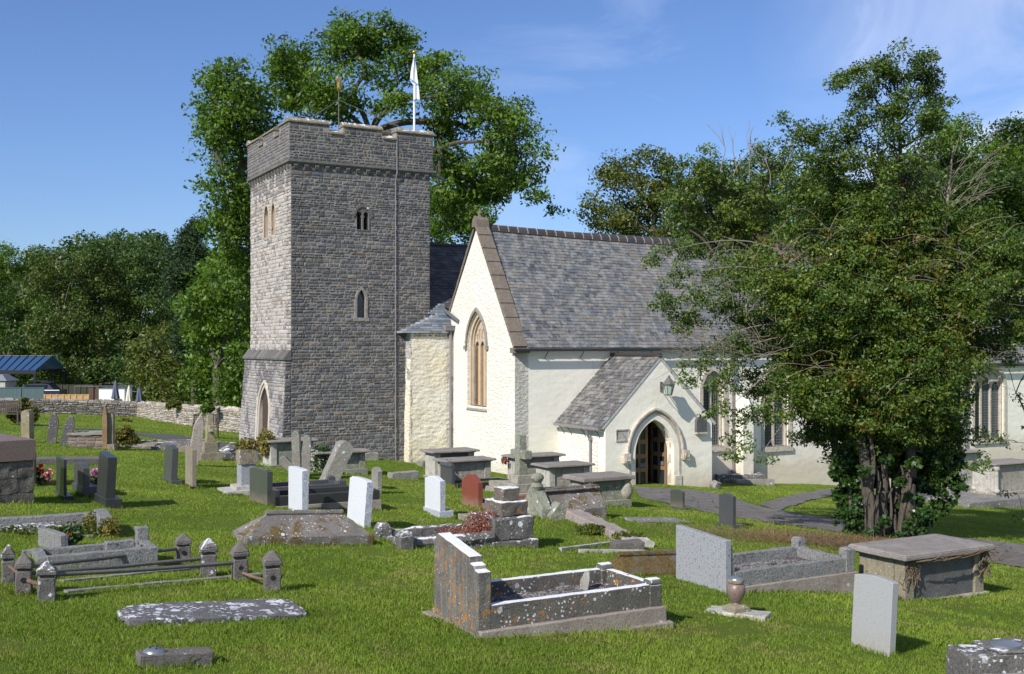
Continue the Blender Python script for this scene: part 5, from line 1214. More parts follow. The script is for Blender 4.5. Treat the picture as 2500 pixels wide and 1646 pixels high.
# gabled tomb with finial
q=gp(1322,1266)
G=thing('gabled_tomb','gabled house shaped tomb stone with carved finial and mossy ridge','tomb',q,TH)
m=MB(); gb=[(0,-.3),(0,.22),(.45,.72),(.9,.22),(.9,-.3)]
m.prism(gb,YZ,0,.28); m.obj('gable_end',MT['green'],G,bevel=.02,rough=(.012,.08,6))
m=MB(); m.prism([(.06,-.3),(.06,.14),(.45,.58),(.84,.14),(.84,-.3)],YZ,.28,1.75); m.obj('body',MT['mossy'],G,rough=(.015,.1,5),bevel=.01)
m=MB(); m.box(.2,1.7,.33,.57,.55,.62); m.tube([(.2,.33,.56),(1.72,.33,.56)],.035,6); m.obj('ridge',MT['mossy'],G,rough=(.008,.1,5))
m=MB(); m.prism([(-.25,-.3),(-.25,.08),(0,.36),(.25,.08),(.25,-.3)],lambda a_,b_,d:(.4+a_,d,b_),-.14,.15); m.obj('dormer',MT['green'],G,bevel=.02,rough=(.01,.06,7))
m=MB(); m.lathe([(.1,.60),(.14,.68),(.09,.76),(.12,.80),(.15,.86),(.12,.93),(.05,.97),(.01,.98)],14,(.14,.42)); m.obj('finial',MT['green'],G,rough=(.012,.08,7)); foot(q[0],q[1],TH,0,1.75,0,.9)
# fallen cross slab
A_=gp(1372,1262); B_=gp(1535,1330); d=Vector(B_)-Vector(A_); an=math.atan2(d.y,d.x)
G=thing('fallen_slab','long pinkish slab fallen diagonally in the grass with a broken rounded end','slab',(A_[0],A_[1],A_[2]+.18),rot=(math.radians(-4),math.radians(-1),an))
m=MB(); Ld=d.length; m.box(-.1,Ld*.97,-.06,.38,-.17,.03); m.obj('slab',MT['pink'],G,bevel=.015,rough=(.02,.09,4))
m=MB(); m.box(Ld*.97,Ld*1.07,-.08,.38,-.16,.03); m.tube([(Ld*.93,-.08,-.12),(Ld*1.04,-.05,-.12)],.09,10); m.obj('broken_end',MT['tombw'],G,rough=(.03,.06,6))
m=MB(); m.tube([(Ld*.55,-.12,.02),(Ld*.66,-.08,.04),(Ld*.75,.02,.035),(Ld*.86,.02,.045),(Ld*.98,.12,.05)],.012,5); m.tube([(Ld*.8,.2,.04),(Ld*.9,.16,.05),(Ld,.1,.04)],.014,5); m.obj('dead_ivy_stem',MT['twig'],G)
foot(A_[0],A_[1],an,-.1,Ld,-.05,.35)
q=gp(1503,1345); r_=thing('stone_block','dark block under the broken end of the fallen slab','stone',q,.25); m=MB(); m.box(0,.55,0,.3,-.2,.14); m.obj('block',MT['block'],r_,bevel=.01,rough=(.012,.1,6)); foot(q[0],q[1],.25,0,.55,0,.3)
for i,(A_,B_,lb) in enumerate((((1368,1345),(1500,1330),'thin sunken grey kerb close in front of the fallen slab'),((1414,1349),(1573,1352),'pale sunken kerb, nearest edge of the old plot below the fallen slab'))):
    pa,pb=gp(*A_),gp(*B_); d=Vector(pb)-Vector(pa); r_=thing('sunken_kerb',lb,'kerb',pa,rot=(0,-math.atan2(d.z,math.hypot(d.x,d.y)),math.atan2(d.y,d.x))); m=MB(); m.box(0,d.length,-.03,.05,-.1,.06); m.obj('kerb',MT['tombw'],r_,rough=(.008,.1,5)); foot(pa[0],pa[1],math.atan2(d.y,d.x),0,d.length,-.03,.06)
slab('flat_slab','speckled flat ledger in the grass between gabled tomb and small headstones',(1560,1277),1478,1690,.03,'spots','slab',wid=.75,z=.0)
slab('flat_slab','speckled flat slab lying behind the grey granite kerbs',(1800,1382),1780,1940,.06,'spots','slab',wid=.8,z=.02)
coped('coped_stone','brown moss covered ridged stone with rolled edges left of the big granite headstone',(1532,1412),1500,1690,.02,.25,'verymossy',inset=.08,wid=.72,ln=1.3)
# stone cross, centre
q=gp(1272,1216)
G=thing('stone_cross','tall plain lichened stone cross on three steps in front of the transept','cross',q,TH)
s=q[1]/F; hh=(1216-1066)*s
m=MB(); m.box(-.48,.48,-.48,.48,-.3,.14); m.box(-.36,.36,-.36,.36,.14,.36); m.box(-.24,.24,-.24,.24,.36,.58); m.obj('steps',MT['tomb'],G,bevel=.012,rough=(.008,.12,5))
m=MB(); m.frus(-.13,.13,-.13,.13,.58,-.1,.1,-.1,.1,hh); m.box(-.104,.104,-.40,.40,hh-.62,hh-.40); m.obj('cross',MT['green'],G,bevel=.012); foot(q[0],q[1],TH,-.48,.48,-.48,.48)
q=gp(1225,1204); r_=thing('low_slab','low pale ledger on two stones left of the cross','slab',q,TH-.5); m=MB(); m.box(-.45,.35,-.2,.3,-.2,.12); m.box(-.35,.25,-.15,.2,.12,.28); m.obj('slab',MT['tomb'],r_,rough=(.01,.1,6))
# chest tombs
def chest(name,label,N,xL,xR,ytop,mat,lid='lid',over=.12,panel=None,pil=True,bulb=False,lidth=.065,endmat=None,da=0,hmin=0,rough=(.006,.14,4),tmax=2.3,ov=None,nobase=False):
    if ov: p,a,t,w,h=ov[0],TH+math.radians(da),ov[1],ov[2],ov[3]
    else: p,a,t,w,h=place(N,xL,xR,ytop,da); t=min(t,tmax); w=min(w,1.15); h+=over*.3
    root=thing(name,label,'chest tomb',p,rot=(0,0,a))
    m=MB(); m.box(-.06,t+.06,-.06,w+.06,-.45,-.04 if nobase else .07); m.obj('base_slab',MT[mat],root,bevel=.01,rough=rough)
    m=MB(); m.box(.03,t-.03,.04,w-.04,-.3 if nobase else .05,h-lidth+.002); m.obj('body',MT[panel or mat],root)
    if pil:
        for (x0,y0) in ((0,0),(t-.2,0),(0,w-.2),(t-.2,w-.2)):
            m=MB(); m.box(x0,x0+.2,y0,y0+.2,-.3 if nobase else .06,h-lidth); m.obj('pilaster',MT[endmat or mat],root,bevel=.01,rough=rough)
    m=MB(); m.box(-.004,.03,.2,w-.2,.06,h-lidth); m.obj('end_panel',MT[endmat or mat],root)
    if bulb:
        for (cx_,cy_) in ((.12,.0),(t-.04,.04),(t-.04,w-.1)):
            m=MB(); m.lathe([(.07,.07),(.12,.12),(.17,.25),(.15,.38),(.10,.5),(.09,h-.2),(.14,h-.12)],14,(cx_,cy_)); m.obj('baluster',MT['tomb'],root,rough=(.004,.15,5))
    o=over; m=MB(); m.box(-o,t+o,-o,w+o,h-lidth,h-.025); m.frus(-o,t+o,-o,w+o,h-.025,-o+.03,t+o-.03,-o+.03,w+o-.03,h)
    m.box(-o*.3,t+o*.3,-o*.3,w+o*.3,h-lidth-.03,h-lidth); m.obj('lid',MT[lid],root,bevel=.012,rough=rough)
    foot(p[0],p[1],a,-.05,t+.05,-.05,w+.05); REP.append((label[:34],'D%.1f len%.2f w%.2f h%.2f'%(p[1],t,w,h)))
    return root,p,a,t,w,h
T1=chest('chest_tomb','grey green chest tomb with broad lid near the tower door',(661,1142),641,766,1079,'green',endmat='tombw')
T2=chest('chest_tomb','ivy covered chest tomb in front of the tower behind leaning slabs',(780,1156),765,892,1108,'green',over=.16)
T3=chest('chest_tomb','tall chest tomb with dark panel against the transept, further left of two',(1061,1170),1038,1158,1104,'tomb',panel='slate_panel',over=.14,endmat='tombw')  # paler end stone puts the sunlit white of the west face into colour
T4=chest('chest_tomb','chest tomb with tan panel overlapping a darker one behind the scroll headstone',(1092,1186),1068,1199,1128,'tomb')
T5=chest('chest_tomb','chest tomb behind the tall cross, close to the transept wall',(1259,1188),1239,1366,1119,'tomb',endmat='tombw',over=.15)
T6=chest('chest_tomb','slab topped chest tomb with white ends right of the tall cross',(1341,1203),1308,1440,1142,'tomb',endmat='tombw')
T7=chest('chest_tomb','chest tomb with bulging corner balusters and peeling pale patches by the porch',(1428,1236),1388,1535,1172,'green',endmat='tomb',bulb=True,pil=False,lidth=.11)
T8=chest('chest_tomb','large chest tomb with thick slab lid and dead ivy roots in the right foreground',(2209,1460),2097,2402,1350,'tomb',panel='slate_panel',lidth=.09,over=.12,tmax=2.0,nobase=True,endmat='tan')  # slate body kept dark, with the shade on it included in the colour
q=gp(2432,1240); G=thing('tomb_platform','long lichened stone platform carrying the big pale chest tomb','platform',q,TH); m=MB(); m.box(-1.9,3.2,-.4,2.8,-.5,.28); m.obj('platform',MT['plat'],G,rough=(.02,.2,3)); foot(q[0],q[1],TH,-1.9,3.2,-.4,2.8)
zp=q[2]+.28; Yp=(CAMZ-zp)*F/(1209-HZ); r9=ray(2430,1209,Yp)
T9=chest('chest_tomb','big pale chest tomb with moulded corner shafts on a stone platform at the right edge',None,0,0,0,'tomb',endmat='tombw',over=.12,ov=((r9.x,r9.y,zp),2.1,.95,(1209-1132)/F*Yp))
for y_ in (-.03,.9):
    m=MB(); m.lathe([(.10,.08),(.13,.14),(.08,.22),(.07,T9[5]-.3),(.12,T9[5]-.2),(.10,T9[5]-.1)],12,(.02,y_)); m.obj('corner_shaft',MT['tombw'],T9[0])
r10=ray(2338,1192,44.5)
T10=chest('chest_tomb','tall white bow sided chest tomb between the platform and the chancel wall',None,0,0,0,'tombw',over=.14,ov=((r10.x,r10.y,r10.z),1.45,.9,(1192-1104)/F*44.5))
# low kerbs and rubble beside the porch
q=gp(1752,1178); G=thing('low_tomb','dark low ledger tomb in the corner between the porch and the church wall','tomb',q,TH-.42)
m=MB(); m.box(0,1.9,0,1.0,-.2,.30); m.obj('ledger',MT['limedark'],G,rough=(.012,.14,5)); m=MB(); m.box(.6,2.1,-.5,-.2,-.2,.16); m.obj('kerb',MT['oldslab'],G,rough=(.012,.14,5)); foot(q[0],q[1],TH-.4,0,2.1,-.5,1)
def stone_blob(m,c,r,n=7):
    bm=bmesh.new(); bmesh.ops.create_icosphere(bm,subdivisions=1,radius=1)
    o=random.random()*40; s=[random.uniform(.7,1.3) for _ in range(3)]; s[2]*=.6
    vs=[(c[0]+v.co.x*r*s[0]*(1+.3*noise.noise(v.co*1.3+Vector((o,0,0)))),c[1]+v.co.y*r*s[1],c[2]+v.co.z*r*s[2]*(1+.3*noise.noise(v.co*1.7+Vector((0,o,0))))) for v in bm.verts]
    m.add(vs,[tuple(v.index for v in f.verts) for f in bm.faces],cv((.38,.35,.31),.25)); bm.free()
m=MB(); q=gp(1990,1168); random.seed(21)
for i in range(170):
    x_=random.gauss(0,.75); y_=random.gauss(0,.35); r_=random.uniform(.03,.10); m_=(q[0]+x_,q[1]+y_); stone_blob(m,(m_[0],m_[1],gz(*m_)+.02+max(0,.12-abs(y_)*.2)*random.random()),r_)
tag(m.obj('rubble_heap',MT['masS']),'heap of small pale rubble stones by the church wall',kind='stuff')
q=gp(1895,1168)
r_=thing('broken_slab','thin dark broken slab propped on the rubble by the church wall','slab',(q[0],q[1],q[2]+.18),rot=(.15,-.05,.2)); m=MB(); m.box(-.3,1.3,-.3,.5,0,.05); m.obj('slab',MT['limedark'],r_,rough=(.01,.12,5))
q=gp(1745,1193); m=MB(); stone_blob(m,(0,0,.1),.28); tag(m.obj('boulder',MT['oldslab'],rough=(.03,.1,4),loc=q),'rounded pale boulder at the outer corner of the porch','boulder')
# small leftovers of stone in the lawn
for (px_,py_,w_,lb) in ((985,1168,.9,'half buried broken slab on the bank below the stair turret'),(905,1143,.5,'small square stone block against the tower foot'),(1040,1150,.5,'rough stone lump at the foot of the stair turret'),(1148,1268,.35,'short pale stone end between white headstone and stepped grave')):
    q=gp(px_,py_); r_=thing('loose_stone',lb,'stone',q,TH+random.uniform(-.5,.3)); m=MB(); m.box(-w_/2,w_/2,-.15,.2,-.15,.14 if 'short' in lb else .22); m.obj('stone',MT['oldslab'],r_,rough=(.03,.1,5),bevel=.02)

# ---------------------------------------------------------------- boundary wall, fences, terrace things
def wallpath(name,label,pts,h,colf,mat='masS',th=.45,rowh=(.07,.14)):
    P=[]
    for (px_,yt_,Y_) in pts:
        q_=ray(px_,yt_,Y_); g_=gz(q_.x,q_.y); P.append(Vector((q_.x,q_.y,q_.z-h)))
    root=thing(name,label,'wall',P[0],0)
    m=MB(); mc=MB()
    for A_,B_ in zip(P,P[1:]):
        d=B_-A_; L_=math.hypot(d.x,d.y); ux,uy=d.x/L_,d.y/L_; nx,ny=-uy,ux
        if nx*A_.x+ny*A_.y<0: nx,ny=-nx,-ny
        def fn(a,b,dd,A_=A_,ux=ux,uy=uy,nx=nx,ny=ny,L_=L_,B_=B_):
            x=A_.x+ux*a+nx*dd; y=A_.y+uy*a+ny*dd; return (x-P[0].x,y-P[0].y,A_.z+(B_.z-A_.z)*a/L_-P[0].z+b+.03*math.sin(a*.9))
        rubble(m,fn,lambda b:(0,L_),-.25,h,colf,rowh=rowh,ln=(.12,.4),prot=.07,gap=.02,inb=.03,wob=.02)
        rubble(m,lambda a,b,dd,fn=fn: fn(a,h+.02-dd*1.0+random.uniform(-.03,.03)*(1 if dd<0 else 0),b),lambda b:(0,L_),0,th,colf,rowh=(.2,.25),ln=(.15,.5),prot=.14,gap=.02,inb=.04)
        n_=int(L_/.5)+1
        for i in range(n_):
            a0,a1=L_*i/n_,L_*(i+1)/n_
            mc.add([fn(a0,-.3,.03),fn(a1,-.3,.03),fn(a1,h-.01,.03),fn(a0,h-.01,.03),fn(a0,-.3,th),fn(a1,-.3,th),fn(a1,h-.01,th),fn(a0,h-.01,th)],[(0,1,2,3),(4,7,6,5),(3,2,6,7)])
    m.obj('stonework',MT[mat],root); mc.obj('core',MT['mortar'],root)
def cg(a,b): return cv((.21,.19,.165) if random.random()<.7 else (.31,.285,.255),.35)
def cl(a,b): return cv((.46,.42,.35) if random.random()<.8 else (.33,.28,.22),.25)
wallpath('boundary_wall','long grey dry stone boundary wall behind the far lawn',[(-160,976,71),(120,977,73),(335,985,74)],1.0,cg)
wallpath('boundary_wall','pale limestone boundary wall running right towards the tower',[(335,985,74),(400,990,69),(500,996,62),(640,1010,57)],1.0,cl)
def bg(px,py,Y): return ray(px,py,Y)
def fence_panel(name,label,px0,px1,ytop,Y,h,mat,n,slatdir='v',cat='fence',z=None):
    A_=bg(px0,ytop,Y); B_=bg(px1,ytop,Y); L_=(B_-A_).length; g=gz(A_.x,A_.y); r_=thing(name,label,cat,(A_.x,A_.y,A_.z-h),0)
    m=MB(); 
    if slatdir=='v':
        k=int(L_/.14)
        for i in range(k): m.box(L_*i/k+.004,L_*(i+1)/k-.004,-.01+(i%2)*.008,.02,.03,h)
    else:
        k=int(h/.16)
        for i in range(k): m.box(0,L_,-.015+(i%2)*.01,.02,h*i/k+.006,h*(i+1)/k-.004)
    m.obj('boards',MT[mat],r_)
    for i in range(n+1):
        m=MB(); m.box(L_*i/n-.05,L_*i/n+.05,-.06,.05,-.6,h+.05); m.obj('post',MT[mat],r_)
    m=MB(); m.box(0,L_,-.04,.03,h-.02,h+.03); m.obj('rail',MT[mat],r_)
fence_panel('board_fence','dark horizontal board fence above the tan fence panels',92,225,940,93,2.2,'fence',9,'h')
fence_panel('board_fence','new pale tan slatted fence low behind the boundary wall',109,216,964,84,1.8,'fencen',7,'h')
fence_panel('board_fence','blue green painted board fence at far left',-60,106,947,86,2.4,'teal',3)
A_=bg(216,946,84.5); r_=thing('gate_pier','brown brick pier at the end of the tan fence','pier',(A_.x,A_.y,A_.z-2.5)); m=MB(); m.box(0,.38,0,.5,-.5,2.5); m.box(-.04,.42,-.04,.54,2.5,2.58); m.obj('pier',MT['brownw'],r_); m=MB(); m.box(.38,.72,.1,.3,-.5,2.55); m.obj('side_wall',MT['brownw'],r_)
A_=bg(241,949,83.5); r_=thing('white_cabin','plain white box cabin or trailer behind the boundary wall','trailer',(A_.x,A_.y,A_.z-2.2)); m=MB(); m.box(0,2.0,0,1.6,0,2.18); m.obj('body',MT['white'],r_,bevel=.03); m=MB(); m.box(-.04,2.04,-.04,1.64,2.18,2.24); m.obj('rim',MT['metal'],r_); m=MB(); m.box(.62,.70,-.01,0,.95,1.25); m.obj('vent',MT['dark'],r_)
for (xm,yt,yb,c,lb) in ((282,928,974,'canvas','closed grey parasol in front of the white cabin'),(315,941,990,'canvasw','closed cream parasol between the two grey ones'),(341,935,982,'canvas','closed grey parasol furthest right beside the trees')):
    Y=81.5; A_=bg(xm,yt,Y); s=Y/F; hh=(yb-yt)*s; r_=thing('closed_parasol',lb,'parasol',(A_.x,A_.y,A_.z-hh-.9),group='closed parasols on the terrace')
    m=MB(); m.tube([(0,0,-.6),(0,0,hh+.9)],.03,8); m.obj('pole',MT['metal'],r_)
    m=MB(); pr=[(.02,hh+.92),(.10,hh*.85+.9),(.17,hh*.6+.9),(.2,hh*.45+.9),(.24,hh*.2+.9),(.28,.98),(.22,.9)]
    n=16; vs=[]; 
    for i,(rr,zz) in enumerate(pr):
        for k in range(n):
            a_=2*math.pi*k/n; f_=1+(.28 if k%2 else -.2)*(i/len(pr)); vs.append((rr*f_*math.cos(a_+i*.08),rr*f_*math.sin(a_+i*.08),zz-(.12*(k%4==0) if i>4 else 0)))
    m.add(vs,[(i*n+k,i*n+(k+1)%n,(i+1)*n+(k+1)%n,(i+1)*n+k) for i in range(len(pr)-1) for k in range(n)]); m.obj('canopy',MT[c],r_,smooth=False)
    m=MB(); m.lathe([(.21,hh*.42+.9),(.215,hh*.46+.9)],10); m.obj('strap',MT[c],r_)
# glazed canopy
Y=92; A_=bg(-40,904,Y); B_=bg(88,904,Y); L_=B_.x-A_.x; gzc=gz(B_.x,B_.y)
r_=thing('glazed_canopy','blue tinted glass pitched canopy on black steel posts at far left','canopy',(A_.x,A_.y,A_.z)); HR=34*Y/F
m=MB()
def pt(x,s,t): return (x+ s*.9,t*2.0,s*HR) # s 0..1 up slope, t depth
m.add([(0,0,0),(L_,0,0),(L_+.5,2.2,HR),(0,2.2,HR)],[(0,1,2,3)]); m.add([(L_,0,0),(L_+.62,2.2,HR),(L_+.62,4.4,0)],[(0,1,2)]); m.add([(0,4.4,0),(L_,4.4,0),(L_+.5,2.2,HR),(0,2.2,HR)],[(0,1,2,3)])
m.obj('glass',MT['canopyg'],r_)
m=MB()
for i in range(8):
    x=L_*i/7; m.tube([(x,-.03,0),(x+.5*i/7*1.0,2.17,HR+.03)],.05,4)
m.tube([(0,2.2,HR),(L_+.6,2.2,HR)],.07,6); m.box(-.1,L_+.05,-.1,.1,-.32,-.0); m.tube([(L_,0,0),(L_+.6,4.4,0)],.06,6)
m.obj('frame',MT['blackm'],r_)
for (x,y) in ((L_-.1,0),(L_+.35,2.3),(L_+.6,4.4),(1.6,0),(L_*.55,4.4)):
    m=MB(); m.box(x-.08,x+.08,y-.08,y+.08,-3.2,0); m.obj('post',MT['blackm'],r_)
A_=bg(-46,930,88); r_=thing('garden_shed','low shed with dark hipped roof at the left edge','shed',(A_.x,A_.y,A_.z-1.6)); m=MB(); m.box(0,1.95,0,2,0,1.6); m.obj('wall',MT['tombw'],r_); m=MB(); m.frus(-.15,2.15,-.15,2.15,1.6,.3,1.5,.5,1.5,2.1); m.obj('roof',MT['lead'],r_)
A_=bg(54,940,89.5); r_=thing('parked_car','dark car of which only the roof shows over the fence','car',(A_.x,A_.y,A_.z-1.4))
m=MB(); 
for i in range(13):
    t_=i/12; x=t_*2.2; z=1.38+.34*math.sin(math.pi*(.08+.84*t_))**.6; m.v+=[(x,0,z-.02),(x,.25,z+.03),(x,1.35,z+.03),(x,1.6,z-.02)]; m.c+=[(.5,.5,.5)]*4
for i in range(12):
    for k in range(3): q_=i*4+k; m.f.append((q_,q_+1,q_+5,q_+4))
m.obj('roof',MT['car'],r_,smooth=True); m=MB(); m.box(-.9,3.1,.05,1.55,.35,1.0); m.frus(-.3,2.6,.05,1.55,1.0,.1,2.1,.15,1.45,1.5); m.obj('body',MT['car'],r_,bevel=.06)
m=MB(); m.box(.2,2.0,.02,.1,1.12,1.42); m.obj('side_window',MT['glass'],r_)
for x_ in (-.2,2.3):
    m=MB(); m.tube([(x_,0,.33),(x_,.22,.33)],.33,16); m.obj('wheel',MT['blackm'],r_)
# rails behind parasols
A_=bg(300,943,90); r_=thing('metal_railing','thin grey metal railing behind the parasols','railing',(A_.x,A_.y,A_.z-1.5)); m=MB(); m.tube([(-4,0,1.5),(2.6,0,1.5)],.025,5); m.tube([(-1,0,1.1),(2.6,0,1.0)],.02,5)
for i in range(6): m.tube([(-4+i*1.3,0,-.5),(-4+i*1.3,0,1.5)],.022,5)
m.obj('rails',MT['metal'],r_)
# benches
def bench(label,p,ang,L_=1.5):
    r_=thing('garden_bench',label,'bench',p,ang,'wooden benches on the far lawn')
    m=MB()
    for i in range(5): m.box(0,L_,.02+i*.09,.09+i*.09,.42,.45)
    m.obj('seat',MT['benchw'],r_)
    m=MB(); m.box(0,L_,.48,.52,.95,1.02); m.box(0,L_,.47,.51,.50,.55); n=int(L_/.085)
    for i in range(n): m.box(L_*i/n+.01,L_*i/n+.06,.485,.505,.55,.95)
    m.obj('backrest',MT['benchw'],r_)
    for x in (0,L_-.07):
        for (y,h) in ((0,.64),(.45,1.02)):
            m=MB(); m.box(x,x+.07,y,y+.07,-.1,h); m.obj('leg',MT['benchw'],r_)
        m=MB(); m.box(x,x+.07,-.04,.5,.64,.68); m.obj('armrest',MT['benchw'],r_)
        m=MB(); m.box(x,x+.05,.05,.46,.15,.2); m.obj('stretcher',MT['benchw'],r_)
q=gp(470,1068); bench('dark wooden bench seen from behind beside the leaning pink slab',q,math.radians(12),1.15)
q=gp(-18,1034); bench('weathered wooden bench cut off by the left picture edge',q,math.radians(6),1.15)
# ---------------------------------------------------------------- vegetation
def rnd_unit(n):
    v=rng.normal(size=(n,3)); return v/np.linalg.norm(v,axis=1,keepdims=True)
def leaves(C,size,asp=.5,upb=.35,jit=.5,outward=None):
    """diamond leaves at centres C"""
    n=len(C); nr=rnd_unit(n)+np.array([0,0,upb]); 
    if outward is not None: nr=nr+outward*.5
    nr/=np.linalg.norm(nr,axis=1,keepdims=True)
    t=np.cross(nr,rnd_unit(n)); t/=np.linalg.norm(t,axis=1,keepdims=True)+1e-9; b=np.cross(nr,t)
    s=(size*(1+jit*rng.uniform(-1,1,n)))[:,None]
    return np.stack([C-t*s*.5,C-b*s*asp*.5+nr*s*.06,C+t*s*.5,C+b*s*asp*.5+nr*s*.06],1)
def clumps(blobs,nsub,subr,per,flat=.6,shell=.5,droop=0):
    """blobs: (x,y,z,r,density). leaf centres grouped in sub-clumps"""
    out=[];sub=[];tone=[]
    for (x,y,z,r,dn) in blobs:
        k=max(2,int(nsub*(r**2)*dn)); d=rnd_unit(k); rr=r*(shell+(1-shell)*rng.random(k)**.6)
        d[:,2]*=.9; c=np.array([x,y,z])+d*rr[:,None]*(1+.18*np.sin(d[:,[0]]*5+x)+.12*np.cos(d[:,[2]]*7+z))
        sr=subr*rng.uniform(.55,1.35,k); m_=np.maximum(3,(per*(sr/subr)**2*rng.uniform(.5,1.4,k)).astype(int))
        idx=np.repeat(np.arange(k),m_); g=rnd_unit(len(idx))*(rng.random(len(idx))**.45)[:,None]*sr[idx][:,None]
        g[:,2]*=flat; L_=c[idx]+g; L_[:,2]-=droop*(g[:,0]**2+g[:,1]**2)/np.maximum(sr[idx],.05)
        out.append(L_); sub.append(c); tone.append((rng.random(k)*.55)[idx]+rng.random(len(idx))*.45)
    return np.concatenate(out),np.concatenate(sub),np.concatenate(tone)
def limb(m,A,B,r0,r1,n=7,w=.12,sides=7):
    A=Vector(A);B=Vector(B);L_=(B-A).length; off=[Vector((random.uniform(-1,1),random.uniform(-1,1),random.uniform(-.4,.6)))*L_*w for _ in range(3)]
    pts=[];rr=[]
    for i in range(n+1):
        t=i/n; p=A.lerp(B,t)+off[0]*math.sin(math.pi*t)*.7+off[1]*math.sin(2*math.pi*t)*.35+Vector((0,0,L_*.10*math.sin(math.pi*t)))
        pts.append(p); rr.append(r0*(1-t)+r1*t)
    m.tube(pts,rr,sides,cap=False); return pts
def tree(name,label,base,blobs,leafmat,lsize,nsub,subr,per,trunk=.35,fork=None,bark='bark',cat='tree',group=None,twigs=.25,asp=.5,upb=.35,shell=.5,flat=.6,seed=1,droop=0,extra=None,trunks=1,kind=None,branches=True):
    random.seed(seed); global rng; rng=np.random.default_rng(seed)
    base=Vector(base); root=thing(name,label,cat,base,0,group)
    B=[(x-base.x,y-base.y,z-base.z,r,dn) for x,y,z,r,dn in blobs]
    C,sub,tone=clumps(B,nsub,subr,per,flat,shell,droop)
    cen=np.array([[b[0],b[1],b[2]] for b in B]).mean(0); ow=C-cen; ow/=np.linalg.norm(ow,axis=1,keepdims=True)+1e-6
    V=leaves(C,lsize*np.ones(len(C)),asp,upb,outward=ow)
    quads('crown',V,np.stack([tone,rng.random(len(C)),tone],1),MT[leafmat],root)
    if branches:
        m=MB(); top=max(b[2] for b in B); fk=Vector(fork)-base if fork else Vector((0,0,max(.8,top*.35)))
        pts=limb(m,(0,0,-.3),fk,trunk,trunk*.72,8,.03,10)
        nodes=[(Vector((b[0],b[1],b[2])),b[3]) for b in B]; order=sorted(range(len(nodes)),key=lambda i:(nodes[i][0]-fk).length)
        par={}; plen={-1:0}; pos={-1:fk}; done=[-1]
        for i in order:
            j=min(done,key=lambda q:(pos[q]-nodes[i][0]).length+.45*plen[q]); par[i]=j; pos[i]=nodes[i][0]; plen[i]=plen[j]+(pos[j]-pos[i]).length; done.append(i)
        wt_={i:nodes[i][1]**2 for i in order}
        for i in reversed(order):
            if par[i]!=-1: wt_[par[i]]+=wt_[i]
        tot=sum(wt_[i] for i in order if par[i]==-1) or 1
        for i in order:
            r_in=trunk*.78*math.sqrt(wt_[i]/tot)*.95; j=par[i]
            rend=trunk*.78*math.sqrt(max(wt_[i]-nodes[i][1]**2*.6,nodes[i][1]**2*.15)/tot)*.8
            lp=limb(m,pos[j],pos[i],r_in,rend,8,.10,7); c=pos[i]
            near=[s_ for s_ in sub if (Vector(s_)-c).length<nodes[i][1]*1.15]; random.shuffle(near)
            for s_ in near[:int(min(len(near),26)*twigs)+1]:
                limb(m,random.choice(lp[3:]),Vector(s_),max(.012,trunk*.07),max(.004,trunk*.015),4,.12,4)
        m.obj('trunk',MT[bark],root,smooth=True)
    return root,len(C)
def PB_(l,Y,jy=2.0,seed=3):
    r_=random.Random(seed); out=[]
    for t in l:
        px,py,r=t[:3]; dn=t[3] if len(t)>3 else 1; yy=Y+r_.uniform(-jy,jy)+(t[4] if len(t)>4 else 0); c=ray(px,py,yy); out.append((c.x,c.y,c.z,r/F*yy,dn))
    return out
def zb(l): return [(400+a/2.333,b/2.333,r/2.333)+tuple(o) for a,b,r,*o in l]
NL=0
# big ash behind the tower
Y=58
ash=zb([(1080,170,120),(1240,160,100),(1060,290,110),(980,330,120),(800,340,100),(760,480,100),(900,470,120),(1150,420,90),(1380,220,80),(1400,330,90),(1330,480,90),(1340,590,100),(720,600,80),(860,620,100),(1000,620,100),(1560,400,120),(1660,480,100),(1550,560,90),(1640,620,90),(1800,470,95),(1760,620,100),(1900,620,100),(1980,680,110),(2060,740,90),(2000,860,110),(2120,900,80),(1850,800,70),(1900,1000,110),(2020,1060,90),(2130,1130,70),(2220,1190,55),(1720,720,80),(1640,900,90),(1760,980,90),(1680,1120,110),(1850,1120,90),(1800,1250,90),(1640,1290,110),(1560,1200,80),(1290,330,70),(1150,300,90),(1230,420,80),(1080,560,80),(700,440,80),(660,330,60),(700,260,60),(690,380,70),(640,480,60),(650,560,60),(760,280,70),(720,520,80),(660,420,60),(1600,940,90),(1680,1040,90),(1660,1180,90),(1800,1040,90),(1900,1090,70),(1560,1080,80),(1760,1170,80),(1850,940,90),(1940,990,80),(1200,640,70),(930,560,90),(1450,420,80),(1500,520,80),(1730,560,90),(1820,640,90),(1960,780,90),(1900,900,80),(1640,800,80),(1720,920,90),(1590,1000,100),(1590,1130,100),(1700,1230,100),(1560,1330,110),(1700,1330,90),(2080,990,80),(1560,700,80),(1560,860,60),(840,520,80),(1180,230,90),(1330,170,60),(990,220,70)])
r_,n=tree('ash_tree','tall spreading ash tree with open airy crown rising behind the tower',(ray(905,1000,Y).x,Y,-2),PB_(ash,Y,2.6,5),'ash',.22,14,.8,66,trunk=.5,fork=ray(905,330,Y),twigs=.35,shell=.25,flat=.55,seed=5); NL+=n
lobe=zb([(390,420,100),(300,500,90),(480,450,90),(560,560,75),(400,580,120),(270,620,80),(250,740,70),(330,740,100),(470,700,110),(560,720,80),(560,830,70),(430,830,100),(300,850,90),(420,940,85),(330,980,70),(210,1060,50),(290,1060,60),(420,1110,90),(350,1180,90),(450,1240,90),(380,1320,100),(300,1300,70),(350,500,90),(430,650,100),(500,620,80),(360,700,90),(520,780,70),(440,1000,80),(460,1160,90),(380,1230,90),(480,1330,90),(400,1420,90),(480,1450,80),(450,1560,90),(340,1400,60)])
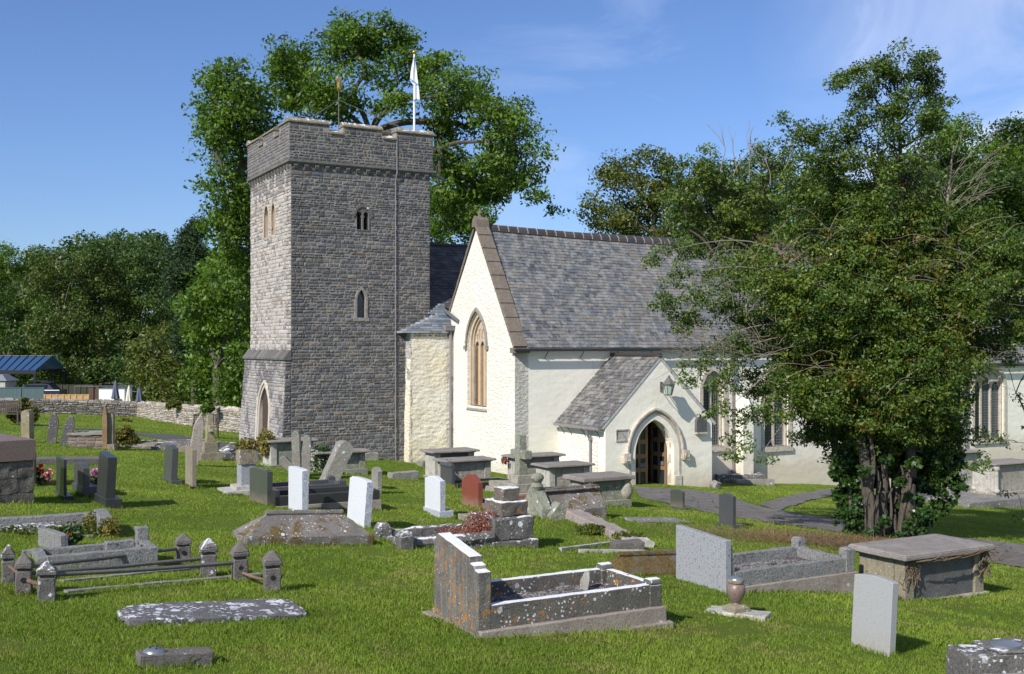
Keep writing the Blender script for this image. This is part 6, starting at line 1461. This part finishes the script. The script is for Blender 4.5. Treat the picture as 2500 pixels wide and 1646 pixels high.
r_,n=tree('ash_tree','dense leaning ash tree at the left shoulder of the tower',(ray(655,1000,55).x,55,-2),PB_(lobe,55,1.8,8),'ash',.22,16,.78,64,trunk=.4,fork=ray(625,620,55),twigs=.25,shell=.3,seed=8); NL+=n
# left wood: individual trees
WOOD=[('mid','broad olive green tree with dead brown twigs in the middle of the left wood',(200,1000),88,[(150,780,70),(200,700,80),(260,740,80),(120,700,60),(180,640,50),(240,660,55),(150,860,60),(230,850,70),(290,820,60),(110,800,50),(160,920,60),(250,920,70),(100,640,40)],21),
('ashd','tall dark tree topping the wood left of the conifer',(330,1000),92,[(300,620,60),(250,620,45),(350,640,55),(320,700,70),(380,680,50),(390,740,55),(340,790,70),(400,820,50),(300,880,60),(360,890,60),(280,760,50),(410,640,35)],22),
('ash','bright green tree at the far left edge of the wood',(20,1000),95,[(20,660,60),(80,650,50),(-20,640,50),(90,720,40),(60,760,40),(10,620,30)],23),
('ashd','very dark shaded tree low at the far left behind the canopy',(20,1000),93,[(20,760,70),(-30,820,70),(50,840,60),(10,900,70),(80,880,50),(-40,720,60),(110,850,40)],24),
('yel','rounded yellowish green tree over the parasols',(400,1000),78,[(380,850,50),(430,830,60),(370,900,45),(430,900,60),(350,930,30),(480,880,50),(400,950,45),(460,950,40),(345,870,30)],25),
('ash','full leaved mid green tree beside the tower foot',(530,1000),66,[(540,700,60),(500,760,60),(560,790,60),(510,850,70),(570,880,55),(480,800,45),(520,930,60),(570,960,50),(480,930,40),(545,640,50),(590,700,50),(590,820,40),(520,980,35),(585,980,35),(590,620,45),(600,760,45),(600,880,45),(560,730,60),(540,850,60),(595,940,40),(520,700,55),(600,680,45),(560,640,50)],26),
('ashd','dark green bushy tree behind the white cabin',(220,1010),86,[(220,910,50),(160,920,45),(270,930,40),(130,900,35),(300,900,40),(190,870,40),(330,960,30)],27)]
for mt_,lb,b0,Y,l,sd_ in WOOD:
    Y=Y+13 if Y>80 else Y
    r_,n=tree('woodland_tree',lb,(ray(b0[0],b0[1],Y).x,Y,gz(ray(b0[0],b0[1],Y).x,Y)-.2),PB_(l,Y,3,sd_),mt_,.27,8,.95,60,trunk=.35,twigs=.10,shell=.35,seed=sd_,group='trees of the wood beyond the boundary wall'); NL+=n
# conifer
con=[]
for i in range(26):
    t_=i/25; y_=545+t_*330; con.append((472+random.uniform(-1,1)*(18+70*t_),y_,20+14*t_,1)); con.append((420+random.uniform(0,60),585+t_*280,18,1))
r_,n=tree('conifer_tree','dark feathery cypress with drooping sprays left of the tower',(ray(480,1000,74).x,74,-3),PB_(con,74,1.3,31),'conif',.24,38,.6,60,trunk=.3,asp=.3,upb=-.1,shell=.2,seed=31,flat=.9,twigs=.1,droop=.5); NL+=n
# distant backdrop wood (reads as one mass)
bd=[]
rr_=random.Random(4)
for i in range(46):
    px=-120+i*18+rr_.uniform(-8,8); top=640+rr_.uniform(-15,25)+(40 if px<60 else 0)-(30 if 180<px<420 else 0)
    for y_ in range(int(top),1000,60): bd.append((px,y_,42))
C,sub,tone=clumps([(c[0],c[1],c[2],c[3],1) for c in PB_(bd,124,3,9)],1.6,1.3,60,.7,.2); V=leaves(C,.42*np.ones(len(C)),.6)
tag(quads('far_wood',V,np.stack([tone,rng.random(len(C)),tone],1),MT['ashd']),'far off mass of dark woodland behind the left trees',kind='stuff'); NL+=len(C)
# right background trees
RB=[('yel','sycamore with yellow brown seed clusters rising behind the roof ridge',(1560,800),62,[(1450,500,35),(1480,440,40),(1500,540,40),(1540,420,40),(1560,480,50),(1600,520,50),(1500,400,22),(1570,380,22),(1640,450,50),(1620,400,30),(1460,560,30),(1680,520,50),(1530,560,40),(1600,580,40),(1660,580,40)],41,.20),
('mid','green tree with thin bare tips behind the roof, right of the sycamore',(1750,800),58,[(1700,480,55),(1760,440,50),(1820,460,50),(1780,520,60),(1850,520,60),(1720,560,50),(1900,430,40),(1840,400,30),(1880,580,60),(1800,600,60)],42,.2),
('ash','tall light green tree behind the holly at upper right',(2280,900),65,[(2300,340,40),(2350,320,40),(2270,300,28),(2360,380,50),(2420,380,50),(2300,420,60),(2400,460,60),(2450,520,60),(2330,530,60),(2250,380,40),(2260,460,50),(2380,600,60),(2460,620,50),(2230,560,60)],43,.2),
('ashd','dark hillside tree at the right picture edge',(2470,900),68,[(2480,320,40),(2450,360,40),(2500,400,60),(2530,340,50),(2480,480,60),(2520,560,60),(2480,650,60),(2530,700,60),(2470,740,50)],44,.22),
('ashd','dark leafy tree filling the gap behind the thicket and the chancel roof',(2330,900),64,[(2200,420,60),(2260,480,70),(2330,480,70),(2400,450,60),(2150,480,60),(2100,520,60),(2200,560,80),(2300,580,80),(2380,560,70),(2450,450,60),(2040,560,60),(2440,600,70)],45,.22),
('ash','leafy green tree closing the view above the chancel at the right picture edge',(2560,900),67,[(2480,420,60),(2420,460,60),(2500,520,70),(2440,560,70),(2500,640,70),(2420,640,60),(2560,480,70),(2480,730,60),(2560,600,70)],47,.2),
('mid','bushy green tree between the sycamore and the thicket',(1950,900),60,[(1900,520,60),(1960,480,60),(2010,540,60),(1850,560,60),(1930,600,60),(1990,440,50),(2040,480,50),(1800,580,60),(1740,590,50)],46,.2)]
for mt_,lb,b0,Y,l,sd_,ls in RB:
    x_=ray(b0[0],b0[1],Y).x; r_,n=tree('background_tree',lb,(x_,Y,gz(x_,Y)-.2),PB_(l,Y,1.6,sd_),mt_,ls,21,.78,66,trunk=.3,twigs=.2,shell=.35,seed=sd_); NL+=n
# ---- foreground holly and elder thicket
def H(l,Y,jy,sd_): return PB_(l,Y,jy,sd_)
Y=24.5
hb=gp(2120,1318)
core=[(2180,640,120),(2050,640,110),(2300,640,110),(2120,540,90),(2240,520,90),(1980,560,80),(2000,740,110),(2140,780,130),(2280,780,120),(2380,720,90),(1900,700,90),(1900,820,90),(2040,880,120),(2180,920,120),(2300,920,110),(2350,850,70),(1960,960,80),(2100,1020,90),(2230,1040,90),(2320,1060,70),(1990,1040,60),(2320,980,50),(2280,1150,60),(2200,1120,60),(2060,1110,50),(2150,1100,80),(2250,1000,90),(2180,1010,90),(2080,960,90),(2290,1000,70),(2270,1090,60),(2000,980,70),(2270,720,110),(2170,700,110),(2090,700,100),(2360,640,80),(2010,820,90),(2210,830,110),(2310,820,100),(2120,900,110),(2340,780,80),(1940,880,70),(2270,600,90),(2160,580,90),(2240,1060,60),(2200,1060,70),(2120,1070,60),(2060,1040,60),(2040,470,80),(2330,560,70),(1960,480,60),(2010,390,60),(1985,330,40)]
lite=[(2470,700,60,.9),(2450,770,55,.9),(2490,820,45,.8),(2430,840,45,.8),(2480,620,60,.8),(2460,870,30,.6),(2500,760,60,.9),(2440,650,60,.6),(2450,800,50,.5),(2400,560,60,.6),(2100,440,60,.7),(2200,440,50,.6),(1800,760,70,.55),(1790,860,60,.55),(1840,930,60,.6),(1760,680,60,.5),(1830,640,60,.6)]
sparse=[(2060,200,34,.8),(2090,175,34,.9),(2110,230,45,.8),(2150,165,40,1),(2200,190,45,1),(2250,155,38,1),(2270,200,42,.8),(2200,260,55,.6),(2290,240,36,.7),(2140,290,50,.6),(2250,290,45,.5),(2075,280,30,.5),(2085,330,34,.5),(2100,390,40,.5),(2290,300,34,.5),(2285,360,36,.5),(2180,330,44,.4),(2230,400,44,.5),(2160,410,40,.5),(2200,130,20,.6),(2060,330,40,.7),(2120,300,40,.35),(2150,360,50,.35),(2240,330,40,.3),(1630,610,36,.5),(1600,640,24,.5),(1660,680,40,.5),(1640,740,40,.6),(1690,620,40,.5),(1680,800,45,.6),(1700,730,45,.5),(1730,880,45,.55),(1660,890,28,.5),(1690,930,28,.5),(1760,930,40,.5),(1750,990,30,.4),(1830,1010,40,.5),(1880,1010,40,.5),(1800,1060,30,.45),(1790,1110,24,.6),(1840,1080,26,.4),(1880,1120,24,.4),(1900,930,50,.7),(2390,1130,34,.5),(2400,1060,30,.4),(1730,1010,18,.5),(1620,700,22,.4)]
root,n=tree('holly_tree','big ivy and elder tangled holly thicket on several trunks at right',hb,H(core,Y,1.3,50)+H(lite,Y,.9,51)+H(sparse,Y-.3,.5,52),'holly',.078,150,.24,64,trunk=.17,fork=ray(2130,1000,Y),bark='barkp',twigs=.12,shell=.15,seed=50,asp=.45,branches=False); NL+=n
base=Vector(hb)
random.seed(3); m=MB()
def rt(px,py,Y_): return ray(px,py,Y_)-base
for (b_,t1,t2,r0) in (((2140,1330,24.1),(2115,1150,24.1),(2090,960,24.3),.13),((2150,1320,24.3),(2160,1180,24.4),(2165,980,24.6),.10),((2205,1330,24.3),(2225,1150,24.4),(2240,960,24.6),.13),((2085,1290,24.9),(2080,1150,24.9),(2060,980,25),.12),((2128,1330,23.9),(2125,1200,24),(2130,1050,24.1),.06),((2180,1320,24.8),(2190,1120,24.9),(2200,900,25),.1)):
    A_,B_,C_=rt(*b_),rt(*t1),rt(*t2); A_.z-=.15
    pts=limb(m,A_,B_,r0*1.3,r0*.9,9,.07,9); limb(m,B_,C_,r0*.9,r0*.7,9,.08,9)
    for k in range(3): limb(m,A_+Vector((random.uniform(-.2,.2),random.uniform(-.15,.05),0)),pts[random.randint(4,8)]+Vector((random.uniform(-.25,.25),0,random.uniform(0,.8))),r0*.4,r0*.2,8,.09,6)
    for k in range(5):
        e=C_+Vector((random.uniform(-2.4,2.0),random.uniform(-.6,.6),random.uniform(1.0,4.2))); limb(m,C_,e,r0*.6,.02,8,.1,6)
m.obj('trunk',MT['bark'],root,smooth=True)
m=MB()
# leading stem and upswept bare top
st=[rt(2200,720,24.6),rt(2205,600,24.6),rt(2200,450,24.6),rt(2197,330,24.5),rt(2190,200,24.5)]; m.tube(st,[.09,.075,.055,.035,.012],7)
for k in range(34):
    t_=random.random(); y_=560-330*t_; sgn=random.choice((-1,1)); A_=rt(2200,y_,24.55); ex=sgn*random.uniform(25,120)*(.5+.5*(1-t_)+.25); ey=random.uniform(110,220)*(1-.4*t_)
    pts=[A_]; 
    for i in range(1,6): s_=i/5; pts.append(rt(2200+ex*math.sin(s_*1.45),max(150,y_-ey*s_**1.3),24.5+random.uniform(-.25,.25)))
    m.tube(pts,[.028,.022,.017,.012,.008,.004],4)
m.obj('upper_branches',MT['twigd'],root)
m=MB()
m.tube([rt(2305,600,24.3),rt(2312,500,24.3),rt(2325,380,24.3),rt(2330,350,24.3)],[.04,.035,.02,.008],6)
def twig(A_,B_,r=.012,w=.14): limb(m,A_,B_,r,.003,6,w,4)
for k in range(22):
    y_=random.uniform(380,620); A_=rt(2312,y_,24.3); e_=Vector((random.choice((1,1,1,-.6))*random.uniform(.3,1.5),random.uniform(-.2,.2),random.uniform(.3,1.3))); twig(A_,A_+e_,.008,.1)
    for q_ in range(2): twig(A_+e_*.6,A_+e_*1.1+Vector((random.uniform(-.2,.3),0,random.uniform(0,.3))),.005,.1)
for k in range(170):
    px=random.uniform(1700,2450); py=random.uniform(560,980); A_=rt(px,py,Y-random.uniform(.6,1.5)); a_=random.uniform(-.4,3.5); l=random.uniform(.4,1.4)
    twig(A_,A_+Vector((math.cos(a_)*l,random.uniform(-.2,.2),math.sin(a_)*l*.6-.1)),.006,.25)
for k in range(70):
    px=random.uniform(1680,1880); py=random.uniform(820,900); A_=rt(px,py,Y-random.uniform(.2,.8)); a_=random.gauss(.35,.35)
    twig(A_,A_+Vector((-math.cos(a_)*random.uniform(.4,1.2),0,math.sin(a_)*.8)),.0055,.2)
for (A_,B_) in (((1960,640),(1600,620)),((1960,700),(1640,680)),((1980,760),(1650,770)),((1980,800),(1680,880)),((1990,860),(1720,940)),((2000,900),(1800,1080)),((2000,940),(1850,1120)),((1990,880),(1760,1010)),((2000,820),(1680,930))):
    limb(m,rt(A_[0],A_[1],Y),rt(B_[0],B_[1],Y-.4),.022,.004,10,.07,5)
for (A_,B_,C_) in (((1760,420),(1770,360),(1745,290)),((1790,430),(1830,370),(1822,300)),((1830,440),(1835,380),(1850,330)),((1880,450),(1870,390),(1850,350)),((1800,420),(1790,350),(1788,310)),((1900,440),(1930,380),(1925,330))):
    limb(m,rt(A_[0],A_[1],27),rt(B_[0],B_[1],27),.014,.008,5,.1,4); 
    for k in range(4): limb(m,rt(B_[0],B_[1],27),rt(C_[0]+random.uniform(-25,25),C_[1]+random.uniform(-10,30),27),.007,.003,5,.1,3)
tag(m.obj('bare_twigs',MT['twig'],root),kind='stuff')
# elder leaves mixed through
C,sub,tone=clumps([tuple(np.array(b[:3])-np.array(hb))+(b[3],b[4]) for b in H([(2180,680,110,.6),(2060,740,100,.6),(2300,740,100,.6),(2000,640,80,.6),(2150,860,100,.7),(2260,900,90,.7),(2200,600,80,.5),(2340,640,70,.6),(2400,700,50,.6),(2050,900,70,.5),(1920,740,60,.5),(1960,860,70,.6),(1880,640,60,.5),(2330,900,70,.6),(2230,1000,70,.5),(2130,960,80,.5),(2080,620,80,.5),(2280,560,80,.5),(2130,1050,60,.3)],Y-.75,.4,53)],50,.25,42,.6,.55)
V=leaves(C,.10*np.ones(len(C)),.38); quads('elder_foliage',V,np.stack([tone,rng.random(len(C)),tone],1),MT['elder'],root)
C,sub,tone=clumps([tuple(np.array(b[:3])-np.array(hb))+(b[3],b[4]) for b in H([(2130,1180,24,.7),(2140,1090,30,1),(2180,1220,22,.5),(2050,1160,26,1),(2055,1230,24,.9),(2320,1130,40,1),(2340,1190,26,.7),(2310,1230,22,.5),(2075,1120,30,1.5),(2070,1200,28,1.5),(2075,1050,34,1.5),(2085,1260,26,.8),(2215,1230,24,.8),(2190,1120,40,1),(2290,1190,30,.8),(2250,1290,22,.7),(2150,1290,22,.4),(2110,1290,22,.6),(2250,1160,40,1),(2100,1180,26,1.2),(2095,1090,30,1.3),(2215,1080,40,1.2),(2170,1150,26,.8),(2260,1080,40,1.2),(2225,1180,26,1),(2100,1240,24,1),(2290,1120,40,1),(2240,1240,26,.9),(2280,1250,26,.7),(2060,1270,24,.6),(2150,1230,20,.7),(2135,1290,16,.5,-.9),(2165,1275,16,.5,-.9),(2210,1290,18,.6,-.9),(2110,1210,14,.5,-.9),(2230,1215,14,.5,-.9),(2160,1130,20,.5,-.9),(2090,1310,20,.8,-.5),(2120,1300,14,.6,-1),(2185,1310,18,.7,-.9),(2240,1310,22,.8,-.7),(2250,1260,20,.8,-.9),(2085,1240,18,.8,-.7),(2190,1180,16,.5,-.9),(2115,1150,18,.5,-.9),(2230,1130,20,.6,-.9)],24.75,.3,54)],330,.12,36,.8,.5)
V=leaves(C,.085*np.ones(len(C)),.8,.1); quads('ivy',V,np.stack([tone,rng.random(len(C)),tone],1),MT['ivy'],root)
NL+=len(C)
# second holly behind, left
Y=29; b2=ray(2080,1150,Y); b2.z=gz(b2.x,b2.y)
r_,n=tree('holly_tree','second smaller holly standing behind the thicket against the church roof',b2,H([(1700,420,50),(1760,430,60),(1660,480,45),(1720,500,70),(1800,500,70),(1860,470,60),(1780,580,80),(1700,580,55,.8),(1860,580,80),(1640,540,30,.7),(1640,410,25,.6),(1900,400,40),(1860,380,36),(1850,660,70),(1780,660,60,.7),(1890,740,60),(1720,370,22,.6),(1680,560,40,.6),(1930,330,36,.8),(1910,290,22,.7)],Y,1.0,60),'holly',.095,62,.28,56,trunk=.12,twigs=.12,shell=.2,seed=60,asp=.45,bark='twigd',fork=ray(1960,800,Y)); NL+=n
# branch at the right edge
Y=14; b3=gp(2760,1330); 
m=MB()
r_,n=tree('shrub','twiggy shrub reaching in from the right picture edge',b3,H([(2500,1000,40,.35),(2530,1100,50,.4),(2470,1080,25,.35),(2520,900,50,.3),(2480,960,25,.3),(2560,1000,60,.6),(2600,1150,60,.6),(2440,1075,14,.35),(2480,1200,26,.4),(2500,1260,24,.5),(2460,900,24,.2),(2620,900,60,.6)],b3[1],.4,61),'holly',.085,60,.16,14,trunk=.06,twigs=.4,shell=.2,seed=61,asp=.42,bark='twigd',cat='shrub'); NL+=n
def bush(name,label,px,py,rx,ry,Y,mat,ls,seed,extra=()):
    l=[(px,py,min(rx,ry)*.75)]+[(px+dx*rx,py+dy*ry,min(rx,ry)*.5) for dx,dy in ((-.45,.1),(.45,.1),(0,-.45),(-.25,.45),(.3,.45),(-.55,.5),(.55,.5))]+list(extra)
    g_=ray(px,py,Y); g_.z=gz(g_.x,g_.y)
    return tree(name,label,g_,PB_(l,Y,.2,seed),mat,ls,260,.16,50,trunk=.06,twigs=.05,shell=.3,seed=seed,cat='bush',branches=False)
bush('garden_bush','golden green rounded bush in front of the boundary wall at far left',56,1002,40,32,gp(56,1036)[1],'box',.10,71)
bush('garden_bush','clipped dark golden bush with untidy top beside the broken tomb',306,1062,32,28,gp(306,1092)[1],'box',.08,72,[(315,1028,9,.4),(298,1024,7,.3)])
bush('wall_shrub','low yellow green shrub growing on top of the pale boundary wall',425,985,22,14,66,'yel',.12,73)
bush('wall_shrub','small green plants beside the white cabin behind the wall',285,980,18,7,80,'yel',.12,74)
bush('wall_shrub','small bright sapling in front of the pale wall near the cross',508,990,14,22,60,'ash',.14,75)
def patch(name,label,world,r,n,mat,ls,seed,flat=.5,parent=None,asp=.6,cat=None,kind=None,group=None):
    global rng; rng=np.random.default_rng(seed); d=rnd_unit(n)*(rng.random(n)**.4)[:,None]*np.array(r); V=leaves(d,ls*np.ones(n),asp,.4)
    o=quads(name,V,np.stack([rng.random(n)]*3,1),MT[mat],parent,world)
    return tag(o,label,cat,group,kind) if not parent else o
def loc_(p,a,x,y,z): return (p[0]+x*math.cos(a)-y*math.sin(a),p[1]+x*math.sin(a)+y*math.cos(a),p[2]+z)
# ivy on tombs
patch('ivy_clump','dark ivy clump growing on the left end of the chest tomb by the leaning slab',loc_(T2[1],T2[2],.15,.2,.35),(.45,.35,.5),1500,'ivy',.09,81,cat='ivy')
patch('ivy_clump','green and yellow ivy hanging off the lid corner of the grey green chest tomb',loc_(T1[1],T1[2],-.05,.35,.75),(.3,.4,.45),900,'ivyy',.09,82,cat='ivy')
patch('ivy_clump','yellowing ivy cushion on the cap of the fluted pedestal',loc_(PED[0],TH,0,0,PED[1]*.98),(.26,.26,.2),520,'ivyy',.08,83,cat='ivy')
patch('ivy_clump','small ivy sprig between the two chest tombs',loc_(T4[1],T4[2],.05,.1,.45),(.2,.2,.3),200,'ivy',.08,85,cat='ivy')
patch('ivy_clump','reddish creeper on the left lid edge of the tomb behind the tall cross',loc_(T5[1],T5[2],-.1,.5,.72),(.12,.35,.12),160,'sedum',.07,86,cat='creeper')
patch('stonecrop','mat of red stonecrop spilling over the stepped grave',loc_(STEP[0],STEP[1],-.42,.38,.40),(.36,.3,.26),2600,'sedum',.028,87,cat='plant')
patch('stonecrop','thin red stonecrop along the kerb infill left of the stepped pedestal',loc_(STEP[0],STEP[1],-.85,.5,.28),(.4,.3,.10),1100,'sedum',.026,88,cat='plant')
for i,(x_,y_,lb) in enumerate(((-.5,.05,'leafy ground cover plants along the front of the lichened ledger'),(-1.3,.06,'ground cover plants further left beside the ledger'),(-2.2,.08,'ground cover plants at the left picture edge beside the ledger'),(-.22,.5,'reddish and green weed in the corner of the granite kerb'),(.0,-.12,'weeds sprouting at the outer kerb corner of the ledger grave'))):
    patch('kerb_plant',lb,loc_(LED[0],LED[1],x_,y_,.12),(.5,.14,.14) if i<3 else (.16,.16,.2),520,'ivyy' if i>2 else 'yel',.05,90+i,cat='plant')
for i,(px_,py_,lb) in enumerate(((1400,1258,'small trailing weed on the upper end of the fallen slab'),(1535,1325,'weed growing round the broken end of the fallen slab'),(1440,1305,'leafy weeds in the hollow beside the fallen slab'))):
    q=gp(px_,py_); patch('weed',lb,(q[0],q[1],q[2]+.12),(.33,.22,.10),620,'yel',.055,96+i,cat='plant')
# flowers
def bouquet(name,label,loc,sets,cat='flowers'):
    r_=thing(name,label,cat,loc,0)
    global rng; rng=np.random.default_rng(5)
    n=160; C=rnd_unit(n)*.16; C[:,2]=C[:,2]*.7+.14; quads('foliage',leaves(C,.10*np.ones(n),.4),rng.random(n),MT['ivy'],r_)
    for (dx,dy,dz,mt_) in sets:
        C=rnd_unit(26)*.038+np.array([dx,dy,dz]); quads('bloom',leaves(C,.055*np.ones(26),.9,0),rng.random(26),MT[mt_],r_)
    m=MB(); m.lathe([(.05,-.05),(.07,.02),(.08,.12)],10); m.obj('pot',MT['metal'],r_,smooth=True); return r_
q=gp(103,1183); bouquet('flower_bouquet','red, pink and white artificial flowers beside the massive plinth tomb',(q[0],q[1],q[2]+.05),[(-.13,0,.30,'petr'),(-.05,-.05,.32,'petr'),(-.1,-.1,.25,'petr'),(-.02,-.02,.38,'petr'),(.04,-.1,.27,'petr'),(-.17,-.06,.36,'petr'),(.17,-.05,.27,'petp'),(.12,-.1,.21,'petp'),(.21,-.03,.22,'petp'),(.13,-.1,.12,'petp'),(.18,-.06,.08,'petv'),(.06,-.13,.16,'petp')])
q=gp(232,1200); bouquet('flower_bouquet','violet flowers half hidden between two dark headstones',(q[0],q[1],q[2]+.12),[(-.04,-.05,.30,'petv'),(.03,-.07,.34,'petv'),(.0,-.1,.25,'petp'),(.05,0,.27,'petv')])
for (par,z_,r_0,n_,mt_,ls_) in FLW:
    rng=np.random.default_rng(9); C=rnd_unit(n_)*r_0; C[:,2]=C[:,2]*.3+z_; quads('blooms',leaves(C,ls_*1.4*np.ones(n_),.9),rng.random(n_),MT[mt_],par)
q=gp(174,1330); bouquet('poppy_flower','small red flower lying in the rough granite kerb',(q[0],q[1],q[2]+.05),[(0,0,.12,'petr'),(.04,-.03,.14,'petr')])
# dead stalks and litter round the thicket, brambles
rng=np.random.default_rng(77); n=15000
c0=gp(2060,1330); P=rng.normal(size=(n,2))*np.array([1.55,.75])+np.array([c0[0],c0[1]])
an=rng.uniform(0,2*np.pi,n); L_=rng.uniform(.05,.22,n); el=np.abs(rng.normal(0,.22,n)); d=np.stack([np.cos(an)*np.cos(el),np.sin(an)*np.cos(el),np.sin(el)],1)*L_[:,None]
sd2=np.stack([-np.sin(an),np.cos(an),0*an],1)*.004; A3=np.stack([P[:,0],P[:,1],ground_np(P[:,0],P[:,1])+.01+rng.random(n)*.05],1)
tag(quads('dead_litter',np.stack([A3-sd2,A3+sd2,A3+d+sd2*.5,A3+d-sd2*.5],1),rng.random(n),MT['dead']),'dry twigs and dead stalks littering the ground round the thicket',kind='stuff')
n=170; P=rng.normal(size=(n,2))*np.array([.9,.3])+np.array(gp(1990,1322)[:2]); an=rng.uniform(0,2*np.pi,n); L_=rng.uniform(.10,.45,n); el=rng.uniform(.5,1.5,n); d=np.stack([np.cos(an)*np.cos(el),np.sin(an)*np.cos(el),np.sin(el)],1)*L_[:,None]; sd2=np.stack([-np.sin(an),np.cos(an),0*an],1)*.004
A3=np.stack([P[:,0],P[:,1],ground_np(P[:,0],P[:,1])],1); tag(quads('dead_stalks',np.stack([A3-sd2,A3+sd2,A3+d+sd2*.4,A3+d-sd2*.4],1),rng.random(n),MT['dead']),'upright dead weed stalks left of the thicket',kind='stuff')
# dead ivy on the right chest tomb
m=MB(); p,a,t,w,h=T8[1],T8[2],T8[3],T8[4],T8[5]; random.seed(9)
def tl(x,y,z): return loc_(p,a,x,y,z)
for cx_ in (.02,t-.1):
    for k in range(15):
        x=cx_+random.uniform(-.05,.15); z=h-.1; pts=[tl(x,-.03,z)]
        for i in range(7): x+=random.uniform(-.07,.08); z-=random.uniform(.02,h/8); pts.append(tl(x,-.025-random.random()*.04,max(z,.05)))
        m.tube(pts,random.uniform(.004,.012),4)
for k in range(7):
    x=random.uniform(-.1,t*.4); pts=[tl(x,-.16,h-.1)]
    for i in range(7): x+=random.uniform(.06,.3); pts.append(tl(min(x,t+.1),-.17-random.random()*.03,h-.08+random.uniform(-.05,.05)))
    m.tube(pts,random.uniform(.005,.010),4)
tag(m.obj('dead_ivy',MT['deadivy']),'dead ivy stems clinging to the large chest tomb in the right foreground','ivy')

# ---------------------------------------------------------------- grass
rng=np.random.default_rng(99)
def grass_pts(n,y0,y1,pw):
    u=rng.random(n); e=1-pw
    Yv=(y0**e+(y1**e-y0**e)*u)**(1/e); X=Yv*rng.uniform(-.52,.52,n)+rng.uniform(-1,1,n); return X,Yv
X,Yv=grass_pts(1500000,6.6,74,1.1)
ok=np.ones(len(X),bool)
for (cx_,cy_,hx,hy,an_) in FOOT:
    dx=X-cx_; dy=Yv-cy_; c,s=math.cos(an_),math.sin(an_); ok&=~((np.abs(dx*c+dy*s)<hx)&(np.abs(-dx*s+dy*c)<hy))
u=X*CT_+Yv*ST_; v=-X*ST_+Yv*CT_
ok&=~((u>TU0-.4)&(u<TU1+.2)&(v>TV0-.02)&(v<TV1+.5)); ok&=~((u>U0)&(v>V0-.03)); ok&=~((u>AU0-.05)&(v>AVS-.05)); ok&=~((u>PU0-.03)&(u<PU1+.03)&(v>PV-.03))
def inpoly(X,Y,poly):
    r=np.zeros(len(X),bool); n=len(poly)
    for i in range(n):
        x1,y1=poly[i]; x2,y2=poly[i-1]; 
        if y1==y2: continue
        r^=((y1>Y)!=(y2>Y))&(X<(x2-x1)*(Y-y1)/(y2-y1)+x1)
    return r

lit=np.exp(-(((X-c0[0])/1.9)**2+((Yv-c0[1])/.8)**2)); ok&=rng.random(len(X))>lit*.6
def vn(x,y,s,seed):
    r=np.random.default_rng(seed).random((64,64)); xs_=(x/s)%64; ys_=(y/s)%64; i=xs_.astype(int); j=ys_.astype(int); f=xs_-i; g=ys_-j; f=f*f*(3-2*f); g=g*g*(3-2*g)
    i1=(i+1)%64; j1=(j+1)%64; i%=64; j%=64
    return (r[i,j]*(1-f)+r[i1,j]*f)*(1-g)+(r[i,j1]*(1-f)+r[i1,j1]*f)*g
wx_=(vn(X,Yv,.3,11)-.5)*.35; wy_=(vn(X,Yv,.3,12)-.5)*.5
for pl_ in PATHS: ok&=~(inpoly(X+wx_,Yv+wy_,pl_)&(rng.random(len(X))<.97))
dens=.55*vn(X,Yv,.35,1)+.45*vn(X,Yv,.12,2)
big=vn(X,Yv,1.3,3)
ok&=(dens+.45*big>.40+.3*rng.random(len(X)))
X=X[ok];Yv=Yv[ok];dens=dens[ok];big=big[ok]
# longer untrimmed tufts against stones
tx=[];ty=[]
for (cx_,cy_,hx,hy,an_) in FOOT:
    if cy_>48: continue
    k=int((hx+hy)*4*(300 if cy_<25 else 120)); sgn=rng.integers(0,4,k); q=rng.uniform(-1,1,k); o_=np.abs(rng.normal(0,.035,k))+.004
    lx=np.where(sgn<2,q*hx,np.where(sgn==2,-hx-o_,hx+o_)); ly=np.where(sgn==0,-hy-o_,np.where(sgn==1,hy+o_,q*hy)); c,s=math.cos(an_),math.sin(an_)
    X1=cx_+lx*c-ly*s; Y1=cy_+lx*s+ly*c; keep=(vn(X1,Y1,.22,15)>.33)&(Y1>6)
    tx.append(X1[keep]); ty.append(Y1[keep])
tx=np.concatenate(tx); ty=np.concatenate(ty); nb=len(X); X=np.concatenate([X,tx]); Yv=np.concatenate([Yv,ty]); dens=np.concatenate([dens,np.full(len(tx),.55)]); big=np.concatenate([big,vn(tx,ty,1.3,3)])
n=len(X); Z=ground_np(X,Yv)
h=(.014+.026*dens**1.5+.016*big)*rng.uniform(.5,1.4,n); tall=rng.random(n)<.012; h[tall]*=1.9; h[nb:]*=1.9
wd=.0018*np.sqrt(np.maximum(Yv,8)/8)**1.7*rng.uniform(.7,1.3,n)
an=rng.uniform(0,2*np.pi,n); lean=rng.normal(0,.5,n)+.25; ln_=np.stack([np.cos(an)*lean*h,np.sin(an)*lean*h,0*h],1)
sa=an+rng.uniform(.6,2.4,n); sv=np.stack([np.cos(sa),np.sin(sa),0*sa],1)*wd[:,None]
P0=np.stack([X,Yv,Z-.004],1); M1=P0+ln_*.35+np.stack([0*h,0*h,h*.6],1); T_=P0+ln_+np.stack([0*h,0*h,h],1)
V=np.stack([P0-sv,P0+sv,M1+sv*.8,T_,M1-sv*.8],1)
tone=np.clip(.5*rng.random(n)+.35*dens+.3*(big-.3),0,1)
tag(quads('grass',V,np.stack([tone,rng.random(n),tone],1),MT['grass']),kind='stuff')
print('LEAVES',NL,'GRASS',n)
for r_ in REP: print('REP',*r_)
